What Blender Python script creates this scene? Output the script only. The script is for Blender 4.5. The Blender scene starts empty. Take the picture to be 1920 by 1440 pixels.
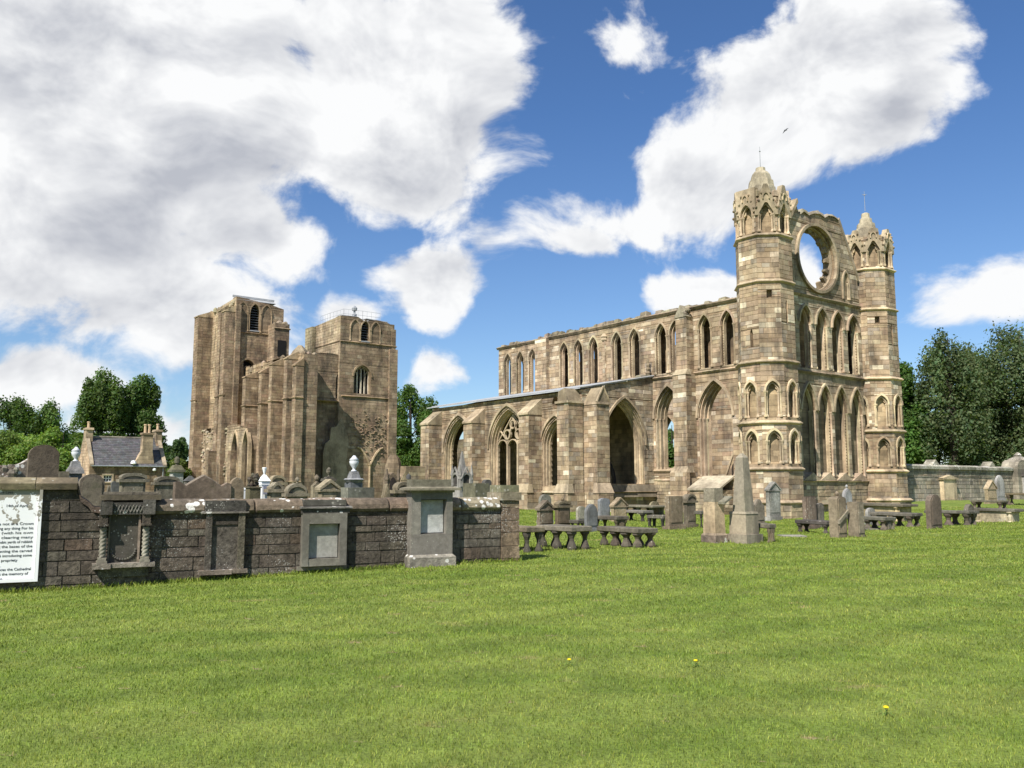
import bpy, math, random
import numpy as np
from mathutils import Vector

rnd = random.Random(11)
R = math.radians
S = bpy.context.scene
COL = S.collection

# ------------------------------------------------------------------ camera
FPX, HOR, CZ = 1620.0, 910.0, 1.65          # focal length in photo pixels, horizon row, eye height
TILT = math.atan((HOR - 720) / FPX)
cam_d = bpy.data.cameras.new('camera'); cam = bpy.data.objects.new('camera', cam_d); COL.objects.link(cam)
cam.location = (0, 0, CZ); cam.rotation_euler = (math.pi / 2 + TILT, 0, 0)
cam_d.sensor_width = 36; cam_d.lens = 36 * FPX / 1920; cam_d.clip_end = 5000; cam_d.clip_start = 0.1
S.camera = cam
S.view_settings.view_transform = 'Standard'; S.view_settings.look = 'None'
S.view_settings.gamma = 1; S.view_settings.use_curve_mapping = False
S.view_settings.exposure = 0.55
S.cycles.max_bounces = 4; S.cycles.diffuse_bounces = 2; S.cycles.glossy_bounces = 2
S.cycles.transparent_max_bounces = 8; S.cycles.use_denoising = True

# ------------------------------------------------------------------ sun and sky
SUN_AZ, SUN_EL = R(209), R(47)
sunv = Vector((math.sin(SUN_AZ) * math.cos(SUN_EL), math.cos(SUN_AZ) * math.cos(SUN_EL), math.sin(SUN_EL)))
sl = bpy.data.lights.new('sun', 'SUN'); sl.energy = 5.0; sl.angle = R(0.53); sl.color = (1.0, 0.96, 0.90)
so = bpy.data.objects.new('sun', sl); COL.objects.link(so)
so.rotation_euler = (-sunv).to_track_quat('-Z', 'Y').to_euler(); so.location = sunv * 80


def ray(u, v):
    x, y = (u - 960) / FPX, (720 - v) / FPX
    c, s = math.cos(TILT), math.sin(TILT)
    return (x, c - y * s, s + y * c)


def proj(p):
    x, y, z = p[0], p[1], p[2] - CZ
    c, s = math.cos(TILT), math.sin(TILT)
    d = y * c + z * s; up = -y * s + z * c
    if d < 0.1: return None
    return (960 + FPX * x / d, 720 - FPX * up / d)


def at(u, v, Y):
    r = ray(u, v); k = Y / r[1]
    return (r[0] * k, Y, CZ + r[2] * k)


def NG(tree):
    """tiny node helper: N('ShaderNodeMath', op='ADD', ins={0:..})"""
    def N(kind, ins=None, **kw):
        n = tree.nodes.new(kind)
        for k, v in kw.items(): setattr(n, k, v)
        for k, v in (ins or {}).items():
            if isinstance(v, bpy.types.NodeSocket): tree.links.new(v, n.inputs[k])
            else: n.inputs[k].default_value = v
        return n
    return N


def build_world():
    w = bpy.data.worlds.new('World'); S.world = w; w.use_nodes = True
    # cloud density groups: input direction in (azimuth, elevation) space; coarser ones serve the shading
    def density_group(detail, blobs_on=True):
        g = bpy.data.node_groups.new('cloud_density', 'ShaderNodeTree')
        g.interface.new_socket('uv', in_out='INPUT', socket_type='NodeSocketVector')
        g.interface.new_socket('density', in_out='OUTPUT', socket_type='NodeSocketFloat')
        g.interface.new_socket('billow', in_out='OUTPUT', socket_type='NodeSocketFloat')
        N = NG(g); gi = g.nodes.new('NodeGroupInput'); go = g.nodes.new('NodeGroupOutput')
        uv = gi.outputs[0]
        # gentle domain warp so that cloud edges billow
        wn = N('ShaderNodeTexNoise', {'Vector': uv, 'Scale': 3.2, 'Detail': 2.0, 'Roughness': 0.55}, noise_dimensions='2D')
        wv = N('ShaderNodeVectorMath', {0: wn.outputs['Color'], 1: (0.5, 0.5, 0.5)}, operation='SUBTRACT')
        ws = N('ShaderNodeVectorMath', {0: wv.outputs[0], 1: (0.16, 0.12, 0.1)}, operation='MULTIPLY')
        p = N('ShaderNodeVectorMath', {0: uv, 1: ws.outputs[0]}, operation='ADD').outputs[0]
        blobs = [  # photo pixel centre, radii in pixels, weight
            (300, 180, 440, 270, 1.5), (690, 140, 280, 205, 1.4), (860, 220, 150, 150, 1.05), (690, 330, 220, 110, 1.05), (60, 60, 320, 290, 1.3),
            (120, 440, 310, 170, 1.2), (470, 440, 180, 105, 1.1), (300, 590, 270, 115, 1.0), (90, 690, 180, 55, .95), (300, 770, 140, 65, .8),
            (815, 545, 110, 85, 1.15), (850, 690, 65, 45, .65), (680, 590, 60, 30, .5),
            (1480, 190, 270, 155, 1.35), (1660, 90, 165, 140, 1.2), (1560, 250, 150, 90, 1.05), (1330, 330, 240, 105, 1.1), (1180, 400, 180, 75, .9), (1090, 440, 140, 55, .7),
            (1310, 520, 135, 65, .95), (1520, 505, 75, 65, .95), (1120, 70, 80, 110, .45), (1870, 560, 90, 45, .5)]
        sq = N('ShaderNodeVectorMath', {0: p, 1: (1.0, 1.45, 1.0)}, operation='MULTIPLY')
        fb = N('ShaderNodeTexNoise', {'Vector': sq.outputs[0], 'Scale': 6.0, 'Detail': detail, 'Roughness': 0.55, 'Lacunarity': 2.15}, noise_dimensions='2D')
        f2 = N('ShaderNodeMath', {0: fb.outputs['Fac'], 1: 1.35, 2: -0.675}, operation='MULTIPLY_ADD')
        g.links.new(f2.outputs[0], go.inputs[1])
        if not blobs_on: return g
        cur = None
        for (px, py, rx, ry, wt) in blobs:
            d = Vector(ray(px, py)).normalized()
            az, el = math.atan2(d.x, d.y), math.asin(d.z)
            sub = N('ShaderNodeVectorMath', {0: p, 1: (az, el, 0)}, operation='SUBTRACT')
            mul = N('ShaderNodeVectorMath', {0: sub.outputs[0], 1: (FPX / rx, FPX / ry, 0)}, operation='MULTIPLY')
            ln = N('ShaderNodeVectorMath', {0: mul.outputs[0]}, operation='LENGTH')
            m = N('ShaderNodeMath', {0: ln.outputs['Value'], 1: -0.66 * wt, 2: 0.62 * wt + 0.06 * (wt - .6)}, operation='MULTIPLY_ADD')
            cur = m.outputs[0] if cur is None else N('ShaderNodeMath', {0: cur, 1: m.outputs[0], 2: 0.10}, operation='SMOOTH_MAX').outputs[0]
        # the rest of the sky outside the frame: the same kind of broken cumulus
        sep = N('ShaderNodeSeparateXYZ', {0: uv})
        ab = N('ShaderNodeMath', {0: sep.outputs[0]}, operation='ABSOLUTE')
        side = N('ShaderNodeMapRange', {0: ab.outputs[0], 1: 0.60, 2: 0.85, 3: 0.0, 4: 1.0})
        hi = N('ShaderNodeMapRange', {0: sep.outputs[1], 1: 0.60, 2: 0.8, 3: 0.0, 4: 1.0})
        out = N('ShaderNodeMath', {0: side.outputs[0], 1: hi.outputs[0]}, operation='MAXIMUM')
        low = N('ShaderNodeTexNoise', {'Vector': uv, 'Scale': 2.3, 'Detail': 1.0}, noise_dimensions='2D')
        lo2 = N('ShaderNodeMath', {0: low.outputs['Fac'], 1: 2.4, 2: -1.52}, operation='MULTIPLY_ADD')
        lo3 = N('ShaderNodeMix', {'Factor': out.outputs[0], 2: -0.35, 3: lo2.outputs[0]}, data_type='FLOAT')
        cur = N('ShaderNodeMath', {0: cur, 1: lo3.outputs[0], 2: 0.08}, operation='SMOOTH_MAX').outputs[0]
        dn = N('ShaderNodeMath', {0: cur, 1: f2.outputs[0]}, operation='ADD')
        g.links.new(dn.outputs[0], go.inputs[0])
        return g

    t = w.node_tree; t.nodes.clear(); N = NG(t)
    tc = N('ShaderNodeTexCoord')
    nrm = N('ShaderNodeVectorMath', {0: tc.outputs['Generated']}, operation='NORMALIZE')
    sp = N('ShaderNodeSeparateXYZ', {0: nrm.outputs[0]})
    az = N('ShaderNodeMath', {0: sp.outputs[0], 1: sp.outputs[1]}, operation='ARCTAN2')
    el = N('ShaderNodeMath', {0: sp.outputs[2]}, operation='ARCSINE')
    uv = N('ShaderNodeCombineXYZ', {0: az.outputs[0], 1: el.outputs[0], 2: 0.0}).outputs[0]

    def dens(off, g):
        a = N('ShaderNodeVectorMath', {0: uv, 1: off}, operation='ADD')
        n = t.nodes.new('ShaderNodeGroup'); n.node_tree = g; t.links.new(a.outputs[0], n.inputs[0])
        return n.outputs
    G0, G1, G2 = dens((0, 0, 0), density_group(8.0)), dens((-0.018, 0.035, 0), density_group(4.0, False)), dens((-0.05, 0.10, 0), density_group(1.0))
    D0, D1, D2 = G0[0], G0[0], G2[0]
    mask = N('ShaderNodeMapRange', {0: D0, 1: -0.05, 2: 0.20, 3: 0.0, 4: 1.0}, interpolation_type='SMOOTHSTEP')
    s1 = N('ShaderNodeMapRange', {0: D1, 1: 0.05, 2: 0.55, 3: 0.0, 4: 1.0}, interpolation_type='SMOOTHSTEP')
    s2 = N('ShaderNodeMapRange', {0: D2, 1: 0.10, 2: 0.75, 3: 0.0, 4: 1.0}, interpolation_type='SMOOTHSTEP')
    sm = N('ShaderNodeMath', {0: s1.outputs[0], 1: 0.25, 2: 0.0}, operation='MULTIPLY_ADD')
    gn = N('ShaderNodeTexNoise', {'Vector': uv, 'Scale': 4.0, 'Detail': 3.0, 'Roughness': 0.55}, noise_dimensions='2D')
    gr = N('ShaderNodeMapRange', {0: gn.outputs['Fac'], 1: 0.35, 2: 0.70, 3: 0.35, 4: 0.95})
    s2b = N('ShaderNodeMath', {0: s2.outputs[0], 1: gr.outputs[0]}, operation='MULTIPLY')
    sh = N('ShaderNodeMath', {0: s2b.outputs[0], 1: 0.46, 2: sm.outputs[0]}, operation='MULTIPLY_ADD')
    rel = N('ShaderNodeMath', {0: G1[1], 1: G0[1]}, operation='SUBTRACT')
    sh = N('ShaderNodeMath', {0: rel.outputs[0], 1: 1.7, 2: sh.outputs[0]}, operation='MULTIPLY_ADD', use_clamp=True)
    cl = N('ShaderNodeMix', {'Factor': sh.outputs[0], 6: (0.665, 0.67, 0.675, 1), 7: (0.345, 0.36, 0.40, 1)}, data_type='RGBA')
    sky = N('ShaderNodeTexSky', sky_type='NISHITA', sun_disc=False, sun_elevation=SUN_EL, sun_rotation=SUN_AZ,
            altitude=50, air_density=1.0, dust_density=0.4, ozone_density=2.2)
    # paler and hazier towards the horizon
    hz = N('ShaderNodeMapRange', {0: el.outputs[0], 1: 0.0, 2: 0.42, 3: 0.0, 4: 1.0})
    tn = N('ShaderNodeMix', {'Factor': hz.outputs[0], 6: (0.070, 0.078, 0.088, 1), 7: (0.049, 0.068, 0.091, 1)}, data_type='RGBA')
    sk = N('ShaderNodeMix', {'Factor': 1.0, 6: sky.outputs[0], 7: tn.outputs[2]}, data_type='RGBA', blend_type='MULTIPLY')
    mx = N('ShaderNodeMix', {'Factor': mask.outputs[0], 6: sk.outputs[2], 7: cl.outputs[2]}, data_type='RGBA')
    bg = N('ShaderNodeBackground', {'Color': mx.outputs[2], 'Strength': 1.0})
    o = N('ShaderNodeOutputWorld'); t.links.new(bg.outputs[0], o.inputs[0])
    w.cycles.sampling_method = 'NONE'


build_world()

# ------------------------------------------------------------------ ground height
def sstep(x): x = np.clip(x, 0, 1); return x * x * (3 - 2 * x)


def gz(x, y):
    return float(gzn(np.array([x], float), np.array([y], float))[0])


def gzn(x, y):
    z = (0.22 * sstep((x + 11) / 11) - 0.12) * sstep((y - 9) / 8) - 0.42 * np.exp(-((x - 14) ** 2 + (y - 49) ** 2) / (2 * 8.5 ** 2))
    z = z + 0.32 * sstep((x - 20) / 10) * sstep((y - 52) / 12)
    und = 0.035 * np.sin(x * .55 + 1.3) * np.sin(y * .38) + 0.02 * np.sin(x * 1.3 + y * .9)
    return z + und * sstep((y - 19) / 6) * (1 - sstep((y - 70) / 20))


def ground(u, v):
    """the point of the ground seen at a photo pixel"""
    z = 0.0
    for _ in range(12):
        r = ray(u, v); k = (z - CZ) / r[2]; x, y = r[0] * k, r[1] * k
        z = 0.5 * z + 0.5 * gz(x, y)
    return (x, y, gz(x, y))


# ------------------------------------------------------------------ materials
def material(name, rough=0.9):
    m = bpy.data.materials.new(name); m.use_nodes = True
    t = m.node_tree; b = t.nodes['Principled BSDF']; b.inputs['Roughness'].default_value = rough
    b.inputs['Specular IOR Level'].default_value = 0.25
    return m, t, NG(t), b


def mixc(N, f, a, b, mode='MIX'):
    return N('ShaderNodeMix', {'Factor': f, 6: a, 7: b}, data_type='RGBA', blend_type=mode).outputs[2]


def ramp(N, v, lo, hi, a=0.0, b=1.0):
    return N('ShaderNodeMapRange', {0: v, 1: lo, 2: hi, 3: a, 4: b}, interpolation_type='SMOOTHSTEP').outputs[0]


def noise(N, vec, scale, detail=4.0, rough=0.6):
    return N('ShaderNodeTexNoise', {'Vector': vec, 'Scale': scale, 'Detail': detail, 'Roughness': rough}).outputs['Fac']


def stone_mat(name, grain=5.0, dirt=(0.05, 0.042, 0.033, 1), dirt_amt=0.55, lichen=None, lichen_amt=0.0, lichen_scale=7.0,
              course=None, cover=.46, amp=.29, streak=0.0, bump=0.35, moss=0.0, bumpscale=14.0):
    """weathered masonry: per-stone colour from the 'tint' attribute, grain, stains, lichen spots"""
    m, t, N, b = material(name, 0.92)
    pos = N('ShaderNodeNewGeometry').outputs['Position']
    tint = N('ShaderNodeAttribute', attribute_name='tint').outputs['Color']
    if course:   # wall cores show their courses on reveals and broken tops
        sp = N('ShaderNodeSeparateXYZ', {0: pos})
        zc = N('ShaderNodeMath', {0: sp.outputs[2], 1: course}, operation='DIVIDE')
        zf = N('ShaderNodeMath', {0: zc.outputs[0]}, operation='FLOOR')
        hx = N('ShaderNodeMath', {0: sp.outputs[0], 1: sp.outputs[1]}, operation='SUBTRACT')
        ho = N('ShaderNodeMath', {0: zf.outputs[0], 1: 0.37, 2: 0.0}, operation='MULTIPLY_ADD')
        hs = N('ShaderNodeMath', {0: hx.outputs[0], 1: 1.25, 2: ho.outputs[0]}, operation='MULTIPLY_ADD')
        hf = N('ShaderNodeMath', {0: hs.outputs[0]}, operation='FLOOR')
        cb = N('ShaderNodeCombineXYZ', {0: hf.outputs[0], 1: zf.outputs[0], 2: 3.0})
        wn = N('ShaderNodeTexWhiteNoise', {'Vector': cb.outputs[0]}, noise_dimensions='3D')
        val = N('ShaderNodeMapRange', {0: wn.outputs['Value'], 3: 0.66, 4: 1.25}).outputs[0]
        fr = N('ShaderNodeMath', {0: zc.outputs[0]}, operation='FRACT')
        jt = ramp(N, fr.outputs[0], 0.0, 0.12, 0.55, 1.0)
        tint = mixc(N, 1.0, tint, N('ShaderNodeMath', {0: val, 1: jt}, operation='MULTIPLY').outputs[0], 'MULTIPLY')
    n1 = noise(N, pos, grain, 6, .65)
    v1 = N('ShaderNodeMapRange', {0: n1, 1: 0.25, 2: 0.75, 3: 1 - amp, 4: 1 + amp}).outputs[0]
    col = mixc(N, 1.0, tint, v1, 'MULTIPLY')
    n5 = noise(N, pos, 0.55, 4, .6)
    col = mixc(N, 1.0, col, mixc(N, ramp(N, n5, .32, .68), (0.62, 0.59, 0.56, 1), (1.15, 1.13, 1.09, 1)), 'MULTIPLY')
    # dark weathering, drawn out downwards
    sv = N('ShaderNodeMapping', {'Vector': pos, 'Scale': (1.0, 1.0, 0.28)})
    n2 = noise(N, sv.outputs[0], 0.9, 6, .68)
    col = mixc(N, ramp(N, n2, 0.47, 0.70, 0.0, dirt_amt), col, dirt)
    if streak:   # rain streaks and soot, narrow and long
        st = N('ShaderNodeMapping', {'Vector': pos, 'Scale': (2.6, 2.6, 0.22)})
        col = mixc(N, ramp(N, noise(N, st.outputs[0], 1.3, 5, .6), 0.54, 0.72, 0.0, streak), col, (0.085, 0.076, 0.064, 1))
    if moss:
        n4 = noise(N, pos, 2.1, 5, .7)
        col = mixc(N, ramp(N, n4, 0.55, 0.7, 0.0, moss), col, (0.06, 0.075, 0.025, 1))
    if lichen_amt:
        vo = N('ShaderNodeTexVoronoi', {'Vector': pos, 'Scale': lichen_scale, 'Randomness': 1.0}, feature='F1')
        n3 = noise(N, pos, lichen_scale * 4, 3, .6)
        dd = N('ShaderNodeMath', {0: n3, 1: 0.22, 2: vo.outputs['Distance']}, operation='MULTIPLY_ADD').outputs[0]
        big = noise(N, pos, 1.1, 3, .5)
        th = N('ShaderNodeMapRange', {0: big, 1: 0.34, 2: 0.72, 3: 0.0, 4: cover}).outputs[0]
        df = N('ShaderNodeMath', {0: th, 1: dd}, operation='SUBTRACT').outputs[0]
        col = mixc(N, ramp(N, df, 0.0, 0.05, 0.0, lichen_amt), col, lichen)
    t.links.new(col, b.inputs['Base Color'])
    bp = N('ShaderNodeBump', {'Strength': bump, 'Distance': 0.04, 'Height': noise(N, pos, bumpscale, 6, .7)})
    t.links.new(bp.outputs[0], b.inputs['Normal'])
    return m


M_ASH = stone_mat('sandstone_ashlar', 2.6, dirt_amt=0.72, bump=0.55, streak=.45)
M_CORE = stone_mat('sandstone_rubble_core', 2.6, dirt_amt=0.62, course=0.34, bump=0.5)
M_TRIM = stone_mat('sandstone_mouldings', 4.0, dirt_amt=0.72, bump=0.45)
M_WALL = stone_mat('dark_lichened_wall_stone', 13.0, dirt=(0.022, 0.019, 0.015, 1), dirt_amt=0.7, lichen=(0.40, 0.385, 0.34, 1), lichen_amt=0.8, lichen_scale=26.0, cover=.52, amp=.75, bump=1.0, bumpscale=26)
M_COPE = stone_mat('lichen_covered_coping', 10.0, amp=.55, dirt=(0.03, 0.026, 0.02, 1), dirt_amt=0.7, lichen=(0.66, 0.63, 0.57, 1), lichen_amt=0.95, lichen_scale=8.0, cover=.66, bump=0.8, bumpscale=18)
M_GRAVE = stone_mat('weathered_gravestone', 9.0, amp=.45, dirt=(0.035, 0.032, 0.026, 1), dirt_amt=0.6, lichen=(0.42, 0.40, 0.33, 1), lichen_amt=0.5, lichen_scale=9.0, bump=0.4, moss=0.25, bumpscale=25)
M_GREY = stone_mat('smooth_grey_monument_stone', 11.0, dirt=(0.06, 0.055, 0.045, 1), dirt_amt=0.7, lichen=(0.40, 0.38, 0.32, 1), lichen_amt=0.5, lichen_scale=16.0, cover=.4, bump=0.35, moss=.2, bumpscale=40)


def plain(name, col, rough=0.8, metal=0.0, var=0.25, scale=4.0):
    m, t, N, b = material(name, rough)
    pos = N('ShaderNodeNewGeometry').outputs['Position']
    v = N('ShaderNodeMapRange', {0: noise(N, pos, scale, 5, .6), 1: .25, 2: .75, 3: 1 - var, 4: 1 + var}).outputs[0]
    t.links.new(mixc(N, 1.0, (*col, 1), v, 'MULTIPLY'), b.inputs['Base Color'])
    b.inputs['Metallic'].default_value = metal
    return m


M_LEAD = plain('lead_sheet_roofing', (0.36, 0.365, 0.37), 0.6, 0.0, 0.2, 1.2)
M_LOUVRE = plain('dark_louvre_slats', (0.10, 0.10, 0.10), 0.6)
M_BLACK = plain('opening_shade_black', (0.012, 0.011, 0.010), 0.9)  # near-black panels that paint the shade inside tower openings
M_IRON = plain('galvanised_iron', (0.32, 0.33, 0.34), 0.5, 0.3)
M_WHITE = plain('white_paint', (0.78, 0.78, 0.76), 0.55, 0, 0.06)
M_MARBLE = plain('grey_white_marble', (0.55, 0.56, 0.57), 0.55, 0, 0.2, 5)
M_GLASS = plain('window_glass', (0.03, 0.035, 0.04), 0.08, 0, 0.1)
M_BARK = plain('tree_bark', (0.045, 0.037, 0.028), 0.95, 0, 0.35, 6)
M_YELLOW = plain('dandelion_yellow', (0.80, 0.55, 0.01), 0.7, 0, 0.1)
M_STEM = plain('flower_stem_green', (0.10, 0.16, 0.03), 0.7)
M_FEATHER = plain('dark_gull_feathers', (0.10, 0.10, 0.11), 0.8)
M_INK = plain('black_lettering_paint', (0.03, 0.03, 0.035), 0.6)
M_CLAY = plain('chimney_pot_clay', (0.48, 0.34, 0.21), 0.85)


def slate_mat():
    m, t, N, b = material('roof_slates', 0.7)
    tint = N('ShaderNodeAttribute', attribute_name='tint').outputs['Color']
    pos = N('ShaderNodeNewGeometry').outputs['Position']
    v = N('ShaderNodeMapRange', {0: noise(N, pos, 1.6, 6, .7), 1: .25, 2: .75, 3: .7, 4: 1.35}).outputs[0]
    t.links.new(mixc(N, 1.0, tint, v, 'MULTIPLY'), b.inputs['Base Color'])
    return m


M_SLATE = slate_mat()


def leaf_mat(name, trans=0.35):
    m, t, N, b = material(name, 0.6)
    tint = N('ShaderNodeAttribute', attribute_name='tint').outputs['Color']
    t.links.new(tint, b.inputs['Base Color'])
    tr = N('ShaderNodeBsdfTranslucent', {'Color': mixc(N, 1.0, tint, (1.25, 1.35, 0.5, 1), 'MULTIPLY')})
    mx = N('ShaderNodeMixShader', {0: trans, 1: b.outputs[0], 2: tr.outputs[0]})
    t.links.new(mx.outputs[0], t.nodes['Material Output'].inputs[0])
    return m


M_LEAF = leaf_mat('tree_leaves', 0.42)


def lawn_colour(N, pos):
    n1 = noise(N, pos, 0.55, 5, .6)
    st = N('ShaderNodeMapping', {'Vector': pos, 'Rotation': (0, 0, R(-38)), 'Scale': (0.16, 1.1, 1.0)})
    n2 = noise(N, st.outputs[0], 1.0, 4, .6)
    c = mixc(N, ramp(N, n1, .35, .68), (0.175, 0.240, 0.038, 1), (0.240, 0.298, 0.058, 1))
    c = mixc(N, ramp(N, n2, .44, .60, 0, .45), c, (0.290, 0.325, 0.080, 1))
    dry = noise(N, N('ShaderNodeMapping', {'Vector': pos, 'Rotation': (0, 0, R(25)), 'Scale': (.7, 1.6, 1)}).outputs[0], 1.15, 5, .62)
    # mower bands, about half a metre wide, running away to the right
    wv = N('ShaderNodeTexWave', {'Vector': N('ShaderNodeMapping', {'Vector': pos, 'Rotation': (0, 0, R(52))}).outputs[0], 'Scale': 0.30, 'Distortion': 1.6, 'Detail': 2.0, 'Detail Scale': .5})
    c = mixc(N, 1.0, c, N('ShaderNodeMapRange', {0: wv.outputs['Fac'], 3: .93, 4: 1.07}).outputs[0], 'MULTIPLY')
    c = mixc(N, ramp(N, dry, .62, .74, 0, .7), c, (0.40, 0.315, 0.15, 1))
    spot = noise(N, N('ShaderNodeMapping', {'Vector': pos, 'Rotation': (0, 0, R(60)), 'Scale': (1.0, 2.2, 1)}).outputs[0], 2.1, 4, .6)
    c = mixc(N, ramp(N, spot, .655, .70, 0, .75), c, (0.42, 0.31, 0.19, 1))
    dark = noise(N, pos, 1.9, 5, .65)
    return mixc(N, 1.0, c, mixc(N, ramp(N, dark, .3, .66), (0.84, 0.88, 0.85, 1), (1.08, 1.07, 1.07, 1)), 'MULTIPLY')


def lawn_mat():
    m, t, N, b = material('mown_lawn', 0.95)
    pos = N('ShaderNodeNewGeometry').outputs['Position']
    c = lawn_colour(N, pos)
    n3 = noise(N, pos, 26.0, 4, .7)
    c = mixc(N, 1.0, c, (.78, .80, .72, 1), 'MULTIPLY')
    fine = noise(N, N('ShaderNodeMapping', {'Vector': pos, 'Scale': (1.0, .35, 1.0)}).outputs[0], 9.0, 5, .7)
    c = mixc(N, 1.0, c, N('ShaderNodeMapRange', {0: fine, 1: .3, 2: .7, 3: .72, 4: 1.25}).outputs[0], 'MULTIPLY')
    c = mixc(N, 1.0, c, N('ShaderNodeMapRange', {0: n3, 1: .25, 2: .75, 3: .55, 4: 1.35}).outputs[0], 'MULTIPLY')
    t.links.new(c, b.inputs['Base Color'])
    bp = N('ShaderNodeBump', {'Strength': 0.8, 'Distance': 0.05, 'Height': n3})
    t.links.new(bp.outputs[0], b.inputs['Normal'])
    return m


def grass_mat():
    m, t, N, b = material('grass_blades', 0.55)
    pos = N('ShaderNodeNewGeometry').outputs['Position']
    c = mixc(N, 1.0, lawn_colour(N, pos), N('ShaderNodeAttribute', attribute_name='tint').outputs['Color'], 'MULTIPLY')
    t.links.new(c, b.inputs['Base Color'])
    tr = N('ShaderNodeBsdfTranslucent', {'Color': mixc(N, 1.0, c, (1.2, 1.3, 0.6, 1), 'MULTIPLY')})
    mx = N('ShaderNodeMixShader', {0: 0.35, 1: b.outputs[0], 2: tr.outputs[0]})
    t.links.new(mx.outputs[0], t.nodes['Material Output'].inputs[0])
    return m


M_GRASS = grass_mat()
M_LAWN = lawn_mat()


def sign_mat():
    m, t, N, b = material('peeling_white_sign_paint', 0.6)
    pos = N('ShaderNodeNewGeometry').outputs['Position']
    sp = N('ShaderNodeSeparateXYZ', {0: pos})
    up = N('ShaderNodeMapRange', {0: sp.outputs[2], 1: 0.75, 2: 1.55, 3: -0.20, 4: 0.13}).outputs[0]
    n = N('ShaderNodeMath', {0: noise(N, pos, 7.0, 6, .62), 1: up}, operation='ADD').outputs[0]
    c = mixc(N, ramp(N, n, .545, .57), (0.74, 0.74, 0.72, 1), (0.27, 0.25, 0.20, 1))
    t.links.new(c, b.inputs['Base Color'])
    return m


M_SIGN = sign_mat()


# ------------------------------------------------------------------ mesh helpers
def tag(o, label=None, cat=None, group=None, kind=None):
    if label: o['label'] = label
    if cat: o['category'] = cat
    if group: o['group'] = group
    if kind: o['kind'] = kind
    return o


def thing(name, label, cat, loc, group=None):
    o = bpy.data.objects.new(name, None); COL.objects.link(o); o.location = loc; o.empty_display_size = 0.2
    return tag(o, label, cat, group, 'thing')


def base_of(o):
    while o.parent: o = o.parent
    return o.location


class MB:
    """collects shapes in world space; build() links them as one mesh object"""
    def __init__(s, tint=(0.4, 0.3, 0.2)): s.v, s.f, s.t, s.tint = [], [], [], tint

    def add(s, vs, fs, tint=None):
        o = len(s.v); s.v += [tuple(p) for p in vs]; s.f += [tuple(i + o for i in f) for f in fs]
        s.t += [tint or s.tint] * len(vs); return s

    def hexa(s, b, t, tint=None):       # bottom ring of 4, top ring of 4
        return s.add(list(b) + list(t), [(3, 2, 1, 0), (4, 5, 6, 7), (0, 1, 5, 4), (1, 2, 6, 5), (2, 3, 7, 6), (3, 0, 4, 7)], tint)

    def rings(s, rings, tint=None, cap=True):
        n = len(rings[0]); vs = [p for r in rings for p in r]; fs = []
        for k in range(len(rings) - 1):
            for i in range(n):
                j = (i + 1) % n
                fs.append((k * n + i, k * n + j, (k + 1) * n + j, (k + 1) * n + i))
        if cap: fs.append(tuple(range(n))[::-1]); fs.append(tuple((len(rings) - 1) * n + i for i in range(n)))
        return s.add(vs, fs, tint)

    def lathe(s, c, prof, seg=12, rot=0.0, sx=1.0, sy=1.0, tint=None, ax=None):
        """prof: (radius, z); ax: optional (d, n) horizontal frame"""
        d, n = ax or ((1, 0), (0, 1)); rr = []
        for (r, z) in prof:
            ring = []
            for i in range(seg):
                a = rot + 2 * math.pi * i / seg
                x, y = r * sx * math.cos(a), r * sy * math.sin(a)
                ring.append((c[0] + d[0] * x + n[0] * y, c[1] + d[1] * x + n[1] * y, c[2] + z))
            rr.append(ring)
        return s.rings(rr, tint)

    def tube(s, p0, p1, r0, r1=None, seg=6, tint=None):
        p0, p1 = Vector(p0), Vector(p1); a = (p1 - p0)
        if a.length < 1e-6: return s
        a.normalize(); u = a.orthogonal().normalized(); w = a.cross(u); r1 = r0 if r1 is None else r1
        mk = lambda p, r: [p + (u * math.cos(2 * math.pi * i / seg) + w * math.sin(2 * math.pi * i / seg)) * r for i in range(seg)]
        return s.rings([mk(p0, r0), mk(p1, r1)], tint)

    def build_split(s, name, mat, parent, kind=None):
        """every loose piece becomes an object of its own"""
        par = list(range(len(s.v)))
        def find(i):
            while par[i] != i: par[i] = par[par[i]]; i = par[i]
            return i
        for f in s.f:
            for j in f[1:]: par[find(j)] = find(f[0])
        comp = {}
        for i in range(len(s.v)): comp.setdefault(find(i), []).append(i)
        fc = {}
        for f in s.f: fc.setdefault(find(f[0]), []).append(f)
        for r_, ids in comp.items():
            ix = {g: k for k, g in enumerate(ids)}; q = MB()
            q.v = [s.v[i] for i in ids]; q.t = [s.t[i] for i in ids]; q.f = [tuple(ix[i] for i in f) for f in fc[r_]]
            q.build(name, mat, parent)

    def build(s, name, mat, parent=None, smooth=False, loc=None, kind=None):
        base = base_of(parent) if parent else Vector(loc or (0, 0, 0))
        me = bpy.data.meshes.new(name)
        arr = np.array(s.v, dtype=np.float64) - np.array(base)
        me.from_pydata(arr.tolist(), [], s.f)
        at_ = me.attributes.new('tint', 'FLOAT_COLOR', 'POINT')
        tc = np.ones((len(s.v), 4), dtype=np.float32); tc[:, :3] = np.array(s.t, dtype=np.float32)
        at_.data.foreach_set('color', tc.ravel())
        me.materials.append(mat)
        if smooth: me.polygons.foreach_set('use_smooth', [True] * len(me.polygons))
        me.update()
        o = bpy.data.objects.new(name, me); COL.objects.link(o)
        if parent: o.parent = parent
        else: o.location = base
        if kind: o['kind'] = kind
        return o


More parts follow.
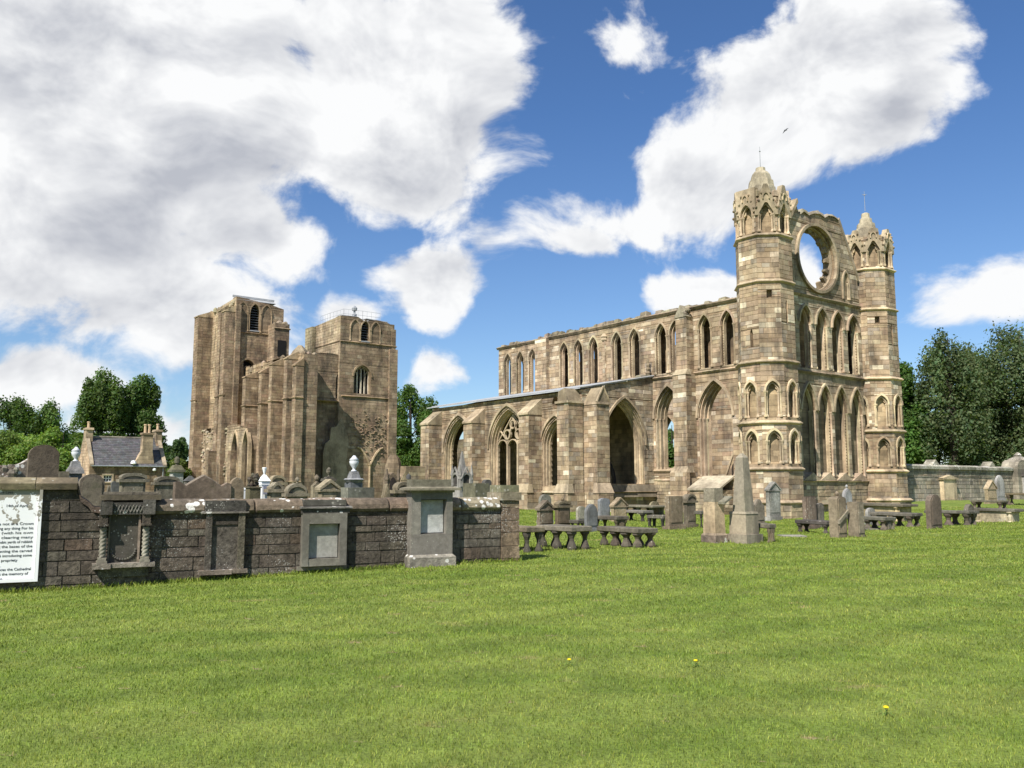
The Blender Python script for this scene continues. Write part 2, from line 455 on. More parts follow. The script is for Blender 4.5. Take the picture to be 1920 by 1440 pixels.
class Frame:
    """a vertical plane: s along d, depth inwards against the outward normal n"""
    def __init__(s, O, d, n): s.O, s.d, s.n = O, d, n

    def __call__(s, a, z, dep=0.0):
        return (s.O[0] + s.d[0] * a - s.n[0] * dep, s.O[1] + s.d[1] * a - s.n[1] * dep, z)

    def box(s, m, a0, a1, z0, z1, d0, d1, tint=None, batter=0.0, top=None):
        a0t, a1t, d0t = top or (a0, a1, d0 + batter)
        return m.hexa([s(a0, z0, d0), s(a1, z0, d0), s(a1, z0, d1), s(a0, z0, d1)],
                      [s(a0t, z1, d0t), s(a1t, z1, d0t), s(a1t, z1, d1), s(a0t, z1, d1)], tint)

    def prism(s, m, poly, d0, d1, tint=None):
        n = len(poly)
        vs = [s(a, z, d0) for a, z in poly] + [s(a, z, d1) for a, z in poly]
        fs = [tuple(range(n)), tuple(range(2 * n - 1, n - 1, -1))] + [(i, i + n, (i + 1) % n + n, (i + 1) % n) for i in range(n)]
        return m.add(vs, fs, tint)

    def shift(s, a=0.0, dep=0.0):
        p = s(a, 0, dep); return Frame((p[0], p[1]), s.d, s.n)


def jit(c, a):
    k = 1 + rnd.uniform(-a, a)
    return tuple(max(0.0, x * k * (1 + rnd.uniform(-a, a) * .25)) for x in c)


def arch_pts(c, hw, zs, rise, seg=7):
    """points of a pointed arch (left springing -> apex -> right springing); rise >= hw gives two arcs, less gives a flatter head"""
    pts = []
    if rise >= hw * 0.98:
        Rr = (hw * hw + rise * rise) / (2 * hw)
        a1 = math.acos(max(-1, min(1, (Rr - hw) / Rr)))
        for i in range(seg + 1):
            a = a1 * i / seg
            pts.append((c - hw + Rr - Rr * math.cos(a), zs + Rr * math.sin(a)))
    else:
        for i in range(seg + 1):
            a = math.pi / 2 * i / seg
            pts.append((c - hw * math.cos(a), zs + rise * math.sin(a)))
    return pts + [(2 * c - a, z) for a, z in pts[-2::-1]]


def arch_open(c, hw, z0, zs, rise, seg=7):
    return [(c - hw, z0)] + arch_pts(c, hw, zs, rise, seg) + [(c + hw, z0)]


def arch_band(m, fr, c, hw, z0, zs, rise, w0, w1, d0, d1, tint=None, jambs=True, seg=7):
    """a moulded order that follows an arch: between offsets w0 and w1 outside the opening, from depth d0 to d1"""
    k = rise / hw
    A = arch_pts(c, hw + w0, zs, (hw + w0) * k if k < 1.6 else rise + w0 * 1.25, seg)
    B = arch_pts(c, hw + w1, zs, (hw + w1) * k if k < 1.6 else rise + w1 * 1.25, seg)
    if jambs: A = [(c - hw - w0, z0)] + A + [(c + hw + w0, z0)]; B = [(c - hw - w1, z0)] + B + [(c + hw + w1, z0)]
    rr = [[fr(a[0], a[1], d1), fr(a[0], a[1], d0), fr(b[0], b[1], d0), fr(b[0], b[1], d1)] for a, b in zip(A, B)]
    return m.rings(rr, tint)


def shaft(m, fr, a, z0, z1, dep, r=0.06, tint=None, cap=True):
    p = fr(a, 0, dep)
    pr = [(r * 1.9, 0), (r * 1.9, .08), (r * 1.3, .14), (r, .2), (r, z1 - z0 - .28), (r * 1.2, z1 - z0 - .22), (r * 1.3, z1 - z0 - .16), (r * 2.0, z1 - z0 - .06), (r * 2.0, z1 - z0)] if cap else [(r, 0), (r, z1 - z0)]
    return m.lathe((p[0], p[1], z0), pr, 6, tint=tint)


def intervals(polys, z):
    xs = []
    for P in polys:
        n = len(P)
        for i in range(n):
            (a, za), (b, zb) = P[i], P[(i + 1) % n]
            if (za > z) != (zb > z): xs.append(a + (b - a) * (z - za) / (zb - za))
    xs.sort()
    return [(xs[i], xs[i + 1]) for i in range(0, len(xs) - 1, 2)]


D0 = 0.012                                     # how far the wall core lies behind the stone faces


class Masonry:
    """all masonry of one building: cores (solid walls) and every dressed stone on their faces"""
    def __init__(s, pal, ch=0.33, bl=(0.45, 1.05), joint=0.008, chamfer=0.009, proud=0.014, core_tint=(0.30, 0.22, 0.14), contrast=.55, pale=0.0):
        s.pal, s.ch, s.bl, s.joint, s.chamfer, s.proud, s.core_tint = pal, ch, bl, joint, chamfer, proud, core_tint
        s.stones = []; s.cores = MB(core_tint); s.contrast, s.pale = contrast, pale

    vary = (.8, 1.2)

    def pick(s, pal=None):
        pal = pal or s.pal
        if s.pale and rnd.random() < s.pale: return jit((0.70, 0.61, 0.455), .08)
        r = rnd.random() * sum(w for _, w in pal)
        for c, w in pal:
            r -= w
            if r <= 0: break
        tw = sum(w for _, w in pal); k = s.contrast
        return jit(tuple(k * c[i] + (1 - k) * sum(q[i] * w for q, w in pal) / tw for i in range(3)), .09)

    def core(s, fr, outline, openings, thick, d0=D0, m=None):
        m = m or s.cores; polys = [outline] + openings
        zs = sorted({round(z, 4) for P in polys for _, z in P})
        for za, zb in zip(zs, zs[1:]):
            if zb - za < 1e-3: continue
            e = (zb - za) * 1e-3
            for (l0, r0), (l1, r1) in zip(intervals(polys, za + e), intervals(polys, zb - e)):
                m.hexa([fr(l0, za, d0), fr(r0, za, d0), fr(r0, za, thick), fr(l0, za, thick)],
                       [fr(l1, zb, d0), fr(r1, zb, d0), fr(r1, zb, thick), fr(l1, zb, thick)], s.core_tint)

    def face(s, fr, outline, openings, ch=None, bl=None, pal=None, rough=1.0, miss=0.0, d0=D0):
        polys = [outline] + openings; ch = ch or s.ch; bl = bl or s.bl
        z = min(p[1] for p in outline); zt = max(p[1] for p in outline)
        while z < zt - 0.03:
            h = min(ch * rnd.uniform(*s.vary), zt - z)
            if zt - z - h < .1: h = zt - z
            s._course(fr, polys, z, z + h, bl, pal, rough, miss, d0); z += h

    def _course(s, fr, polys, z0, z1, bl, pal, rough, miss, d0):
        e = (z1 - z0) * 0.02
        L, U = intervals(polys, z0 + e), intervals(polys, z1 - e)
        if len(L) != len(U):
            if z1 - z0 > 0.09:
                zm = (z0 + z1) / 2
                s._course(fr, polys, z0, zm, bl, pal, rough, miss, d0); s._course(fr, polys, zm, z1, bl, pal, rough, miss, d0)
            return
        for (lb, rb), (lt, rt) in zip(L, U):
            a, b = max(lb, lt), min(rb, rt)
            cuts = []
            x = a + rnd.uniform(.3, 1.0) * rnd.uniform(*bl)
            while x < b - bl[0] * .45: cuts.append(x); x += rnd.uniform(*bl)
            xb = [lb] + cuts + [rb]; xt = [lt] + cuts + [rt]
            for i in range(len(xb) - 1):
                if miss and rnd.random() < miss: continue
                s.stone(fr, xb[i], xb[i + 1], xt[i], xt[i + 1], z0, z1, pal, rough, d0)

    def stone(s, fr, b0, b1, t0, t1, z0, z1, pal=None, rough=1.0, d0=D0):
        g = s.joint / 2; c = s.chamfer
        if max(b1 - b0, t1 - t0) < 2 * (g + c) + .02 or z1 - z0 < 2 * (g + c) + .015: return
        q = [(b0 + g, z0 + g), (b1 - g, z0 + g), (t1 - g, z1 - g), (t0 + g, z1 - g)]
        if q[1][0] < q[0][0]: q[0] = q[1] = ((q[0][0] + q[1][0]) / 2, q[0][1])
        if q[2][0] < q[3][0]: q[2] = q[3] = ((q[2][0] + q[3][0]) / 2, q[2][1])
        w = c * rough
        fq = [(q[0][0] + c, q[0][1] + c), (q[1][0] - c, q[1][1] + c), (q[2][0] - c, q[2][1] - c), (q[3][0] + c, q[3][1] - c)]
        p = rnd.uniform(0, s.proud) * rough
        vs = [fr(a, z, d0 + .004) for a, z in q] + [fr(a + rnd.uniform(-w, w) * .4, z + rnd.uniform(-w, w) * .4, -p - rnd.uniform(0, .008) * rough) for a, z in fq]
        pr = [proj(v) for v in vs[4:]]
        wt = 0.0
        if all(pr):
            A = sum(pr[i][0] * pr[(i + 1) % 4][1] - pr[(i + 1) % 4][0] * pr[i][1] for i in range(4)) / 2
            cx, cy = sum(x for x, _ in pr) / 4, sum(y for _, y in pr) / 4
            to = Vector((-vs[4][0], -vs[4][1]))
            if 0 < cx < 1920 and 0 < cy < 1440 and to.x * fr.n[0] + to.y * fr.n[1] > 0: wt = abs(A)
        s.stones.append((wt, vs, s.pick(pal)))

    FS = [(4, 5, 6, 7), (0, 1, 5, 4), (1, 2, 6, 5), (2, 3, 7, 6), (3, 0, 4, 7)]

    def finish(s, root, mat, core_mat, keep=300, minpx=70, name='stone', core_name='wall_core', stuff='stonework'):
        s.stones.sort(key=lambda q: -q[0])
        rest = MB()
        for i, (wt, vs, tint) in enumerate(s.stones):
            if i < keep and wt >= minpx: MB().add(vs, s.FS, tint).build(name, mat, root)
            else: rest.add(vs, s.FS, tint)
        if rest.v: rest.build(stuff, mat, root, kind='stuff')
        if s.cores.v: s.cores.build(core_name, core_mat, root)


AX = R(37.5)                                   # the church axis: west points 37.5 degrees left of the view
Wd = (-math.sin(AX), math.cos(AX)); Nd = (math.cos(AX), math.sin(AX))
Ed = (-Wd[0], -Wd[1]); Sd = (-Nd[0], -Nd[1])
T1 = at(1437, 900, 54.0)[:2]


def loc(s_, e_, z=0.0, O=T1):
    return (O[0] + Wd[0] * s_ + Nd[0] * e_, O[1] + Wd[1] * s_ + Nd[1] * e_, z)


def F_south(e_, s_=0.0, O=T1): return Frame(loc(s_, e_, 0, O)[:2], Wd, Sd)     # a runs west
def F_east(s_, e_=0.0, O=T1): return Frame(loc(s_, e_, 0, O)[:2], Nd, Ed)      # a runs north
def F_west(s_, e_=0.0, O=T1): return Frame(loc(s_, e_, 0, O)[:2], Nd, Wd)
def F_north(e_, s_=0.0, O=T1): return Frame(loc(s_, e_, 0, O)[:2], Wd, Nd)
# ------------------------------------------------------------------ masonry builders
PAL_C = [((0.43, 0.33, 0.213), 5), ((0.36, 0.262, 0.163), 4), ((0.51, 0.412, 0.282), 3), ((0.245, 0.175, 0.115), 2.8),
         ((0.64, 0.555, 0.42), 1.3), ((0.35, 0.242, 0.168), 2.0), ((0.31, 0.275, 0.228), 2.0)]
PAL_GABLE = [((0.43, 0.34, 0.23), 5), ((0.335, 0.255, 0.168), 4), ((0.53, 0.445, 0.32), 2.5), ((0.25, 0.185, 0.125), 3), ((0.68, 0.59, 0.44), .8), ((0.32, 0.275, 0.215), 3)]
PAL_RUB = [((0.40, 0.32, 0.21), 4), ((0.31, 0.235, 0.15), 4), ((0.52, 0.43, 0.29), 2), ((0.25, 0.21, 0.16), 2)]
TRIM = (0.43, 0.345, 0.235)
TRIM_D = (0.27, 0.215, 0.145)
TRIM_P = (0.56, 0.45, 0.30)


def block(M, s0, s1, e0, e1, z0, z1, faces='SE', O=T1, **kw):
    """a rectangular mass of masonry, dressed stones on the named faces"""
    i = D0
    a0, a1 = s0 + (i if 'E' in faces else 0), s1 - (i if 'W' in faces else 0)
    b0, b1 = e0 + (i if 'S' in faces else 0), e1 - (i if 'N' in faces else 0)
    M.cores.hexa([loc(a0, b0, z0, O), loc(a1, b0, z0, O), loc(a1, b1, z0, O), loc(a0, b1, z0, O)],
                 [loc(a0, b0, z1, O), loc(a1, b0, z1, O), loc(a1, b1, z1, O), loc(a0, b1, z1, O)], M.core_tint)
    if 'S' in faces: M.face(F_south(e0, 0, O), [(s0, z0), (s1, z0), (s1, z1), (s0, z1)], [], **kw)
    if 'E' in faces: M.face(F_east(s0, 0, O), [(e0, z0), (e1, z0), (e1, z1), (e0, z1)], [], **kw)
    if 'W' in faces: M.face(F_west(s1, 0, O), [(e0, z0), (e1, z0), (e1, z1), (e0, z1)], [], **kw)
    if 'N' in faces: M.face(F_north(e1, 0, O), [(s0, z0), (s1, z0), (s1, z1), (s0, z1)], [], **kw)


def ring_band(m, fr, c, z, r0, r1, d0, d1, a0=0.0, a1=2 * math.pi, seg=28, tint=None):
    rr = []
    n = seg
    for i in range(n + 1):
        a = a0 + (a1 - a0) * i / n
        ca, sa = math.cos(a), math.sin(a)
        rr.append([fr(c + r0 * ca, z + r0 * sa, d1), fr(c + r0 * ca, z + r0 * sa, d0), fr(c + r1 * ca, z + r1 * sa, d0), fr(c + r1 * ca, z + r1 * sa, d1)])
    return m.rings(rr, tint)


def string(m, fr, a0, a1, z, h=0.18, out=0.14, tint=None, piece=1.4, inner=0.1):
    """a projecting string course in separate lengths, with a weathered slope on top"""
    x = a0
    while x < a1 - .01:
        y = min(a1, x + piece * rnd.uniform(.7, 1.3))
        if a1 - y < .3: y = a1
        t = jit(tint or TRIM, .16); o = out * rnd.uniform(.8, 1.1); dz = rnd.uniform(-.012, .012)
        pr = [(inner, z + dz), (-o * .45, z + dz), (-o, z + h * .55 + dz), (-.02, z + h + dz), (inner, z + h + dz)]
        m.rings([[fr(a, q, d) for d, q in pr] for a in (x + .006, y - .006)], t)
        x = y
    return m


def dogtooth(m, fr, a, z0, z1, dep, w=0.07, step=0.16, tint=None):
    z = z0
    while z < z1 - step:
        c = [fr(a - w, z, dep), fr(a + w, z, dep), fr(a + w, z + step * .8, dep), fr(a - w, z + step * .8, dep), fr(a, z + step * .4, dep - w * 1.1)]
        m.add(c, [(0, 1, 4), (1, 2, 4), (2, 3, 4), (3, 0, 4)], tint); z += step


def jag(a0, a1, z, amp, step=0.7, seed=1):
    r = random.Random(seed); out = []; x = a0; sg = 1 if a1 > a0 else -1
    while (a1 - x) * sg > step * .4:
        zz = z + r.uniform(-amp, amp * .6); w = r.uniform(.5, 1.3) * step
        nx = x + sg * w
        if (nx - a1) * sg > 0: nx = a1
        out += [(x, zz), (nx - sg * .02, zz + r.uniform(-.02, .02))]; x = nx
    return out


# ------------------------------------------------------------------ the choir ruin
def build_choir():
    root = thing('choir_ruin', 'roofless sandstone choir ruin with twin turrets, round gable window and lean-to side aisle', 'ruin', loc(0, 0, gz(*T1)))
    M = Masonry(PAL_C, ch=.30, pale=.04, contrast=.56)
    P = lambda nm, m, mat=None, **k: m.build(nm, mat or M_TRIM, root, **k)

    # ---- south wall with its clerestory
    fs = F_south(0.0)
    CL = [26.5, 24.75, 23.06, 19.0, 17.27, 15.54, 12.96, 11.12, 8.5, 7.15, 4.55, 2.65]
    clere = [arch_open(c, .50, 9.45, 12.15, .95) for c in CL]
    lowA, lowB = (7.95, 1.26, 2.75, 6.35, 2.2), (3.85, 1.40, 2.2, 6.15, 2.4)
    low = [arch_open(*lowA), arch_open(*lowB)]
    top = jag(27.9, 0.9, 13.85, .10, .8, 3)
    outl = [(27.9, -.4), (0.9, -.4)] + top[::-1]
    outl = [(0.9, -.4), (27.9, -.4)] + top
    M.core(fs, [(0.9, 9.2), (27.9, 9.2)] + top, clere, .42)
    M.face(fs, [(0.9, 9.2), (27.9, 9.2)] + top, clere)
    # solid wall behind the aisle: arcade openings left out to keep it dark
    arc = []
    M.core(fs, [(0.9, -.5), (27.9, -.5), (27.9, 9.2), (0.9, 9.2)], low + arc, .95)
    M.face(fs, [(0.9, 1.95), (9.5, 1.95), (9.5, 9.2), (0.9, 9.2)], low)
    M.face(fs, [(0.9, -.5), (9.5, -.5), (9.5, 1.95), (0.9, 1.95)], [], ch=.24, bl=(.3, .8), pal=PAL_RUB, rough=2.6)
    # inner leaf of the wall passage; slab over it added to darken the openings
    fi = fs.shift(0, 1.25)
    M.core(fi, [(0.9, 9.2), (27.9, 9.2), (27.9, 13.3), (0.9, 13.3)], [arch_open(c, .45, 9.6, 12.0, .9) for c in CL], .45)
    m = MB(TRIM_D); fs.box(m, 0.9, 27.9, 13.25, 13.55, .5, 1.75); P('passage_shade_slab', m, M_CORE)
    for c in CL:
        m = MB(TRIM)
        arch_band(m, fs, c, .50, 9.45, 12.15, .95, 0.02, .13, -.09, .06, jit(TRIM, .2), jambs=False)
        arch_band(m, fs, c, .50, 9.45, 12.15, .95, -.09, -.005, .14, .40, jit(TRIM_P, .15))
        for sg in (-1, 1):
            shaft(m, fs, c + sg * .55, 9.5, 12.2, -.02, .06, jit(TRIM, .2))
            dogtooth(m, fs, c + sg * .455, 9.6, 12.05, .14, .04, .17, TRIM)
        string(m, fs, c - .6, c + .6, 9.36, .12, .05, TRIM)
        P('lancet_moulding', m)
    for (c, hw, z0, zs, ri) in (lowA, lowB):
        m = MB(TRIM)
        arch_band(m, fs, c, hw, z0, zs, ri, .03, .2, -.12, .06, jit(TRIM, .1), jambs=False, seg=10)
        for k in range(3):
            arch_band(m, fs, c, hw, z0, zs, ri, -.07 * (k + 1), -.07 * k + .0, .12 + .30 * k, .42 + .30 * k, jit(TRIM if k % 2 else TRIM_P, .18), seg=10)
            for sg in (-1, 1):
                shaft(m, fs, c + sg * (hw - .07 * k - .02), z0, zs, .08 + .30 * k, .055, jit(TRIM, .2))
        string(m, fs, c - hw - .25, c + hw + .25, z0 - .2, .22, .14, TRIM)
        P('window_moulding', m)
    # sculpted rubble that has slid down onto the sill of the first arch
    m = MB(TRIM)
    for k in range(7):
        a = lowA[0] - .6 + rnd.uniform(0, 1.3); r = rnd.uniform(.12, .26)
        p = fs(a, lowA[2] - .02, rnd.uniform(0, .5)); m.lathe(p, [(r, 0), (r * .9, r * .4), (r * .3, r * .9)], 6, rnd.random(), tint=jit(TRIM, .2))
    P('sill_rubble', m)
    m = MB(); string(m, fs, 1.5, 9.4, 9.12, .2, .17, TRIM); P('string_course', m)
    m = MB(); string(m, fs, 1.5, 9.4, 1.92, .16, .10, TRIM); P('plinth_course', m)
    m = MB()
    string(m, fs, 0.9, 28.0, 13.62, .26, .22, TRIM_D, 1.1, .3)
    P('parapet_cornice', m)
    m = MB()       # broken wall-head stones, uneven against the sky
    x = 1.0
    while x < 27.6:
        w = rnd.uniform(.3, .85); h = rnd.uniform(.06, .3) * (1.4 if rnd.random() < .25 else 1)
        if rnd.random() < .9:
            q = rnd.uniform(-.12, .05)
            m.hexa([fs(x, 13.85, q), fs(x + w, 13.85, q), fs(x + w, 13.85, .5), fs(x, 13.85, .5)],
                   [fs(x + .05, 13.85 + h, q + .06), fs(x + w - .06, 13.85 + h * rnd.uniform(.6, 1.1), q + .06), fs(x + w - .05, 13.85 + h, .4), fs(x + .04, 13.85 + h * .9, .42)], jit((.30, .26, .19), .25))
        x += w
    m.build_split('wall_head_stone', M_CORE, root)
    # pilaster and the tall buttress
    block(M, 20.9, 22.35, -.35, 0.02, 7.0, 13.7)
    block(M, 14.15, 14.42, -.14, 0.02, 9.3, 12.6)
    m = MB(); p = fs(14.28, 12.6, -.05); m.lathe(p, [(.16, 0), (.26, .1), (.22, .25), (.3, .34), (.1, .6)], 6, tint=TRIM); P('shaft_finial', m)
    block(M, 5.45, 6.62, -1.0, 0.02, -.5, 9.15)
    block(M, 5.55, 6.5, -.72, 0.02, 9.15, 13.15)
    m = MB(); fb = F_south(-1.0)
    m.hexa([fb(5.40, 9.1, -.06), fb(6.67, 9.1, -.06), fb(6.67, 9.1, .5), fb(5.40, 9.1, .5)], [fb(5.5, 9.5, .27), fb(6.55, 9.5, .27), fb(6.55, 9.5, .5), fb(5.5, 9.5, .5)], jit(TRIM, .1))
    string(m, fb, 5.35, 6.7, 1.9, .2, .12, TRIM)
    m.hexa([fb(5.3, 2.5, -.32), fb(6.75, 2.5, -.32), fb(6.75, 2.5, .5), fb(5.3, 2.5, .5)], [fb(5.42, 2.95, 0.02), fb(6.65, 2.95, 0.02), fb(6.65, 2.95, .5), fb(5.42, 2.95, .5)], jit(TRIM, .1))
    m.hexa([fb(5.25, 0.9, -.40), fb(6.8, .9, -.40), fb(6.8, .9, .5), fb(5.25, .9, .5)], [fb(5.3, 1.2, -.1), fb(6.7, 1.2, -.1), fb(6.7, 1.2, .5), fb(5.3, 1.2, .5)], jit(TRIM, .1))
    m.build_split('buttress_weathering', M_TRIM, root)
    block(M, 5.3, 6.75, -1.32, -.98, -.5, 2.5); block(M, 5.25, 6.8, -1.42, -1.3, -.5, .9)
    m = MB()       # ruined carved head of the buttress
    for k in range(14):
        p = loc(rnd.uniform(5.5, 6.5), rnd.uniform(-.75, -.2), 13.1 + rnd.uniform(0, .35)); r = rnd.uniform(.1, .22)
        m.lathe(p, [(r, 0), (r * 1.2, r * .6), (r * .4, r * 1.5)], 6, rnd.random(), tint=jit((.28, .24, .17), .25))
    fg = F_south(-.78)
    fg.prism(m, [(5.45, 13.1), (6.6, 13.1), (6.03, 13.95)], 0, .5, jit((.3, .26, .19), .1))
    P('carved_buttress_head', m)
    # low stone lean-to in front of the second arch
    block(M, 2.55, 4.9, -1.5, 0.02, -.5, 1.35, pal=PAL_RUB, ch=.24, bl=(.3, .7), rough=2.0)
    m = MB((.40, .35, .26)); fl = F_south(-1.62)
    m.hexa([fl(2.4, 1.33, 0), fl(5.0, 1.33, 0), fl(5.0, 2.15, 1.6), fl(2.4, 2.15, 1.6)], [fl(2.4, 1.45, 0), fl(5.0, 1.45, 0), fl(5.0, 2.28, 1.6), fl(2.4, 2.28, 1.6)]); P('lean_to_slab', m)
    # gabled tomb canopy standing inside the arch
    m = MB(TRIM); ft = F_south(1.0)
    for sg in (-1, 1):
        m.tube(ft(3.1 + sg * .85, 2.2, 0), ft(3.1, 4.1, 0), .09, .08, 5)
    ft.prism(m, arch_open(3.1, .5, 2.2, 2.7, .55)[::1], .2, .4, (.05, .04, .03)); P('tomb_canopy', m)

    # ---- north wall, seen through the arches
    fn = F_south(11.4)
    no = [arch_open(c, 1.25, 2.2, 5.6, 2.2) for c in (18.6, 22.6)]
    M.core(fn, [(1.0, -.3), (33, -.3), (32.8, 8.0), (32, 11.5), (31.6, 13.8), (1.0, 13.9)], no, 1.3)
    M.face(fn, [(1.0, -.3), (33, -.3), (32.8, 8.0), (32, 11.5), (31.6, 13.8), (1.0, 13.9)], no, ch=.36, bl=(.6, 1.2))

    # ---- east gable
    fg = F_east(0.0)
    LE = [2.85, 4.76, 6.66, 8.58, 10.5]
    lo_ = [(c, .80, 2.2, 6.6, 1.75) for c in LE]
    up_ = [(c, .68, 9.40, 12.45, 1.15) for c in LE]
    cx, cz, orr = 6.40, 17.10, 2.22
    circ = [(cx + orr * math.cos(a), cz + orr * math.sin(a)) for a in [R(i * 10 + 5) for i in range(36)]]
    side = [arch_open(9.85, .34, 14.7, 15.9, .75), arch_open(3.15, .34, 14.7, 15.9, .75)]
    topg = [(11.4, 16.3), (11.0, 17.1), (10.2, 18.6), (9.55, 19.75), (9.2, 20.4), (8.6, 20.55), (8.0, 20.5), (7.5, 20.25), (6.9, 20.4), (6.2, 20.3), (5.6, 20.05), (5.0, 20.2), (4.62, 19.95), (4.2, 20.65), (3.6, 19.75), (2.7, 18.5), (1.0, 17.0)]
    og = [(1.0, -.5), (11.6, -.5), (11.6, 14.4)] + topg
    ops = [arch_open(*q) for q in lo_] + [arch_open(*q) for q in up_] + [circ]
    M.core(fg, [(1.0, -.5), (11.6, -.5), (11.6, 9.2), (1.0, 9.2)], [arch_open(*q) for q in lo_], 1.7)
    mid = [(1.0, 9.2), (11.6, 9.2), (11.6, 14.35), (1.0, 14.35)]; uo = [arch_open(*q) for q in up_]
    M.core(fg, mid, uo, .46); M.core(fg.shift(0, 1.25), mid, [], .45)  # solid leaf behind added to keep the upper lancets dark
    M.core(fg, [(1.0, 14.35), (11.6, 14.35), (11.6, 14.4)] + topg, [circ], .85)
    M.face(fg, [(1.0, 1.95), (11.6, 1.95), (11.6, 14.4)] + topg, ops + side, pal=PAL_GABLE, ch=.31)
    M.face(fg, [(1.0, -.5), (11.6, -.5), (11.6, 1.95), (1.0, 1.95)], [], ch=.26, bl=(.35, .9), pal=PAL_RUB, rough=2.4)
    for kind, rows in (('lower_lancet_moulding', lo_), ('upper_lancet_moulding', up_)):
        for (c, hw, z0, zs, ri) in rows:
            m = MB(TRIM)
            arch_band(m, fg, c, hw, z0, zs, ri, .02, .13, -.16, .06, jit(TRIM, .2), jambs=False)
            arch_band(m, fg, c, hw, z0, zs, ri, -.07, -.005, .20, .42, jit(TRIM_P, .2))
            for sg in (-1, 1):
                shaft(m, fg, c + sg * (hw - .02), z0 + .05, zs, .06, .05, jit(TRIM_P, .2))
                shaft(m, fg, c + sg * (hw - .05), z0 + .05, zs, .46, .045, jit(TRIM_P, .2))
                dogtooth(m, fg, c + sg * (hw - .09), z0 + .3, zs - .2, .18, .05, .2, TRIM_P)
            if kind[0] == 'l':
                fg.prism(m, [(c - hw - .12, 2.0), (c + hw + .12, 2.0), (c + hw * .15, 2.5)], -.12, .5, jit(TRIM, .15))
            P(kind, m)
            # lower row gets a blind back; the added solid leaf darkens the upper
            if kind[0] == 'l':
                m = MB(TRIM_D); fg.box(m, c - hw + .01, c + hw - .01, z0, zs + ri - .05, .52, .9); P('blind_lancet_back', m, M_CORE)
    m = MB(); ring_band(m, fg, cx, cz, orr + .02, orr + .22, -.20, .06, R(-30), R(215), 30, TRIM)
    ring_band(m, fg, cx, cz, orr + .02, orr + .22, -.20, .06, R(215), R(330), 16, TRIM_D)
    ring_band(m, fg, cx, cz, orr - .09, orr + .01, .18, .48, 0, 2 * math.pi, 40, TRIM); ring_band(m, fg, cx, cz, orr - .16, orr - .08, .46, .82, 0, 2 * math.pi, 40, TRIM_D)
    for k in range(17):      # stumps of the vanished tracery
        a = R(k * 21.0 + 8); w = rnd.uniform(.07, .14); ll = rnd.uniform(.1, .38) * (1.5 if math.cos(a) > .2 else .8)
        r0, r1 = orr - .1, orr - .1 - ll
        pa = [(cx + r0 * math.cos(a - w), cz + r0 * math.sin(a - w)), (cx + r0 * math.cos(a + w), cz + r0 * math.sin(a + w)), (cx + r1 * math.cos(a + w * .6), cz + r1 * math.sin(a + w * .6)), (cx + r1 * math.cos(a - w * .7), cz + r1 * math.sin(a - w * .7))]
        fg.prism(m, pa, .35, .65, jit(TRIM_D, .2))
    P('round_window_surround', m)
    for c in (9.85, 3.15):
        m = MB(TRIM); arch_band(m, fg, c, .34, 14.7, 15.9, .75, .01, .13, -.12, .06)
        for sg in (-1, 1): shaft(m, fg, c + sg * .27, 14.7, 15.9, .03, .05, TRIM_P)
        P('niche_moulding', m)
    m = MB(); string(m, fg, 1.2, 11.5, 9.02, .24, .20, TRIM_D); P('string_course', m)
    m = MB(); string(m, fg, 1.2, 11.5, 14.22, .24, .22, TRIM_D); P('string_course', m)
    m = MB(); string(m, fg, 1.2, 11.5, 1.86, .16, .16, TRIM); P('plinth_course', m)
    m = MB(); string(m, fg, 1.2, 11.5, .3, .22, .28, TRIM_D); P('plinth_course', m)
    m = MB()     # raking coping of the gable, broken
    for (a, b) in zip(topg[:5], topg[1:5]):
        m.hexa([fg(a[0], a[1] - .05, -.12), fg(a[0], a[1] - .05, 1.0), fg(b[0], b[1] - .05, 1.0), fg(b[0], b[1] - .05, -.12)],
               [fg(a[0] + .1, a[1] + .14, -.12), fg(a[0] + .1, a[1] + .14, 1.0), fg(b[0] + .1, b[1] + .14, 1.0), fg(b[0] + .1, b[1] + .14, -.12)], jit((.33, .28, .20), .2))
    for (a, b) in zip(topg[13:16], topg[14:17]):
        m.hexa([fg(a[0], a[1] - .05, -.25), fg(a[0], a[1] - .05, 1.2), fg(b[0], b[1] - .05, 1.2), fg(b[0], b[1] - .05, -.25)],
               [fg(a[0] - .1, a[1] + .2, -.25), fg(a[0] - .1, a[1] + .2, 1.2), fg(b[0] - .1, b[1] + .2, 1.2), fg(b[0] - .1, b[1] + .2, -.25)], jit((.42, .33, .21), .12))
    for (a, b) in zip(topg[4:12], topg[5:13]):
        h = rnd.uniform(.08, .3)
        m.hexa([fg(a[0], a[1] - .05, -.1), fg(a[0], a[1] - .05, 1.2), fg(b[0] + .05, b[1] - .05, 1.2), fg(b[0] + .05, b[1] - .05, -.1)],
               [fg(a[0], a[1] + h, 0), fg(a[0], a[1] + h, 1.1), fg(b[0] + .05, b[1] + h * .7, 1.1), fg(b[0] + .05, b[1] + h * .7, 0)], jit((.30, .26, .19), .2))
    P('gable_coping', m)

    # ---- the two octagonal stair turrets
    for ti, ec in enumerate((0.0, 13.3)):
        C = loc(-.35 if ti == 0 else .2, ec); tk_ = 1.0
        tr = MB(); tk = math.tan(R(22.5))
        faces = [(0, 'E'), (1, 'SE'), (2, 'S'), (3, 'SW'), (7, 'NE'), (6, 'N')]
        stages = [(-.5, .55, 1.92, PAL_RUB), (.55, 2.6, 1.76, PAL_C), (2.6, 5.4, 1.72, PAL_C), (5.4, 9.1, 1.70, PAL_C), (9.1, 14.1, 1.64, PAL_C), (14.1, 17.05, 1.62, PAL_C), (17.05, 19.5, 1.56, PAL_C)]
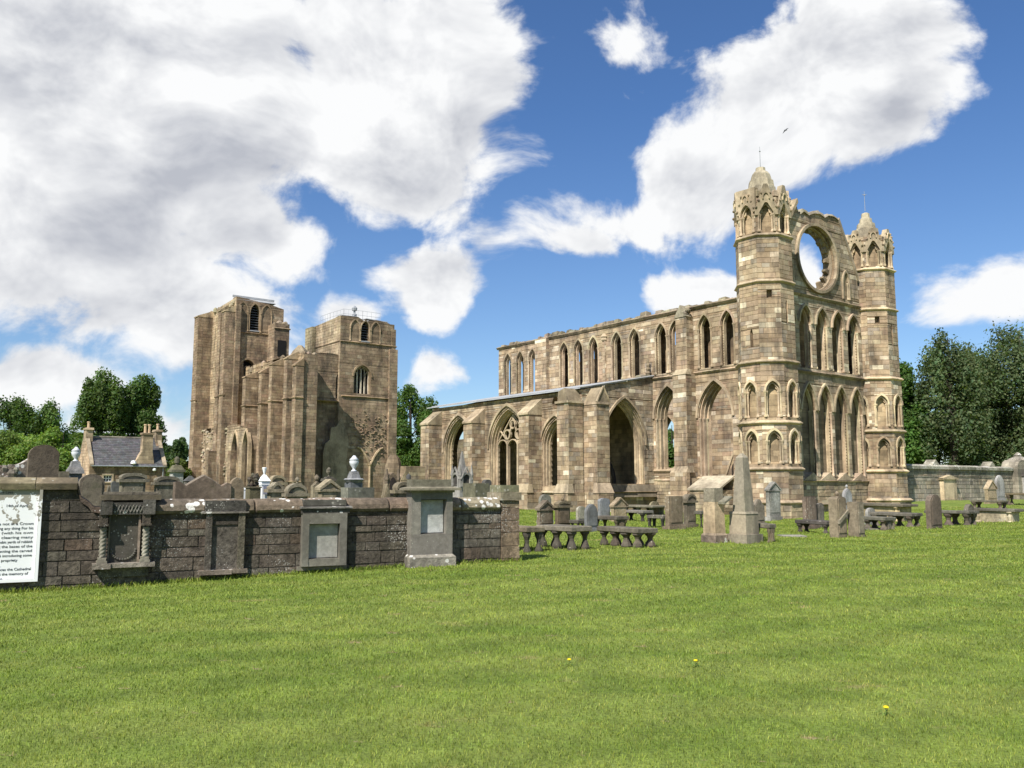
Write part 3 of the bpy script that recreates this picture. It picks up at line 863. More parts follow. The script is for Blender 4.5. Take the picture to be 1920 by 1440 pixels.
        for si, (z0, z1, ap, pal) in enumerate(stages):
            ap *= tk_
            # solid inner drum
            n8 = [(C[0] + (ap - .34) / math.cos(R(22.5)) * math.sin(R(142.5 + 22.5 + 45 * k)), C[1] + (ap - .34) / math.cos(R(22.5)) * math.cos(R(142.5 + 22.5 + 45 * k))) for k in range(8)]
            M.cores.rings([[(x, y, z0) for x, y in n8], [(x, y, z1) for x, y in n8]], jit((0.42, .32, .2), .05) if si in (2, 3, 6) else M.core_tint)
            for (k, nm) in faces:
                az = R(142.5 + 45 * k); n = (math.sin(az), math.cos(az)); d = (-n[1], n[0])
                if d[0] < 0: d = (n[1], -n[0])
                fr = Frame((C[0] + n[0] * ap, C[1] + n[1] * ap), d, n); hw = ap * tk
                rect = [(-hw, z0), (hw, z0), (hw, z1), (-hw, z1)]
                op = []
                if si == 2: op = [arch_open(0, .40 * tk_, 2.95, 4.35, .58 * tk_)]
                if si == 3: op = [arch_open(0, .40 * tk_, 5.75, 7.35, .58 * tk_)]
                if si == 6: op = [arch_open(0, .42 * tk_, 17.3, 18.45, .72 * tk_)]
                if si == 4 and nm == 'S' and ti == 0: op = [arch_open(.12, .11, 10.1, 11.0, .25)]
                if si == 4 and nm == 'E': op = [arch_open(-.1, .10, 11.6, 12.9, .2)]
                if si == 4 and nm == 'SE': op = [[(-.15, 13.1), (.17, 13.1), (.17, 13.6), (-.15, 13.6)]]
                M.core(fr, rect, op, .40, m=M.cores)
                M.face(fr, rect, op, ch=.30, bl=(.45, .95), pal=pal, rough=2.2 if si == 0 else 1.0)
                if si in (2, 3, 6):
                    m = MB(TRIM); (z0n, zsn, rn, hwn) = {2: (2.95, 4.35, .58, .40), 3: (5.75, 7.35, .58, .40), 6: (17.3, 18.45, .72, .42)}[si]; rn *= tk_; hwn *= tk_
                    arch_band(m, fr, 0, hwn, z0n, zsn, rn, .01, .12, -.11, .06, jit(TRIM_P, .15), jambs=False)
                    arch_band(m, fr, 0, hwn, z0n, zsn, rn, -.10, -.01, .06, .24, jit(TRIM, .15), jambs=False)
                    # cusped inner head
                    for sg in (-1, 1):
                        fr.prism(m, [(sg * .40 * tk_, zsn - .02), (sg * .40 * tk_, zsn + .28), (sg * .17 * tk_, zsn + .34), (sg * .20 * tk_, zsn + .14)], .16, .3, jit(TRIM_P, .1))
                        shaft(m, fr, sg * (hwn + .05), z0n, zsn, -.01, .055, jit(TRIM_P, .15)); shaft(m, fr, sg * (hwn - .06), z0n, zsn, .12, .05, jit(TRIM_P, .15))
                    P('blind_arch', m)
                if si == 6:        # gablet over every crown arch
                    m = MB((.40, .335, .225))
                    hh = 20.35 if ti == 0 else 20.1
                    if nm == 'S' and ti == 0:
                        gp = [(-.70, 18.6), (-.52, 18.6), (0, 19.30), (.52, 18.6), (.70, 18.6), (.72, 20.15), (-.72, 20.2)]
                    else:
                        gp = [(-.70, 18.35), (-.52, 18.35), (0, 19.30), (.52, 18.35), (.70, 18.35), (.68, 18.7), (.12, hh), (-.12, hh), (-.68, 18.7)]
                    gp = [(a_ * tk_, z_) for a_, z_ in gp]
                    fr.prism(m, gp, -.12, .25, jit((.40, .335, .225), .12))
                    arch_band(m, fr, 0, .16, 19.36, 19.5, .24, 0.0, .07, -.2, -.1, jit(TRIM_P, .1), jambs=True)
                    for sg in (-1, 1):      # crockets and broken corner blocks
                        for q in range(3):
                            a = (.62 - q * .17) * tk_; zz = 18.85 + q * .45
                            p = fr(sg * a, zz, -.14); r = rnd.uniform(.06, .10)
                            m.lathe((p[0], p[1], p[2] - r), [(r * .5, 0), (r, r * .8), (r * .6, r * 1.7)], 5, rnd.random(), tint=jit(TRIM_D, .2))
                    P('gablet', m)
        # strings round the turret
        for (z, ap) in ((.5, 1.92), (2.5, 1.78), (5.3, 1.76), (9.02, 1.74), (14.02, 1.66), (16.95, 1.64)):
            m = MB(); t = jit(TRIM if ti == 0 else TRIM_P, .1); ap *= tk_
            cc = 1 / math.cos(R(22.5))
            mk = lambda a, zz: [(C[0] + a * cc * math.sin(R(165 + 45 * k)), C[1] + a * cc * math.cos(R(165 + 45 * k)), zz) for k in range(8)]
            m.rings([mk(ap - .02, z), mk(ap + .13, z + .10), mk(ap + .13, z + .15), mk(ap - .03, z + .26)], t)
            P('turret_string', m)
        # domed stone cap in courses
        m = MB((.40, .35, .25)); rr = []
        prof = [(1.30, 19.2), (1.28, 19.75), (1.18, 19.8), (1.14, 20.25), (1.05, 20.28), (.98, 20.62), (.86, 20.66), (.74, 20.95), (.52, 21.12), (.40, 21.15), (.38, 21.32), (.2, 21.36)]
        if ti: prof = [(1.28, 19.2), (1.2, 19.8), (1.05, 19.85), (.98, 20.3), (.80, 20.35), (.74, 20.7), (.55, 20.75), (.5, 21.05), (.36, 21.1), (.34, 21.4), (.2, 21.45)]
        prof = [(r_ * (.80 if ti == 0 else .84), 19.2 + (z_ - 19.2) * (1.30 if ti == 0 else 1.12)) for r_, z_ in prof]
        m.lathe((C[0], C[1], 0), [(1.0, 18.9)] + prof, 8, R(22.5) + AX)
        P('domed_cap', m)
        m = MB((.36, .30, .21))       # broken parapet blocks round the cap
        for k in range(16):
            a = rnd.random() * 6.28; r = rnd.uniform(1.2, 1.6) * tk_; w = rnd.uniform(.12, .3) * tk_; zz = rnd.uniform(19.3, 19.9)
            m.lathe((C[0] + r * math.sin(a), C[1] + r * math.cos(a), zz - .3), [(w, 0), (w * .95, w * 1.6), (w * .7, w * 2.0)], 4, rnd.random() * 3, tint=jit((.36, .30, .21), .22))
        m.build_split('crown_stone', M_TRIM, root)
        m = MB((.2, .2, .2)); m.tube((C[0], C[1], 21.9), (C[0], C[1], 23.4), .025, .012, 5); m.lathe((C[0], C[1], 23.1), [(.02, -.06), (.06, 0), (.02, .06)], 6)
        if ti: m.tube((C[0] - .16, C[1], 23.15), (C[0] + .16, C[1], 23.15), .02, .02, 4)
        P('lightning_rod', m, M_IRON)

    # ---- side aisle
    eo = -6.84
    fa = F_south(eo)
    w1, w2, w3 = (24.0, 2.05, 1.6, 4.3, 2.75), (17.6, 2.15, 1.6, 4.4, 2.95), (12.12, 1.42, 1.6, 4.25, 2.0)
    hole = [(11.7, 6.95), (12.35, 6.9), (12.5, 7.3), (12.25, 7.75), (11.95, 7.72), (11.65, 7.35)]
    oa = [(9.4, .9), (28.0, .9), (28.0, 8.0), (9.4, 8.0)]
    wops = [arch_open(*w1), arch_open(*w2), arch_open(*w3), hole]
    M.core(fa, [(9.4, -.5), (28.0, -.5), (28.0, 8.0), (9.4, 8.0)], wops, .75)
    M.face(fa, oa, wops, ch=.34)
    M.face(fa, [(9.4, -.5), (28, -.5), (28, .9), (9.4, .9)], [], ch=.26, bl=(.35, .8), pal=PAL_RUB, rough=2.0)
    for wi, (c, hw, z0, zs, ri) in enumerate((w1, w2, w3)):
        m = MB(TRIM)
        arch_band(m, fa, c, hw, z0, zs, ri, .12, .27, -.12, .06, jit(TRIM, .1), jambs=False, seg=10)
        for k in range(3):
            arch_band(m, fa, c, hw, z0, zs, ri, -.08 * (k + 1), -.08 * k, .06 + .2 * k, .27 + .2 * k, jit(TRIM, .12), seg=10)
        m.hexa([fa(c - hw - .25, 1.15, -.16), fa(c + hw + .25, 1.15, -.16), fa(c + hw + .25, 1.15, .5), fa(c - hw - .25, 1.15, .5)],
               [fa(c - hw - .1, 1.62, .35), fa(c + hw + .1, 1.62, .35), fa(c + hw + .1, 1.62, .5), fa(c - hw - .1, 1.62, .5)], jit(TRIM, .1))
        P('window_moulding', m)
        # stubs of the saddle bars and lost glazing along the jamb
        m = MB(TRIM_D)
        for q in range(8):
            zz = z0 + .3 + q * .37; fa.box(m, c + hw - .36, c + hw - .28, zz, zz + .1, .5, .62, TRIM_D); fa.box(m, c - hw + .28, c - hw + .36, zz, zz + .1, .5, .62, TRIM_D)
        P('glazing_stubs', m)
    # intersecting tracery of the middle window
    c, hw, z0, zs, ri = w2; m = MB(TRIM); h = hw - .28
    for k in (-1, 0, 1):
        arch_band(m, fa, c + k * h * 2 / 3, h / 3 - .06, z0, 4.45, .55, 0, .07, .46, .66, jit(TRIM, .08), seg=5)
    for sg in (-1, 1):
        fa.box(m, c + sg * h / 3 - .075, c + sg * h / 3 + .075, z0, 4.9, .44, .68, jit(TRIM, .08))
        ring_band(m, fa, c + sg * h * .36, 5.42, .30, .40, .46, .66, 0, 2 * math.pi, 14, jit(TRIM, .08))
        m.tube(fa(c + sg * h / 3, 4.85, .56), fa(c - sg * .05, 6.9, .56), .075, .07, 5); m.tube(fa(c + sg * h * .95, 5.0, .56), fa(c + sg * .12, 6.8, .56), .06, .06, 5)
        m.tube(fa(c + sg * h / 3, 4.85, .56), fa(c + sg * h * .86, 5.75, .56), .07, .06, 5)
    ring_band(m, fa, c, 6.15, .26, .35, .46, .66, 0, 2 * math.pi, 14, jit(TRIM, .08))
    P('window_tracery', m)
    # buttresses with gabled or sloping weatherings
    for bi, (s0, s1, pj, zt) in enumerate(((26.5, 27.75, 1.25, 6.6), (20.45, 21.6, 1.2, 6.4), (13.6, 14.7, 1.2, 6.6), (9.35, 10.5, 1.25, 7.1))):
        block(M, s0, s1, eo - pj, eo + .02, -.5, zt, bl=(.4, .8))
        block(M, s0 - .12, s1 + .12, eo - pj - .22, eo + .02, -.5, 1.2, bl=(.4, .8))
        m = MB(); fb = F_south(eo - pj); t = jit(TRIM, .1)
        if bi < 3:
            m.hexa([fb(s0 - .05, zt - .05, -.1), fb(s1 + .05, zt - .05, -.1), fb(s1 + .05, zt - .05, pj + .02), fb(s0 - .05, zt - .05, pj + .02)],
                   [fb(s0 - .05, zt + .08, -.1), fb(s1 + .05, zt + .08, -.1), fb(s1 + .05, zt + 1.15, pj + .02), fb(s0 - .05, zt + 1.15, pj + .02)], t)
        else:
            m.hexa([fb(s0 - .1, zt - .05, -.12), fb(s1 + .1, zt - .05, -.12), fb(s1 + .1, zt - .05, pj + .02), fb(s0 - .1, zt - .05, pj + .02)],
                   [fb(s0 - .1, zt + .1, -.12), fb(s1 + .1, zt + .1, -.12), fb(s1 + .1, zt + .1, pj + .02), fb(s0 - .1, zt + .1, pj + .02)], t)
            fb.prism(m, [(s0 + .05, zt + .1), (s1 - .05, zt + .1), (s1 - .15, zt + .75), (s0 + .4, zt + .95)], 0, pj, jit(TRIM_D, .1))
        m.hexa([fb(s0 - .18, 1.15, -.28), fb(s1 + .18, 1.15, -.28), fb(s1 + .18, 1.15, .3), fb(s0 - .18, 1.15, .3)], [fb(s0 - .02, 1.75, -.01), fb(s1 + .02, 1.75, -.01), fb(s1 + .02, 1.75, .3), fb(s0 - .02, 1.75, .3)], t)
        m.build_split('buttress_weathering', M_TRIM, root)
    # east wall of the aisle and its great arch
    fe = F_east(9.4)
    big = (-2.95, 1.95, 1.75, 4.45, 3.15)
    oe = [(eo, .9), (0.05, .9), (0.05, 9.5), (-1.5, 9.2), (-3.0, 8.85), (eo, 8.0)]
    M.core(fe, [(eo + .02, -.5), (0.0, -.5), (0.0, 9.5), (eo + .02, 7.95)], [arch_open(*big)], .8)
    M.face(fe, oe, [arch_open(*big)], pal=PAL_GABLE + [((.40, .36, .29), 4)], ch=.30, bl=(.35, .8), rough=1.5)
    M.face(fe, [(eo, -.5), (0.05, -.5), (0.05, .9), (eo, .9)], [], ch=.26, bl=(.4, .9), pal=PAL_RUB, rough=1.6)
    m = MB(TRIM); c, hw, z0, zs, ri = big
    arch_band(m, fe, c, hw, z0, zs, ri, .06, .20, -.14, .06, jit(TRIM, .1), jambs=False, seg=10)
    for k in range(4):
        arch_band(m, fe, c, hw, z0, zs, ri, -.06 * (k + 1), -.06 * k, .08 + .16 * k, .26 + .16 * k, jit(TRIM_P if k % 2 else TRIM, .12), seg=10)
    m.hexa([fe(c - hw - .3, .85, -.3), fe(c + hw + .9, .85, -.3), fe(c + hw + .9, .85, .4), fe(c - hw - .3, .85, .4)], [fe(c - hw - .3, 1.7, 0), fe(c + hw + .9, 1.7, 0), fe(c + hw + .9, 1.7, .4), fe(c - hw - .3, 1.7, .4)], jit((.22, .19, .14), .1))
    P('great_arch_moulding', m)
    m = MB(); string(m, fe, -5.0, .05, 1.1, .18, .32, TRIM_D); P('plinth_course', m)
    # buttress of the aisle towards the east
    block(M, 8.15, 9.42, eo + .15, eo + 1.3, -.5, 7.0, bl=(.4, .8)); block(M, 7.95, 9.42, eo + .05, eo + 1.4, -.5, 1.2, bl=(.4, .8))
    m = MB(); fb = F_east(8.15); t = jit(TRIM, .1)
    m.hexa([fb(eo + .1, 6.95, -.1), fb(eo + 1.35, 6.95, -.1), fb(eo + 1.35, 6.95, 1.26), fb(eo + .1, 6.95, 1.26)], [fb(eo + .1, 7.1, -.1), fb(eo + 1.35, 7.1, -.1), fb(eo + 1.35, 7.1, 1.26), fb(eo + .1, 7.1, 1.26)], t)
    fb.prism(m, [(eo + .15, 7.1), (eo + 1.3, 7.1), (eo + .72, 8.1)], -.04, 1.26, jit(TRIM_D, .1))
    for sg in (-1, 1): m.tube(fb(eo + .72 + sg * .62, 7.08, -.05), fb(eo + .72, 8.15, -.05), .07, .06, 5, jit(TRIM, .1))
    m.hexa([fb(eo + .0, 1.15, -.24), fb(eo + 1.45, 1.15, -.24), fb(eo + 1.45, 1.15, .3), fb(eo + .0, 1.15, .3)], [fb(eo + .13, 1.8, -.01), fb(eo + 1.32, 1.8, -.01), fb(eo + 1.32, 1.8, .3), fb(eo + .13, 1.8, .3)], t)
    m.build_split('buttress_weathering', M_TRIM, root)
    # west end wall of the aisle
    M.core(F_west(28.0), [(eo, -.5), (0, -.5), (0, 9.4), (eo, 7.75)], [arch_open(-3.4, 1.5, 0, 4.5, 2.4)], .9)
    # dark inner tomb recess seen through the great arch
    fi = F_south(-1.15)
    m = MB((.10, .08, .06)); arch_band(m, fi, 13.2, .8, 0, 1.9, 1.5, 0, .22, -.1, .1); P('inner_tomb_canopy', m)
    # lead roof
    m = MB((.42, .44, .46)); fr = F_south(-7.15); n = 24
    for k in range(n):
        a0, a1 = 9.25 + (28.4 - 9.25) * k / n, 9.25 + (28.4 - 9.25) * (k + 1) / n
        m.hexa([fr(a0, 8.03, 0), fr(a1, 8.03, 0), fr(a1, 9.34, 7.1), fr(a0, 9.34, 7.1)], [fr(a0, 8.10, 0), fr(a1, 8.10, 0), fr(a1, 9.42, 7.1), fr(a0, 9.42, 7.1)])
        m.tube(fr(a0, 8.12, 0.0), fr(a0, 9.44, 7.1), .045, .045, 5)
    P('lead_roof', m, M_LEAD)
    m = MB(TRIM_D)      # rough masonry head where the lean-to meets the wall
    for k in range(26):
        a = rnd.uniform(-6.6, -.3); zz = 7.85 + (a + 6.84) * .245
        p = fe(a, zz - .05, rnd.uniform(.0, .5)); r = rnd.uniform(.12, .25)
        m.lathe(p, [(r, 0), (r, r * .5), (r * .5, r * .9)], 5, rnd.random() * 3, tint=jit((.27, .24, .18), .25))
    p = fe(-.35, 9.5, .1)
    for q in range(4): m.lathe((p[0], p[1], 9.5 + q * .28), [(.16 - q * .03, 0), (.22 - q * .04, .12), (.10, .28)], 5, rnd.random(), tint=TRIM_D)
    m.build_split('verge_stone', M_TRIM, root)
    M.finish(root, M_ASH, M_CORE, keep=300, minpx=45)
    return root


build_choir()


def build_nave_fragment():
    p = loc(40.0, 4.0)
    r = thing('nave_wall_fragment', 'pale sunlit fragment of ruined wall seen through the open left aisle window', 'ruin', p)
    M = Masonry(PAL_RUB, ch=.32); f = F_east(40.0)
    ol = [(.6, -.3), (8.5, -.3), (8.5, 5.0), (7.2, 5.6), (5.0, 6.4), (3.4, 6.2), (2.2, 6.9), (.6, 6.6)]
    M.core(f, ol, [], .9); M.face(f, ol, []); M.finish(r, M_ASH, M_CORE, keep=0)


build_nave_fragment()
# ------------------------------------------------------------------ west towers
TW = at(635, 750, 100.0)[:2]


def e_at(px, s_, O=TW):
    """local north coordinate where a line at westing s_ meets a photo column"""
    k = (px - 960) / (FPX / math.cos(TILT))
    X0, Y0 = O[0] + Wd[0] * s_, O[1] + Wd[1] * s_
    return (k * Y0 - X0) / (Nd[0] - k * Nd[1])


def zz(px, py, s_, e_, O=TW): return at(px, py, loc(s_, e_, 0, O)[1])[2]


def build_towers():
    root = thing('west_towers_ruin', 'pair of square roofless sandstone towers joined by a buttressed ruined wall, behind the gravestones', 'ruin', loc(0, 0, 0, TW))
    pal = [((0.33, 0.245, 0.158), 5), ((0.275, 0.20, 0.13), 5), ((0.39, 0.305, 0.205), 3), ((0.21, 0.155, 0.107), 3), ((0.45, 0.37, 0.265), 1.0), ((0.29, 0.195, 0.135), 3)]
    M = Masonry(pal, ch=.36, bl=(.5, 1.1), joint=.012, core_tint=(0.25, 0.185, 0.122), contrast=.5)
    P = lambda nm, m, mat=None, **k: m.build(nm, mat or M_TRIM, root, **k)
    O = TW
    tr = (0.33, 0.245, 0.155); tl = (0.44, 0.34, 0.22)
    # ---- north tower
    n1 = e_at(735, 0); H1 = zz(680, 597, 0, 3) ; zb = zz(680, 645, 0, 3); zm = zz(690, 745, 0, 3.5); wt = zz(675, 685, 0, 2.7); wb = zz(675, 738, 0, 2.7)
    ew = e_at(675, 0); el = e_at(679, 0); sp = n1
    f = F_east(0, 0, O)
    win = arch_open(ew, 1.12, wb, wt - 1.35, 1.35)
    lv = arch_open(el, .52, zb + .25, H1 - 1.25, .95)
    bl = [arch_open(el - 1.4, .58, zb + .2, H1 - 1.3, .95), arch_open(el + 1.45, .58, zb + .2, H1 - 1.4, .95)]
    otl = [(0, -.3), (sp, -.3), (sp, zb), (sp - .1, H1 - .6), (sp - .8, H1 - .2), (4.8, H1), (3.2, H1 - .35), (2.3, H1 + .1), (0, H1)]
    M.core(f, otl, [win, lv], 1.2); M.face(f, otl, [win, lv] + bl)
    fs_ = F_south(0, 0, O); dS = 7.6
    M.core(fs_, [(0, -.3), (dS, -.3), (dS, H1 - .3), (0, H1)], [], 1.2); M.face(fs_, [(0, -.3), (dS, -.3), (dS, H1 - .3), (0, H1)], [], pal=[((.42, .33, .22), 4), ((.36, .28, .18), 3), ((.48, .39, .27), 2)])  # south face stones paler, painting its sunlit side
    M.core(F_west(dS, 0, O), [(0, -.3), (sp, -.3), (sp, H1 - .2), (0, H1 - .3)], [], 1.0); M.core(F_north(sp, 0, O), [(0, -.3), (dS, -.3), (dS, H1 - .3), (0, H1 - .3)], [], 1.0)
    block(M, -.30, 0.7, sp - .75, sp + .35, -.3, zb - .3, O=O); block(M, -.05, .6, sp - .4, sp + .2, zb - .3, H1 - .9, O=O)
    m = MB(); string(m, f, 0, sp + .3, zb, .2, .16, tr); P('string_course', m)
    m = MB(); string(m, f, .3, sp + .3, zm - .1, .2, .16, tr); P('string_course', m)
    m = MB(); string(m, fs_, 0, dS, zb, .2, .14, tl); P('string_course', m)
    m = MB(tr); arch_band(m, f, ew, 1.12, wb, wt - 1.35, 1.35, .02, .2, -.12, .06, jambs=False); arch_band(m, f, ew, 1.12, wb, wt - 1.35, 1.35, -.14, 0, .1, .4, tl)
    P('window_moulding', m)
    m = MB((.60, .53, .42))
    for k in range(4):
        arch_band(m, f, ew - .75 + .5 * k, .17, wb, wt - 1.1 + (.5 if k in (1, 2) else 0), .3, 0, .07, .3, .5, jit((.6, .53, .42), .1), seg=4)
    P('window_tracery', m)
    m = MB((.03, .028, .025)); f.box(m, ew - 1.1, ew + 1.1, wb, wt - .2, .9, 1.0); P('window_shade_panel', m, M_BLACK)  # black panel behind the tracery paints the dark interior
    for q in (el - 1.35, el, el + 1.4):
        m = MB(tr); arch_band(m, f, q, .55, zb + .3, H1 - 1.3, .95, .02, .14, -.1, .06, jit(tl, .1), jambs=False)
        for sg in (-1, 1): shaft(m, f, q + sg * .62, zb + .25, H1 - 1.3, -.02, .06, tl)
        P('belfry_moulding', m)
    m = MB((.2, .19, .17)); z = zb + .45
    while z < H1 - .6:
        m.hexa([f(el - .45, z, .25), f(el + .45, z, .25), f(el + .45, z + .14, .6), f(el - .45, z + .14, .6)], [f(el - .45, z + .05, .25), f(el + .45, z + .05, .25), f(el + .45, z + .19, .6), f(el - .45, z + .19, .6)]); z += .30
    P('belfry_louvre', m, M_LOUVRE)
    m = MB((.02, .02, .02)); f.box(m, el - .47, el + .47, zb + .25, H1 - .35, .7, .8); P('belfry_shade_panel', m, M_BLACK)  # black sheet standing in for the shade behind the louvres
    m = MB((.62, .63, .64)); f.box(m, el - .55, el + .55, zb + .25, zb + .36, -.12, .3); P('lead_sill', m, M_LEAD)
    # lead flashing, walkway rail and lantern on top
    m = MB((.6, .6, .6)); 
    for (a, b, zq, zr) in ((0.2, 2.2, H1 + .1, H1 + .12), (2.3, 3.3, H1 - .3, H1 - .3), (3.4, 6.4, H1 + .05, H1 - .05)):
        m.hexa([f(a, zq - .05, .1), f(b, zr - .05, .1), f(b, zr + .05, 1.3), f(a, zq + .05, 1.3)], [f(a, zq + .03, .1), f(b, zr + .03, .1), f(b, zr + .15, 1.3), f(a, zq + .15, 1.3)])
    P('lead_flashing', m, M_LEAD)
    m = MB((.3, .3, .3)); pts = [loc(7.2, .8, 0, O), loc(4.5, .8, 0, O), loc(1.2, 1.0, 0, O), loc(1.0, 3.4, 0, O), loc(1.0, 5.8, 0, O)]
    for a, b in zip(pts, pts[1:]):
        for hz in (.55, 1.1): m.tube((a[0], a[1], H1 + hz), (b[0], b[1], H1 + hz), .018, .018, 4)
        for k in range(5):
            q = k / 4; x, y = a[0] + (b[0] - a[0]) * q, a[1] + (b[1] - a[1]) * q
            m.tube((x, y, H1 - .3), (x, y, H1 + 1.1), .018, .018, 4)
    P('roof_railing', m, M_IRON)
    m = MB((.25, .25, .25)); c = loc(1.6, 2.6, 0, O)
    m.lathe((c[0], c[1], H1), [(.28, 0), (.28, .7), (.12, .8), (.12, 1.1), (.3, 1.15), (.34, 1.45), (.12, 1.7), (.04, 1.75)], 8, tint=(.5, .5, .5)); P('roof_lantern', m, M_IRON)
    # stair turret behind the tower's left edge
    block(M, 6.6, 8.6, -.55, 1.6, zb - 3, zz(592, 615, 7.5, 0) , O=O, pal=[((.38, .32, .21), 1), ((.33, .29, .18), 1)])
    # lower part of the east face: scar of a lost vault, render patch, springers
    m = MB(tr); ea, eb, er = e_at(692, 0), e_at(716, 0), e_at(668, 0)
    zs = zz(692, 872, 0, ea)
    for (tx, tz) in ((eb, zz(714, 840, 0, eb)), (er, zz(668, 838, 0, er))):
        pts = [(ea + (tx - ea) * q, zs + (tz - zs) * math.sin(q * math.pi / 2)) for q in (0, .25, .5, .75, 1.0)]
        for a, b in zip(pts, pts[1:]): m.tube(f(a[0], a[1], -.1), f(b[0], b[1], -.1), .14, .14, 5, tl)
    shaft(m, f, ea, -.3, zs + .1, -.1, .14, tl); P('vault_springer', m)
    m = MB((.37, .295, .205)); q0, q1 = e_at(604, 0), e_at(655, 0)
    f.prism(m, [(q0, -.2), (q1, -.2), (q1 - .15, 2.5), (q1 - .5, 4.2), (q1 - .25, zz(650, 825, 0, 1.5)), (q1 - .75, zz(643, 800, 0, .8)), (q1 - 1.2, zz(638, 784, 0, .8)), (q1 - 1.8, zz(630, 800, 0, .8)), (q0 + .9, zz(622, 802, 0, -1)), (q0 + .8, zz(615, 825, 0, -1)), (q0 + .2, zz(610, 832, 0, -1)), (q0, zz(605, 850, 0, -1.8))], -.05, .2); P('cement_render_patch', m, M_GREY)
    m = MB((.25, .18, .115)); ra, rb = e_at(665, 0), sp - .5      # rough torn rubble
    for k in range(170):
        z = rnd.gauss(zz(690, 815, 0, 4), 1.3); a = rnd.uniform(ra - .8, rb + .3) ; r = rnd.uniform(.06, .17)
        p = f(a, z, -.02); m.lathe((p[0], p[1], z), [(r, -r * .4), (r * 1.1, 0), (r * .6, r * .35)], 5, rnd.random() * 3, tint=jit((.31, .23, .15), .25))
    P('torn_rubble_face', m, kind='stuff')
    # ---- recessed wall between the north tower and the buttressed wall
    r0 = e_at(585, .3); zt = zz(640, 664, 0, 0); zc = zz(640, 752, 0, 0)
    fr = F_east(.3, 0, O); top = [(.2, zt - .05)] + jag(.2, r0, zt, .12, .8, 5) + [(r0, zt)]
    slit = arch_open(e_at(641, .3) - .75, .30, zc + .3, zc + 2.6, .7)
    M.core(fr, [(r0, zc), (.2, zc)] + top, [slit], 1.0); M.face(fr, [(r0, zc), (.2, zc)] + top, [slit], ch=.3, rough=1.4)
    fr2 = F_east(.75, 0, O); M.core(fr2, [(r0, -.3), (.1, -.3), (.1, zc), (r0, zc)], [], 1.0); M.face(fr2, [(r0, -.3), (.1, -.3), (.1, zc), (r0, zc)], [], ch=.3, rough=1.6)
    m = MB(); string(m, fr, r0, .1, zc - .1, .2, .2, tr); P('string_course', m)
    # ---- buttressed south wall running back to the south tower
    sf, sb = -3.3, 14.0
    e1 = e_at(590, sf); e0 = e_at(562, sf)
    ztop = zz(575, 664, sf, e0); z1 = zz(575, 748, sf, e0); z2 = zz(575, 905, sf, e0)
    fw = F_south(e0, 0, O)
    xs = lambda px: next((q for q in [sf + .02 * i for i in range(1200)] if (lambda p: p[0] <= px)(proj(loc(q, e0, 9, O)))), sb)
    lan = [arch_open(xs(px), .55, z1 + .9, ztop - 2.6 - dz, 1.1) for px, dz in ((541, .0), (521, .3), (500, .6))]
    topw = [(sf, ztop)] + jag(sf, sb, ztop + .3, .35, 1.1, 8) + [(sb, ztop - .2)]
    ow = [(sb, -.3), (sf, -.3)] + topw
    M.core(fw, ow, lan, e1 - e0); M.face(fw, ow, lan, pal=[((.42, .32, .2), 3), ((.35, .25, .15), 3), ((.48, .38, .25), 2)])  # paler palette paints the sun on this south wall
    fe_ = F_east(sf - .02, 0, O); M.face(fe_, [(e0, -.3), (e1, -.3), (e1, ztop), (e0, ztop)], [])
    for q in lan:
        m = MB(tl); c = (q[0][0] + q[-1][0]) / 2; arch_band(m, fw, c, .55, z1 + .9, q[1][1], 1.1, .02, .18, -.1, .06)
        P('lancet_moulding', m)
    for i, (px, w, pj, zh) in enumerate(((579, .9, .9, ztop - 1.3), (556, .9, 1.25, ztop - .4), (531, .8, 1.5, ztop - .7), (508, .8, 1.3, ztop - 1.2), (484, 1.0, 1.7, ztop - 1.4))):
        s0 = xs(px) if i else sf - .25
        block(M, s0, s0 + w, e0 - pj, e0 + .02, -.3, zh, O=O)
        m = MB(tr); fb = F_south(e0 - pj, 0, O)
        m.hexa([fb(s0 - .05, zh - .05, -.1), fb(s0 + w + .05, zh - .05, -.1), fb(s0 + w + .05, zh - .05, pj), fb(s0 - .05, zh - .05, pj)],
               [fb(s0 - .05, zh + .08, -.1), fb(s0 + w + .05, zh + .08, -.1), fb(s0 + w + .05, zh + .9, pj), fb(s0 - .05, zh + .9, pj)], jit(tr, .15))
        string(m, fb, s0 - .1, s0 + w + .1, z1, .2, .14, tr); string(m, fb, s0 - .1, s0 + w + .1, z2, .2, .14, tr)
        fz = F_east(s0, 0, O); string(m, fz, e0 - pj - .1, e0, z1, .2, .14, tr); string(m, fz, e0 - pj - .1, e0, z2, .2, .14, tr)
        m.build_split('buttress_weathering', M_TRIM, root)
    m = MB(); string(m, fw, sf, sb, z1, .2, .12, tr); P('string_course', m)
    m = MB(tr)     # jagged wall head
    for k in range(60):
        p = fw(rnd.uniform(sf, sb), ztop + rnd.uniform(-.2, .3), rnd.uniform(0, e1 - e0)); r = rnd.uniform(.15, .4)
        m.lathe(p, [(r, -r), (r * .9, r * .3), (r * .3, r * .9)], 5, rnd.random() * 3, tint=jit((.29, .23, .155), .25))
    pk = fw(xs(546), ztop + .2, .8); m.lathe(pk, [(1.5, -.4), (.9, .6), (.25, 1.2)], 5, .4, tint=(.27, .22, .15)); m.build_split('wall_head_stone', M_TRIM, root)
    # ---- south tower
    s0 = sb; c0, c1 = e_at(430, s0), e_at(522, s0)
    H2 = zz(470, 566, s0, (c0 + c1) / 2); zb2 = zz(466, 625, s0, c0 + 2); zw0, zw1 = zz(452, 735, s0, c0 + 1.4), zz(452, 674, s0, c0 + 1.4)
    f = F_east(s0, 0, O); ew, el = e_at(452, s0), e_at(467, s0)
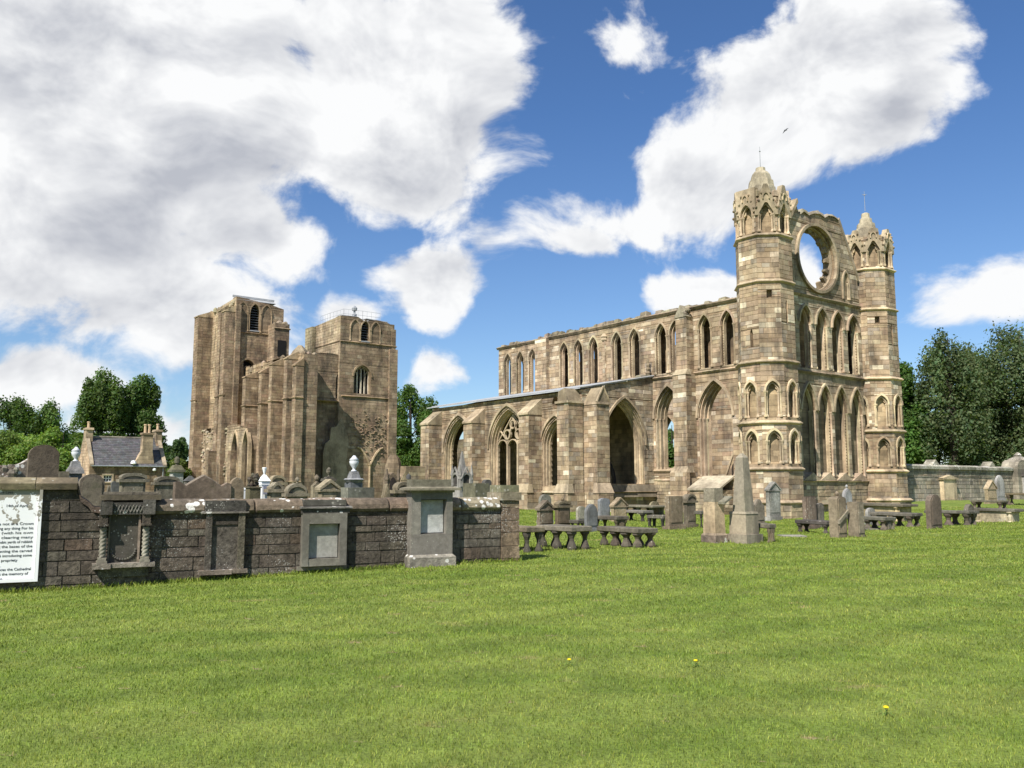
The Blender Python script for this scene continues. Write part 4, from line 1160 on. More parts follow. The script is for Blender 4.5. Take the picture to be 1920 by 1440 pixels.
    win = arch_open(ew + .25, .95, zw0, zw1 - 1.1, 1.1); lv = arch_open(el, .60, zb2 + .3, H2 - 1.5, 1.1)
    bl = [arch_open(el - 1.6, .55, zb2 + .2, H2 - 1.9, 1.0), arch_open(el + 1.5, .55, zb2 + .6, H2 - 1.7, 1.0)]
    oo = [(c0, -.3), (c1, -.3), (c1, H2 - .6), (c0 + 4, H2 - .1), (c0, H2 + .3)]
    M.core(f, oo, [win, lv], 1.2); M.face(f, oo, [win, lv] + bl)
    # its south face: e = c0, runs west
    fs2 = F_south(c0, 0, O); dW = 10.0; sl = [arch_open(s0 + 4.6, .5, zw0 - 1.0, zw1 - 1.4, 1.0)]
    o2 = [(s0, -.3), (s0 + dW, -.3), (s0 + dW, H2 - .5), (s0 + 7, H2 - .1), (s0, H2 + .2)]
    M.core(fs2, o2, sl, 1.2); M.face(fs2, o2, sl, pal=[((.43, .33, .21), 3), ((.36, .26, .16), 3), ((.49, .39, .26), 2)])  # paler stones put this face's sunlight into the colour
    M.core(F_west(s0 + dW, 0, O), [(c0, -.3), (c1, -.3), (c1, H2 - 1), (c0, H2 - 1)], [], 1.0); M.core(F_north(c1, 0, O), [(s0, -.3), (s0 + dW, -.3), (s0 + dW, H2 - .8), (s0, H2 - .8)], [], 1.0)
    # clasping and set-off buttresses of the south tower
    for (sa, sb_, pj, zt_) in ((s0 - .1, s0 + 1.2, 1.3, H2 - 1.7), (s0 + 2.6, s0 + 3.6, 1.0, H2 - 1.2), (s0 + 8.6, s0 + 10.2, 1.9, H2 - 1.1)):
        block(M, sa, sb_, c0 - pj, c0 + .02, 0 - .3, zt_, O=O)
        m = MB(tl); fb = F_south(c0 - pj, 0, O)
        m.hexa([fb(sa - .05, zt_ - .05, -.1), fb(sb_ + .05, zt_ - .05, -.1), fb(sb_ + .05, zt_ - .05, pj), fb(sa - .05, zt_ - .05, pj)],
               [fb(sa - .05, zt_ + .08, -.1), fb(sb_ + .05, zt_ + .08, -.1), fb(sb_ + .05, zt_ + .9, pj), fb(sa - .05, zt_ + .9, pj)], jit(tl, .1))
        string(m, fb, sa - .1, sb_ + .1, zw0 - .6, .2, .14, tr)
        m.build_split('buttress_weathering', M_TRIM, root)
    block(M, s0 - .45, s0 + .02, c0 - .1, c0 + .55, -.3, H2 - .8, O=O)
    m = MB(); string(m, f, c0, c1, zb2 - .05, .2, .15, tr); P('string_course', m)
    m = MB(tr); arch_band(m, f, ew + .25, .95, zw0, zw1 - 1.1, 1.1, .02, .2, -.12, .06, jambs=False)
    for k in range(3): arch_band(m, f, ew - .35 + .58 * k, .2, zw0, zw1 - 1.2, .4, 0, .08, .3, .5, jit(tr, .1), seg=4)
    P('window_tracery', m)
    m = MB((.03, .03, .03)); f.box(m, ew - .7, ew + 1.2, zw0, zw1 - .2, .9, 1.0); f.box(m, el - .6, el + .6, zb2 + .3, H2 - .4, .75, .85); P('window_shade_panel', m, M_BLACK)  # black panels paint the darkness behind window and louvres
    for q in (el - 1.6, el, el + 1.5):
        m = MB(tr); arch_band(m, f, q, .60, zb2 + .4, H2 - 1.5, 1.1, .02, .15, -.12, .06, jit(tr, .1), jambs=False)
        for sg in (-1, 1): shaft(m, f, q + sg * .7, zb2 + .2, H2 - 1.5, -.03, .07, tr)
        P('belfry_moulding', m)
    m = MB((.2, .19, .17)); z = zb2 + .5
    while z < H2 - .7:
        q_ = .56 * min(1.0, (H2 - .35 - z) / 1.0); m.hexa([f(el - q_, z, .25), f(el + q_, z, .25), f(el + q_, z + .14, .6), f(el - q_, z + .14, .6)], [f(el - q_, z + .05, .25), f(el + q_, z + .05, .25), f(el + q_, z + .19, .6), f(el - q_, z + .19, .6)]); z += .32
    P('belfry_louvre', m, M_LOUVRE)
    m = MB((.62, .63, .64)); f.box(m, el - .6, el + .6, zb2 + .28, zb2 + .4, -.12, .3); P('lead_sill', m, M_LEAD)
    m = MB((.6, .6, .6)); f.box(m, c0 + .1, c0 + 5.2, H2 - .05, H2 + .15, -.02, 1.2, top=(c0 + .1, c0 + 5.0, .1)); f.box(m, c0, c1 - .8, H2 + .5, H2 + .75, 1.3, 1.5); P('lead_flashing', m, M_LEAD)
    m = MB(tl)
    for k in range(34):
        p = fs2(s0 + rnd.uniform(0, dW), H2 - .2 - rnd.uniform(0, .5), rnd.uniform(-.1, .4)); r = rnd.uniform(.15, .35); m.lathe(p, [(r, -r), (r * .9, r * .4), (r * .3, r)], 5, rnd.random() * 3, tint=jit((.34, .29, .19), .2))
    m.build_split('wall_head_stone', M_TRIM, root)
    # stair turret with doorway on the north-east corner of the south tower
    ta, tb = e_at(506, s0 - 2.2), e_at(534, s0 - 2.2); tt = zz(520, 605, s0 - 2.2, ta)
    block(M, s0 - 2.2, s0 + 1, ta, tb, ztop - 2, tt, O=O)
    ft = F_east(s0 - 2.25, 0, O); m = MB((.02, .018, .015)); ft.box(m, ta + .4, tb - .45, zz(520, 667, s0 - 2.2, ta), zz(520, 637, s0 - 2.2, ta), -.03, .3); P('doorway_shade_panel', m, M_BLACK)  # black box painting the shaded doorway
    m = MB(tl); string(m, ft, ta - .1, tb + .1, zz(520, 616, s0 - 2.2, ta), .2, .12, tl)
    for k in range(9):
        p = loc(s0 - 2.2 + rnd.uniform(.2, 1.5), ta + rnd.uniform(.1, 1.8), tt, O); r = rnd.uniform(.25, .45); m.lathe(p, [(r, -.3), (r * .9, r * .5), (r * .3, r)], 5, rnd.random(), tint=jit((.3, .26, .18), .2))
    P('turret_head_stones', m)
    # ruined arcade at the foot of the south tower
    ea = e0 - 2.2; fr = F_south(ea, 0, O)
    xa = lambda px: next((q for q in [sf + .04 * i for i in range(700)] if proj(loc(q, ea, 6, O))[0] <= px), sb)
    za = zz(440, 795, 10, ea)
    a0, a1 = xa(466), xa(372)
    ops = [arch_open(xa(461), .9, .2, za - 3.2, 2.3), arch_open(xa(441), 1.0, .2, za - 3.4, 2.5)]
    otl = [(a0, -.3), (a1, -.3), (a1, za - 1.0)] + jag(a1 - .1, a0, za - .2, .5, 1.2, 4)
    M.core(fr, otl, ops, 1.2); M.face(fr, otl, ops, rough=1.5, pal=[((.40, .31, .2), 3), ((.33, .27, .19), 3), ((.47, .37, .24), 2)])
    for q in ops:
        m = MB(tl); c = (q[0][0] + q[-1][0]) / 2; hw = (q[-1][0] - q[0][0]) / 2; arch_band(m, fr, c, hw, .2, q[1][1], max(p[1] for p in q) - q[1][1], -.02, .2, -.12, .3, tl); P('arcade_moulding', m)
    block(M, xa(412), xa(412) + 1.2, ea - 1.4, ea + .02, -.3, za - 3, O=O); block(M, xa(447) , xa(447) + .9, ea - .9, ea + .02, -.3, za - 3.2, O=O)
    m = MB((.3, .24, .16))
    for k in range(150):
        p = fr(rnd.uniform(xa(425), a1), rnd.uniform(1, za), -.03); r = rnd.uniform(.12, .3); m.lathe(p, [(r, -r * .5), (r * 1.1, 0), (r * .5, r * .6)], 5, rnd.random() * 3, tint=jit((.36, .30, .21), .3))
    P('torn_rubble_face', m, kind='stuff')
    fd = F_east(xs(484) - .02, 0, O); cd = e0 - .95
    m = MB((.02, .018, .015)); fd.prism(m, arch_open(cd, .55, 0, zz(478, 872, xs(484), cd), 1.3), -.04, .1, (.02, .018, .015)); P('doorway_shade_panel', m, M_BLACK)  # black arch painting the dark depth of the doorway
    m = MB(tl); arch_band(m, fd, cd, .55, 0, zz(478, 872, xs(484), cd), 1.3, .0, .2, -.14, .05); P('doorway_moulding', m)
    M.finish(root, M_ASH, M_CORE, keep=300, minpx=40)


build_towers()
# ------------------------------------------------------------------ ground and grass
def build_ground():
    xs = np.unique(np.concatenate([np.linspace(-45, 60, 106), np.linspace(-900, -45, 18), np.linspace(60, 900, 18)]))
    ys = np.unique(np.concatenate([np.linspace(-6, 90, 97), np.linspace(90, 1500, 24), np.linspace(-300, -6, 8)]))
    X, Y = np.meshgrid(xs, ys); Z = gzn(X, Y)
    n, k = len(ys), len(xs)
    v = np.stack([X, Y, Z], -1).reshape(-1, 3)
    i = np.arange(n * k).reshape(n, k)
    f = np.stack([i[:-1, :-1], i[:-1, 1:], i[1:, 1:], i[1:, :-1]], -1).reshape(-1, 4)
    me = bpy.data.meshes.new('ground'); me.from_pydata(v.tolist(), [], f.tolist()); me.materials.append(M_LAWN)
    me.polygons.foreach_set('use_smooth', [True] * len(me.polygons))
    o = bpy.data.objects.new('ground', me); COL.objects.link(o)
    tag(o, 'mown green churchyard lawn with dry yellowish patches', 'lawn', kind='structure')


build_ground()
FWO = (0.11, 18.108, 0.1)                      # right-hand end of the near wall
FWd = (math.sin(R(64)), math.cos(R(64))); FWn = (math.sin(R(154)), math.cos(R(154)))
FW = Frame((FWO[0], FWO[1]), FWd, FWn)


def build_grass():
    r = np.random.default_rng(5)
    n0 = 520000
    # sample depth so that blades thin out with distance
    y = (r.random(n0) * (58 ** .5 - 4.5 ** .5) + 4.5 ** .5) ** 2
    x = (r.random(n0) * 2 - 1) * (0.615 * y + .4)
    # keep clear of the strip behind the boundary wall
    wl = FWO[1] + (x - FWO[0]) * FWd[1] / FWd[0] - 0.05
    k = ~((x < FWO[0] + .1) & (y > wl)); x, y = x[k], y[k]
    n1 = len(x); fp = foot_points(); x, y = np.concatenate([x, fp[:, 0]]), np.concatenate([y, fp[:, 1]])
    n = len(x); z = gzn(x, y)
    sc = np.maximum(y / 7.0, .8)
    clump = .5 + .5 * np.sin(x * 3.1 + 2 * np.sin(y * 1.7)) * np.sin(y * 2.3 + np.sin(x * 2.1))
    h = (0.011 + 0.016 * r.random(n) + .006 * clump) * sc ** .2
    long_ = r.random(n) < .012; h[long_] *= 1.8
    h[n1:] = (.035 + .075 * r.random(n - n1) ** 2)
    w = 0.0027 * sc * (.7 + .6 * r.random(n))
    a = r.random(n) * 6.2832; lean = (0.25 + .75 * r.random(n)) * h
    b = r.random(n) * 6.2832
    dx, dy = np.cos(a) * w, np.sin(a) * w; lx, ly = np.cos(b) * lean, np.sin(b) * lean
    V = np.empty((n, 5, 3))
    V[:, 0] = np.stack([x - dx, y - dy, z - .004], -1); V[:, 1] = np.stack([x + dx, y + dy, z - .004], -1)
    V[:, 2] = np.stack([x + dx * .8 + lx * .35, y + dy * .8 + ly * .35, z + h * .6], -1)
    V[:, 3] = np.stack([x - dx * .8 + lx * .35, y - dy * .8 + ly * .35, z + h * .6], -1)
    V[:, 4] = np.stack([x + lx, y + ly, z + h], -1)
    me = bpy.data.meshes.new('grass'); i = np.arange(n)[:, None] * 5
    me.vertices.add(n * 5); me.vertices.foreach_set('co', V.ravel())
    loops = np.concatenate([i + np.array([0, 1, 2, 3]), i + np.array([3, 2, 4])], 1).ravel()
    me.loops.add(n * 7); me.loops.foreach_set('vertex_index', loops)
    me.polygons.add(n * 2)
    ls = (np.arange(n)[:, None] * 7 + np.array([0, 4])).ravel()
    me.polygons.foreach_set('loop_start', ls)
    at_ = me.attributes.new('tint', 'FLOAT_COLOR', 'POINT')
    t = np.ones((n, 4), np.float32); br = (.62 + .80 * r.random(n) ** 1.2); t[:, 0] = br * (.9 + .25 * r.random(n)); t[:, 1] = br; t[:, 2] = br * .9
    straw = r.random(n) < .025; t[straw, :3] = np.array([1.7, 1.35, 1.5]) * (.7 + .5 * r.random(straw.sum()))[:, None]
    at_.data.foreach_set('color', np.repeat(t, 5, 0).ravel())
    me.update(calc_edges=True); me.validate(); me.materials.append(M_GRASS)
    o = bpy.data.objects.new('grass', me); COL.objects.link(o)
    tag(o, 'short mown grass blades covering the open lawn', 'grass', kind='stuff')



# ------------------------------------------------------------------ trees
def tree(name, label, u0, u1, vtop, Y, col=(.05, .088, .02), n=9000, leaf=.34, zlow=.25, lobes=26, seed=1, top=1.0, sparse=0.0, group=None, taper=0.0):
    """u0,u1: photo columns of the crown's sides; vtop: its top row; Y: distance"""
    r = np.random.default_rng(seed); n = int(n * 2.5); leaf *= .58; col = tuple(c * 1.75 for c in col)
    cx = at((u0 + u1) / 2, HOR, Y)[0]; rx = (u1 - u0) / 2 * Y / FPX; H = at((u0 + u1) / 2, vtop, Y)[2]
    z0 = H * zlow; zc, rz = (H + z0) / 2, (H - z0) / 2; base = gz(cx, Y) if Y < 90 else 0.0
    root = thing(name, label, 'tree', (cx, Y, base), group)
    # lobes spread through the crown's volume, each a clump of leaves
    d = r.normal(size=(lobes, 3)); d /= np.linalg.norm(d, axis=1)[:, None]
    rad = r.random(lobes) ** .38
    lc = d * rad[:, None]
    rx *= 1.08; lr = (.24 + .20 * r.random(lobes)) * (1.05 - .35 * rad)
    env = 1 - lr
    lc = lc * np.minimum(1.0, env / np.maximum(np.linalg.norm(lc, axis=1), 1e-3))[:, None] * 1.0
    if taper: lc[:, :2] *= (1 - taper * np.clip(lc[:, 2:3], -1, 1)) / (1 + taper * .3)
    dims = np.array([rx, rx, rz])
    pw = lr ** 2; pw /= pw.sum()
    li = r.choice(lobes, n, p=pw)
    q = r.normal(size=(n, 3)); q /= np.linalg.norm(q, axis=1)[:, None]
    rr = (1 - (1 - r.random(n) ** .6) * (.55 + sparse)) * (1 + .16 * r.normal(size=n) * (.5 + sparse))
    c = (lc[li] + q * (lr[li] * rr)[:, None]) * dims
    c[:, 2] -= .03 * H * (q[:, 0] ** 2 + q[:, 1] ** 2) * (c[:, 2] < 0)
    c += np.array([cx, Y, zc])
    nr = q + r.normal(size=(n, 3)) * .75; nr /= np.linalg.norm(nr, axis=1)[:, None]
    up = r.normal(size=(n, 3)); t1 = np.cross(nr, up); t1 /= np.linalg.norm(t1, axis=1)[:, None]; t2 = np.cross(nr, t1)
    s = (leaf * (.55 + .8 * r.random(n)))[:, None]
    V = np.empty((n, 4, 3)); V[:, 0] = c - t1 * s; V[:, 1] = c - t2 * s * .55 + nr * s * .12; V[:, 2] = c + t1 * s; V[:, 3] = c + t2 * s * .55 + nr * s * .12
    V -= np.array([cx, Y, base])
    me = bpy.data.meshes.new('crown'); me.vertices.add(n * 4); me.vertices.foreach_set('co', V.ravel())
    me.loops.add(n * 4); me.loops.foreach_set('vertex_index', np.arange(n * 4)); me.polygons.add(n); me.polygons.foreach_set('loop_start', np.arange(n) * 4)
    tn = np.ones((n, 4), np.float32); lb = (.72 + .6 * r.random(lobes))[li] * (.75 + .5 * r.random(n))
    tn[:, :3] = np.array(col)[None, :] * lb[:, None]; tn[:, 0] *= (.85 + .45 * r.random(n))
    a_ = me.attributes.new('tint', 'FLOAT_COLOR', 'POINT'); a_.data.foreach_set('color', np.repeat(tn, 4, 0).ravel())
    me.update(calc_edges=True); me.materials.append(M_LEAF)
    o = bpy.data.objects.new('crown', me); COL.objects.link(o); o.parent = root
    m = MB((.085, .065, .045)); tr = max(.18, H * .022)
    m.lathe((cx, Y, base), [(tr * 1.5, -.2), (tr * 1.05, .5), (tr * .9, H * .3), (tr * .55, H * .62), (tr * .15, H * .9)], 8)
    for k in range(min(lobes, 12)):
        e = lc[k] * dims * .85 + np.array([cx, Y, zc]); zb = min(H * (.22 + .04 * k), e[2] * .85)
        mid = ((cx + e[0]) / 2, (Y + e[1]) / 2, zb + (e[2] - zb) * .62)
        m.tube((cx, Y, zb), mid, tr * .42, tr * .26, 5); m.tube(mid, tuple(e), tr * .26, tr * .07, 5)
    m.build('trunk', M_BARK, root)
    return root


G = 'trees behind the churchyard'
tree('poplar_tree', 'tall dense tree with the highest pointed top, behind the slate-roofed lodge', 132, 236, 686, 120, (.050, .085, .022), 13000, .36, .02, 50, 2, group=G, taper=.14)
tree('poplar_tree', 'tall rounded tree right behind the lodge chimney, next to the highest pointed one', 205, 304, 696, 124, (.048, .084, .022), 13000, .36, .02, 50, 3, group=G, taper=.05)
tree('broadleaf_tree', 'dark open-topped tree at the left picture edge', -45, 68, 740, 128, (.045, .080, .02), 9000, .36, .0, 30, 4, sparse=.25, group=G)
tree('broadleaf_tree', 'airy tree with a see-through top between the left-edge tree and the tall poplar', 46, 160, 746, 130, (.048, .085, .02), 9000, .36, .0, 30, 5, sparse=.35, group=G)
tree('bush_tree', 'light green bushy tree low at the left picture edge', -60, 85, 800, 96, (.085, .135, .028), 9000, .26, .0, 26, 6, group=G)
tree('bush_tree', 'light green bushy tree beside the lodge gable', 55, 172, 796, 100, (.080, .130, .027), 9000, .27, .0, 26, 7, group=G)
tree('broadleaf_tree', 'small dark tree in the gap between lodge and left tower', 303, 362, 808, 135, (.034, .062, .02), 6000, .34, .1, 18, 8, group=G)
tree('bush_tree', 'low dark bush beside the right end of the lodge', 300, 372, 858, 110, (.07, .10, .022), 4000, .28, .0, 12, 9, group=G)
tree('broadleaf_tree', 'large dense tree filling the gap between the towers and the choir', 706, 830, 718, 135, (.046, .085, .018), 13000, .36, .04, 34, 10, group=G)
tree('broadleaf_tree', 'dark green tree seen through the open choir arch', 1228, 1296, 782, 105, (.05, .095, .018), 6000, .3, .0, 18, 11, group=G)
tree('broadleaf_tree', 'dense mid green tree just right of the far turret', 1640, 1752, 672, 96, (.042, .084, .017), 14000, .32, .0, 40, 12, group=G)
tree('birch_tree', 'tall feathery tree with loose wispy top, over the right-hand wall', 1726, 1860, 602, 92, (.055, .080, .034), 11000, .30, .02, 60, 13, sparse=.40, group=G, taper=.12)
tree('birch_tree', 'feathery tall tree cut off by the right picture edge', 1830, 2030, 590, 95, (.055, .080, .034), 14000, .30, .02, 64, 14, sparse=.40, group=G, taper=.10)
tree('birch_tree', 'feathery tree with lower top, filling in between the two tall wispy ones', 1775, 1905, 640, 99, (.055, .080, .034), 11000, .30, .02, 50, 17, sparse=.35, group=G, taper=.05)
tree('broadleaf_tree', 'dark low tree behind the middle of the right-hand wall', 1690, 1835, 770, 99, (.030, .052, .016), 9000, .3, .0, 26, 15, group=G)
tree('broadleaf_tree', 'dark low tree behind the right end of the right-hand wall', 1815, 1985, 765, 101, (.030, .052, .016), 9000, .3, .0, 26, 16, group=G)


# ------------------------------------------------------------------ the lodge behind the graves
def build_house():
    O = at(166, 900, 80.0)[:2]
    root = thing('stone_lodge', 'small sandstone lodge with blue-grey slate roof and three chimneys, behind the graves', 'house', (O[0], O[1], 0))
    L = e_at(309, 0, O); D = 5.2
    he = zz(240, 874, 0, 3, O); hr = zz(230, 822, D / 2, 3, O)
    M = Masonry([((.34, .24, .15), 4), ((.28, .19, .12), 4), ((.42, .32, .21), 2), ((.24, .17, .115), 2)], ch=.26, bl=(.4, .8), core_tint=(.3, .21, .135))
    P = lambda nm, m, mat=None, **k: m.build(nm, mat or M_TRIM, root, **k)
    f = F_east(0, 0, O); fs_ = F_south(0, 0, O)
    w0, w1 = e_at(193, 0, O), e_at(209, 0, O); wz0, wz1 = zz(200, 903, 0, 2, O), zz(200, 891, 0, 2, O)
    win = [(w0, wz0), (w1, wz0), (w1, wz1), (w0, wz1)]
    M.core(f, [(0, -.2), (L, -.2), (L, he), (0, he)], [win], .5); M.face(f, [(0, -.2), (L, -.2), (L, he), (0, he)], [win])
    gab = [(0, -.2), (D, -.2), (D, he), (D / 2, hr + .25), (0, he)]
    M.core(fs_, gab, [], .5); M.face(fs_, gab, [], pal=[((.56, .42, .29), 3), ((.50, .36, .24), 3)])  # south gable given paler stones for its sunlit look
    M.core(F_north(L, 0, O), gab, [], .5); M.core(F_west(D, 0, O), [(0, -.2), (L, -.2), (L, he), (0, he)], [], .5)
    # slates, course by course, both slopes
    m = MB(); rows = 16
    for side in (0, 1):
        for k in range(rows):
            q0, q1 = k / rows, (k + 1.25) / rows
            sA, sB = (-.22 + (D / 2 + .22) * q0, -.22 + (D / 2 + .22) * min(1, q1)) if side == 0 else (D + .22 - (D / 2 + .22) * q0, D + .22 - (D / 2 + .22) * min(1, q1))
            zA, zB = he + .02 + (hr - he) * q0 + .05, he + .02 + (hr - he) * min(1, q1)
            x = .25 - (k % 2) * .12
            while x < L - .25:
                w = .26 * rnd.uniform(.85, 1.15); t = jit((.098, .094, .094), .22); y = min(x + w, L - .22)
                a = [loc(sA, x, zA, O), loc(sA, y - .01, zA, O), loc(sB, y - .01, zB, O), loc(sB, x, zB, O)]
                m.hexa([(p[0], p[1], p[2]) for p in a], [(p[0], p[1], p[2] + .05) for p in a], t); x += w
    P('slates', m, M_SLATE, kind='stuff')
    m = MB((.3, .27, .22)); p = loc(D / 2, 0, 0, O); m.tube(loc(D / 2, .2, hr + .08, O), loc(D / 2, L - .2, hr + .08, O), .11, .11, 6); P('roof_ridge', m)
    # raised skews at both gables
    for a in (0.0, L - .3):
        m = MB((.40, .33, .23))
        for (sA, zA, sB, zB) in ((-.3, he - .05, D / 2, hr + .32), (D + .3, he - .05, D / 2, hr + .32)):
            m.hexa([loc(sA, a, zA, O), loc(sA, a + .3, zA, O), loc(sB, a + .3, zB, O), loc(sB, a, zB, O)], [loc(sA, a - .03, zA + .22, O), loc(sA, a + .33, zA + .22, O), loc(sB, a + .33, zB + .16, O), loc(sB, a - .03, zB + .16, O)])
        P('gable_skew', m)
    # eaves with corbel blocks and gutter
    m = MB((.12, .12, .12)); m.tube(loc(-.25, .1, he, O), loc(-.25, L - .1, he, O), .07, .07, 6); m.tube(loc(-.1, L - .25, he, O), loc(-.1, L - .25, 0, O), .05, .05, 6); P('gutter', m, M_IRON)
    x = .4
    while x < L - .3:
        m = MB((.34, .26, .17)); f.box(m, x, x + .14, he - .2, he - .03, -.16, .1); P('eaves_corbel', m); x += .52
    # chimneys
    def chim(s_, e_, w, d, z0, z1, pots, nm='chimney'):
        m = MB((.42, .33, .22)); m.hexa([loc(s_ - d, e_ - w, z0, O), loc(s_ + d, e_ - w, z0, O), loc(s_ + d, e_ + w, z0, O), loc(s_ - d, e_ + w, z0, O)], [loc(s_ - d, e_ - w, z1, O), loc(s_ + d, e_ - w, z1, O), loc(s_ + d, e_ + w, z1, O), loc(s_ - d, e_ + w, z1, O)])
        k = 1.22; m.hexa([loc(s_ - d * k, e_ - w * k, z1, O), loc(s_ + d * k, e_ - w * k, z1, O), loc(s_ + d * k, e_ + w * k, z1, O), loc(s_ - d * k, e_ + w * k, z1, O)], [loc(s_ - d * 1.1, e_ - w * 1.1, z1 + .2, O), loc(s_ + d * 1.1, e_ - w * 1.1, z1 + .2, O), loc(s_ + d * 1.1, e_ + w * 1.1, z1 + .2, O), loc(s_ - d * 1.1, e_ + w * 1.1, z1 + .2, O)])
        c = P(nm, m, M_CORE)
        for q in pots:
            p = loc(s_, e_ + q, z1 + .18, O); MB((.5, .3, .17)).lathe(p, [(.16, 0), (.13, .1), (.12, .5), (.16, .52), (.15, .62)], 10).build('chimney_pot', M_CLAY, c)
    chim(D / 2, .28, .30, .55, hr - .4, zz(162, 806, D / 2, 0, O), (0,))
    chim(D / 2, L - .2, .30, .55, hr - .4, zz(302, 810, D / 2, L, O), (0,))
    cA, cB = e_at(250, 0, O), e_at(288, 0, O); ca, cb = e_at(262, .3, O), e_at(281, .3, O); zt = zz(270, 815, .3, ca, O); zk = zz(265, 846, .2, ca, O)
    m = MB((.40, .31, .205)); f.prism(m, [(cA, he - .05), (cB, he - .05), (cB - .1, he + .5), (cb, zk), (cb, zt), (ca, zt), (ca, zk), (cA, he + .35)], -.05, .75)
    f.box(m, ca - .08, cb + .08, zt, zt + .18, -.13, .83); c = P('chimney', m, M_CORE)
    for q in (ca + .28, cb - .28):
        p = f(q, zt + .17, .35); MB((.55, .40, .25)).lathe(p, [(.17, 0), (.14, .1), (.13, .7), (.17, .72), (.16, .85)], 10).build('chimney_pot', M_CLAY, c)
    for q in (ca - .5, ):
        p = f(e_at(247, 0, O), he + .25, -.25); MB((.8, .8, .8)).lathe(p, [(.05, -.1), (.28, 0), (.2, .25), (.03, .3)], 10).build('satellite_dish', M_WHITE, root)
    p = f(e_at(287, 0, O), zz(287, 881, 0, 5, O), -.2); MB((.8, .8, .8)).lathe(p, [(.06, -.12), (.16, -.05), (.16, .1), (.05, .16)], 10).build('alarm_box', M_WHITE, root)
    # window: stone margin, white frame and six panes
    m = MB((.48, .38, .26))
    for (a, b, c_, d) in ((w0 - .14, w0, wz0 - .12, wz1 + .14), (w1, w1 + .14, wz0 - .12, wz1 + .14), (w0, w1, wz1, wz1 + .14), (w0 - .05, w1 + .05, wz0 - .14, wz0)): f.box(m, a, b, c_, d, -.06, .2)
    wn = P('window', m)
    m = MB((.78, .78, .76)); hw = (w1 - w0); 
    for q in (0, 1 / 3, 2 / 3, 1): f.box(m, w0 + hw * q * .93, w0 + hw * q * .93 + .06, wz0, wz1, .12, .18)
    for q in (0, .5, 1): f.box(m, w0 + .005, w1 - .005, wz0 + (wz1 - wz0 - .06) * q, wz0 + (wz1 - wz0 - .06) * q + .06, .125, .185)
    m.build('frame', M_WHITE, wn); m = MB((.03, .03, .04)); f.box(m, w0, w1, wz0, wz1, .19, .22); m.build('pane', M_GLASS, wn)
    M.finish(root, M_ASH, M_CORE, keep=0)


build_house()
# ------------------------------------------------------------------ the near boundary wall and what is fixed to it
def wa(px):
    """run along the near wall at a photo column"""
    k = (px - 960) / (FPX / math.cos(TILT))
    return (k * FWO[1] - FWO[0]) / (FWd[0] - k * FWd[1])


def wz(px, py):
    p = FW(wa(px), 0); return at(px, py, p[1])[2]


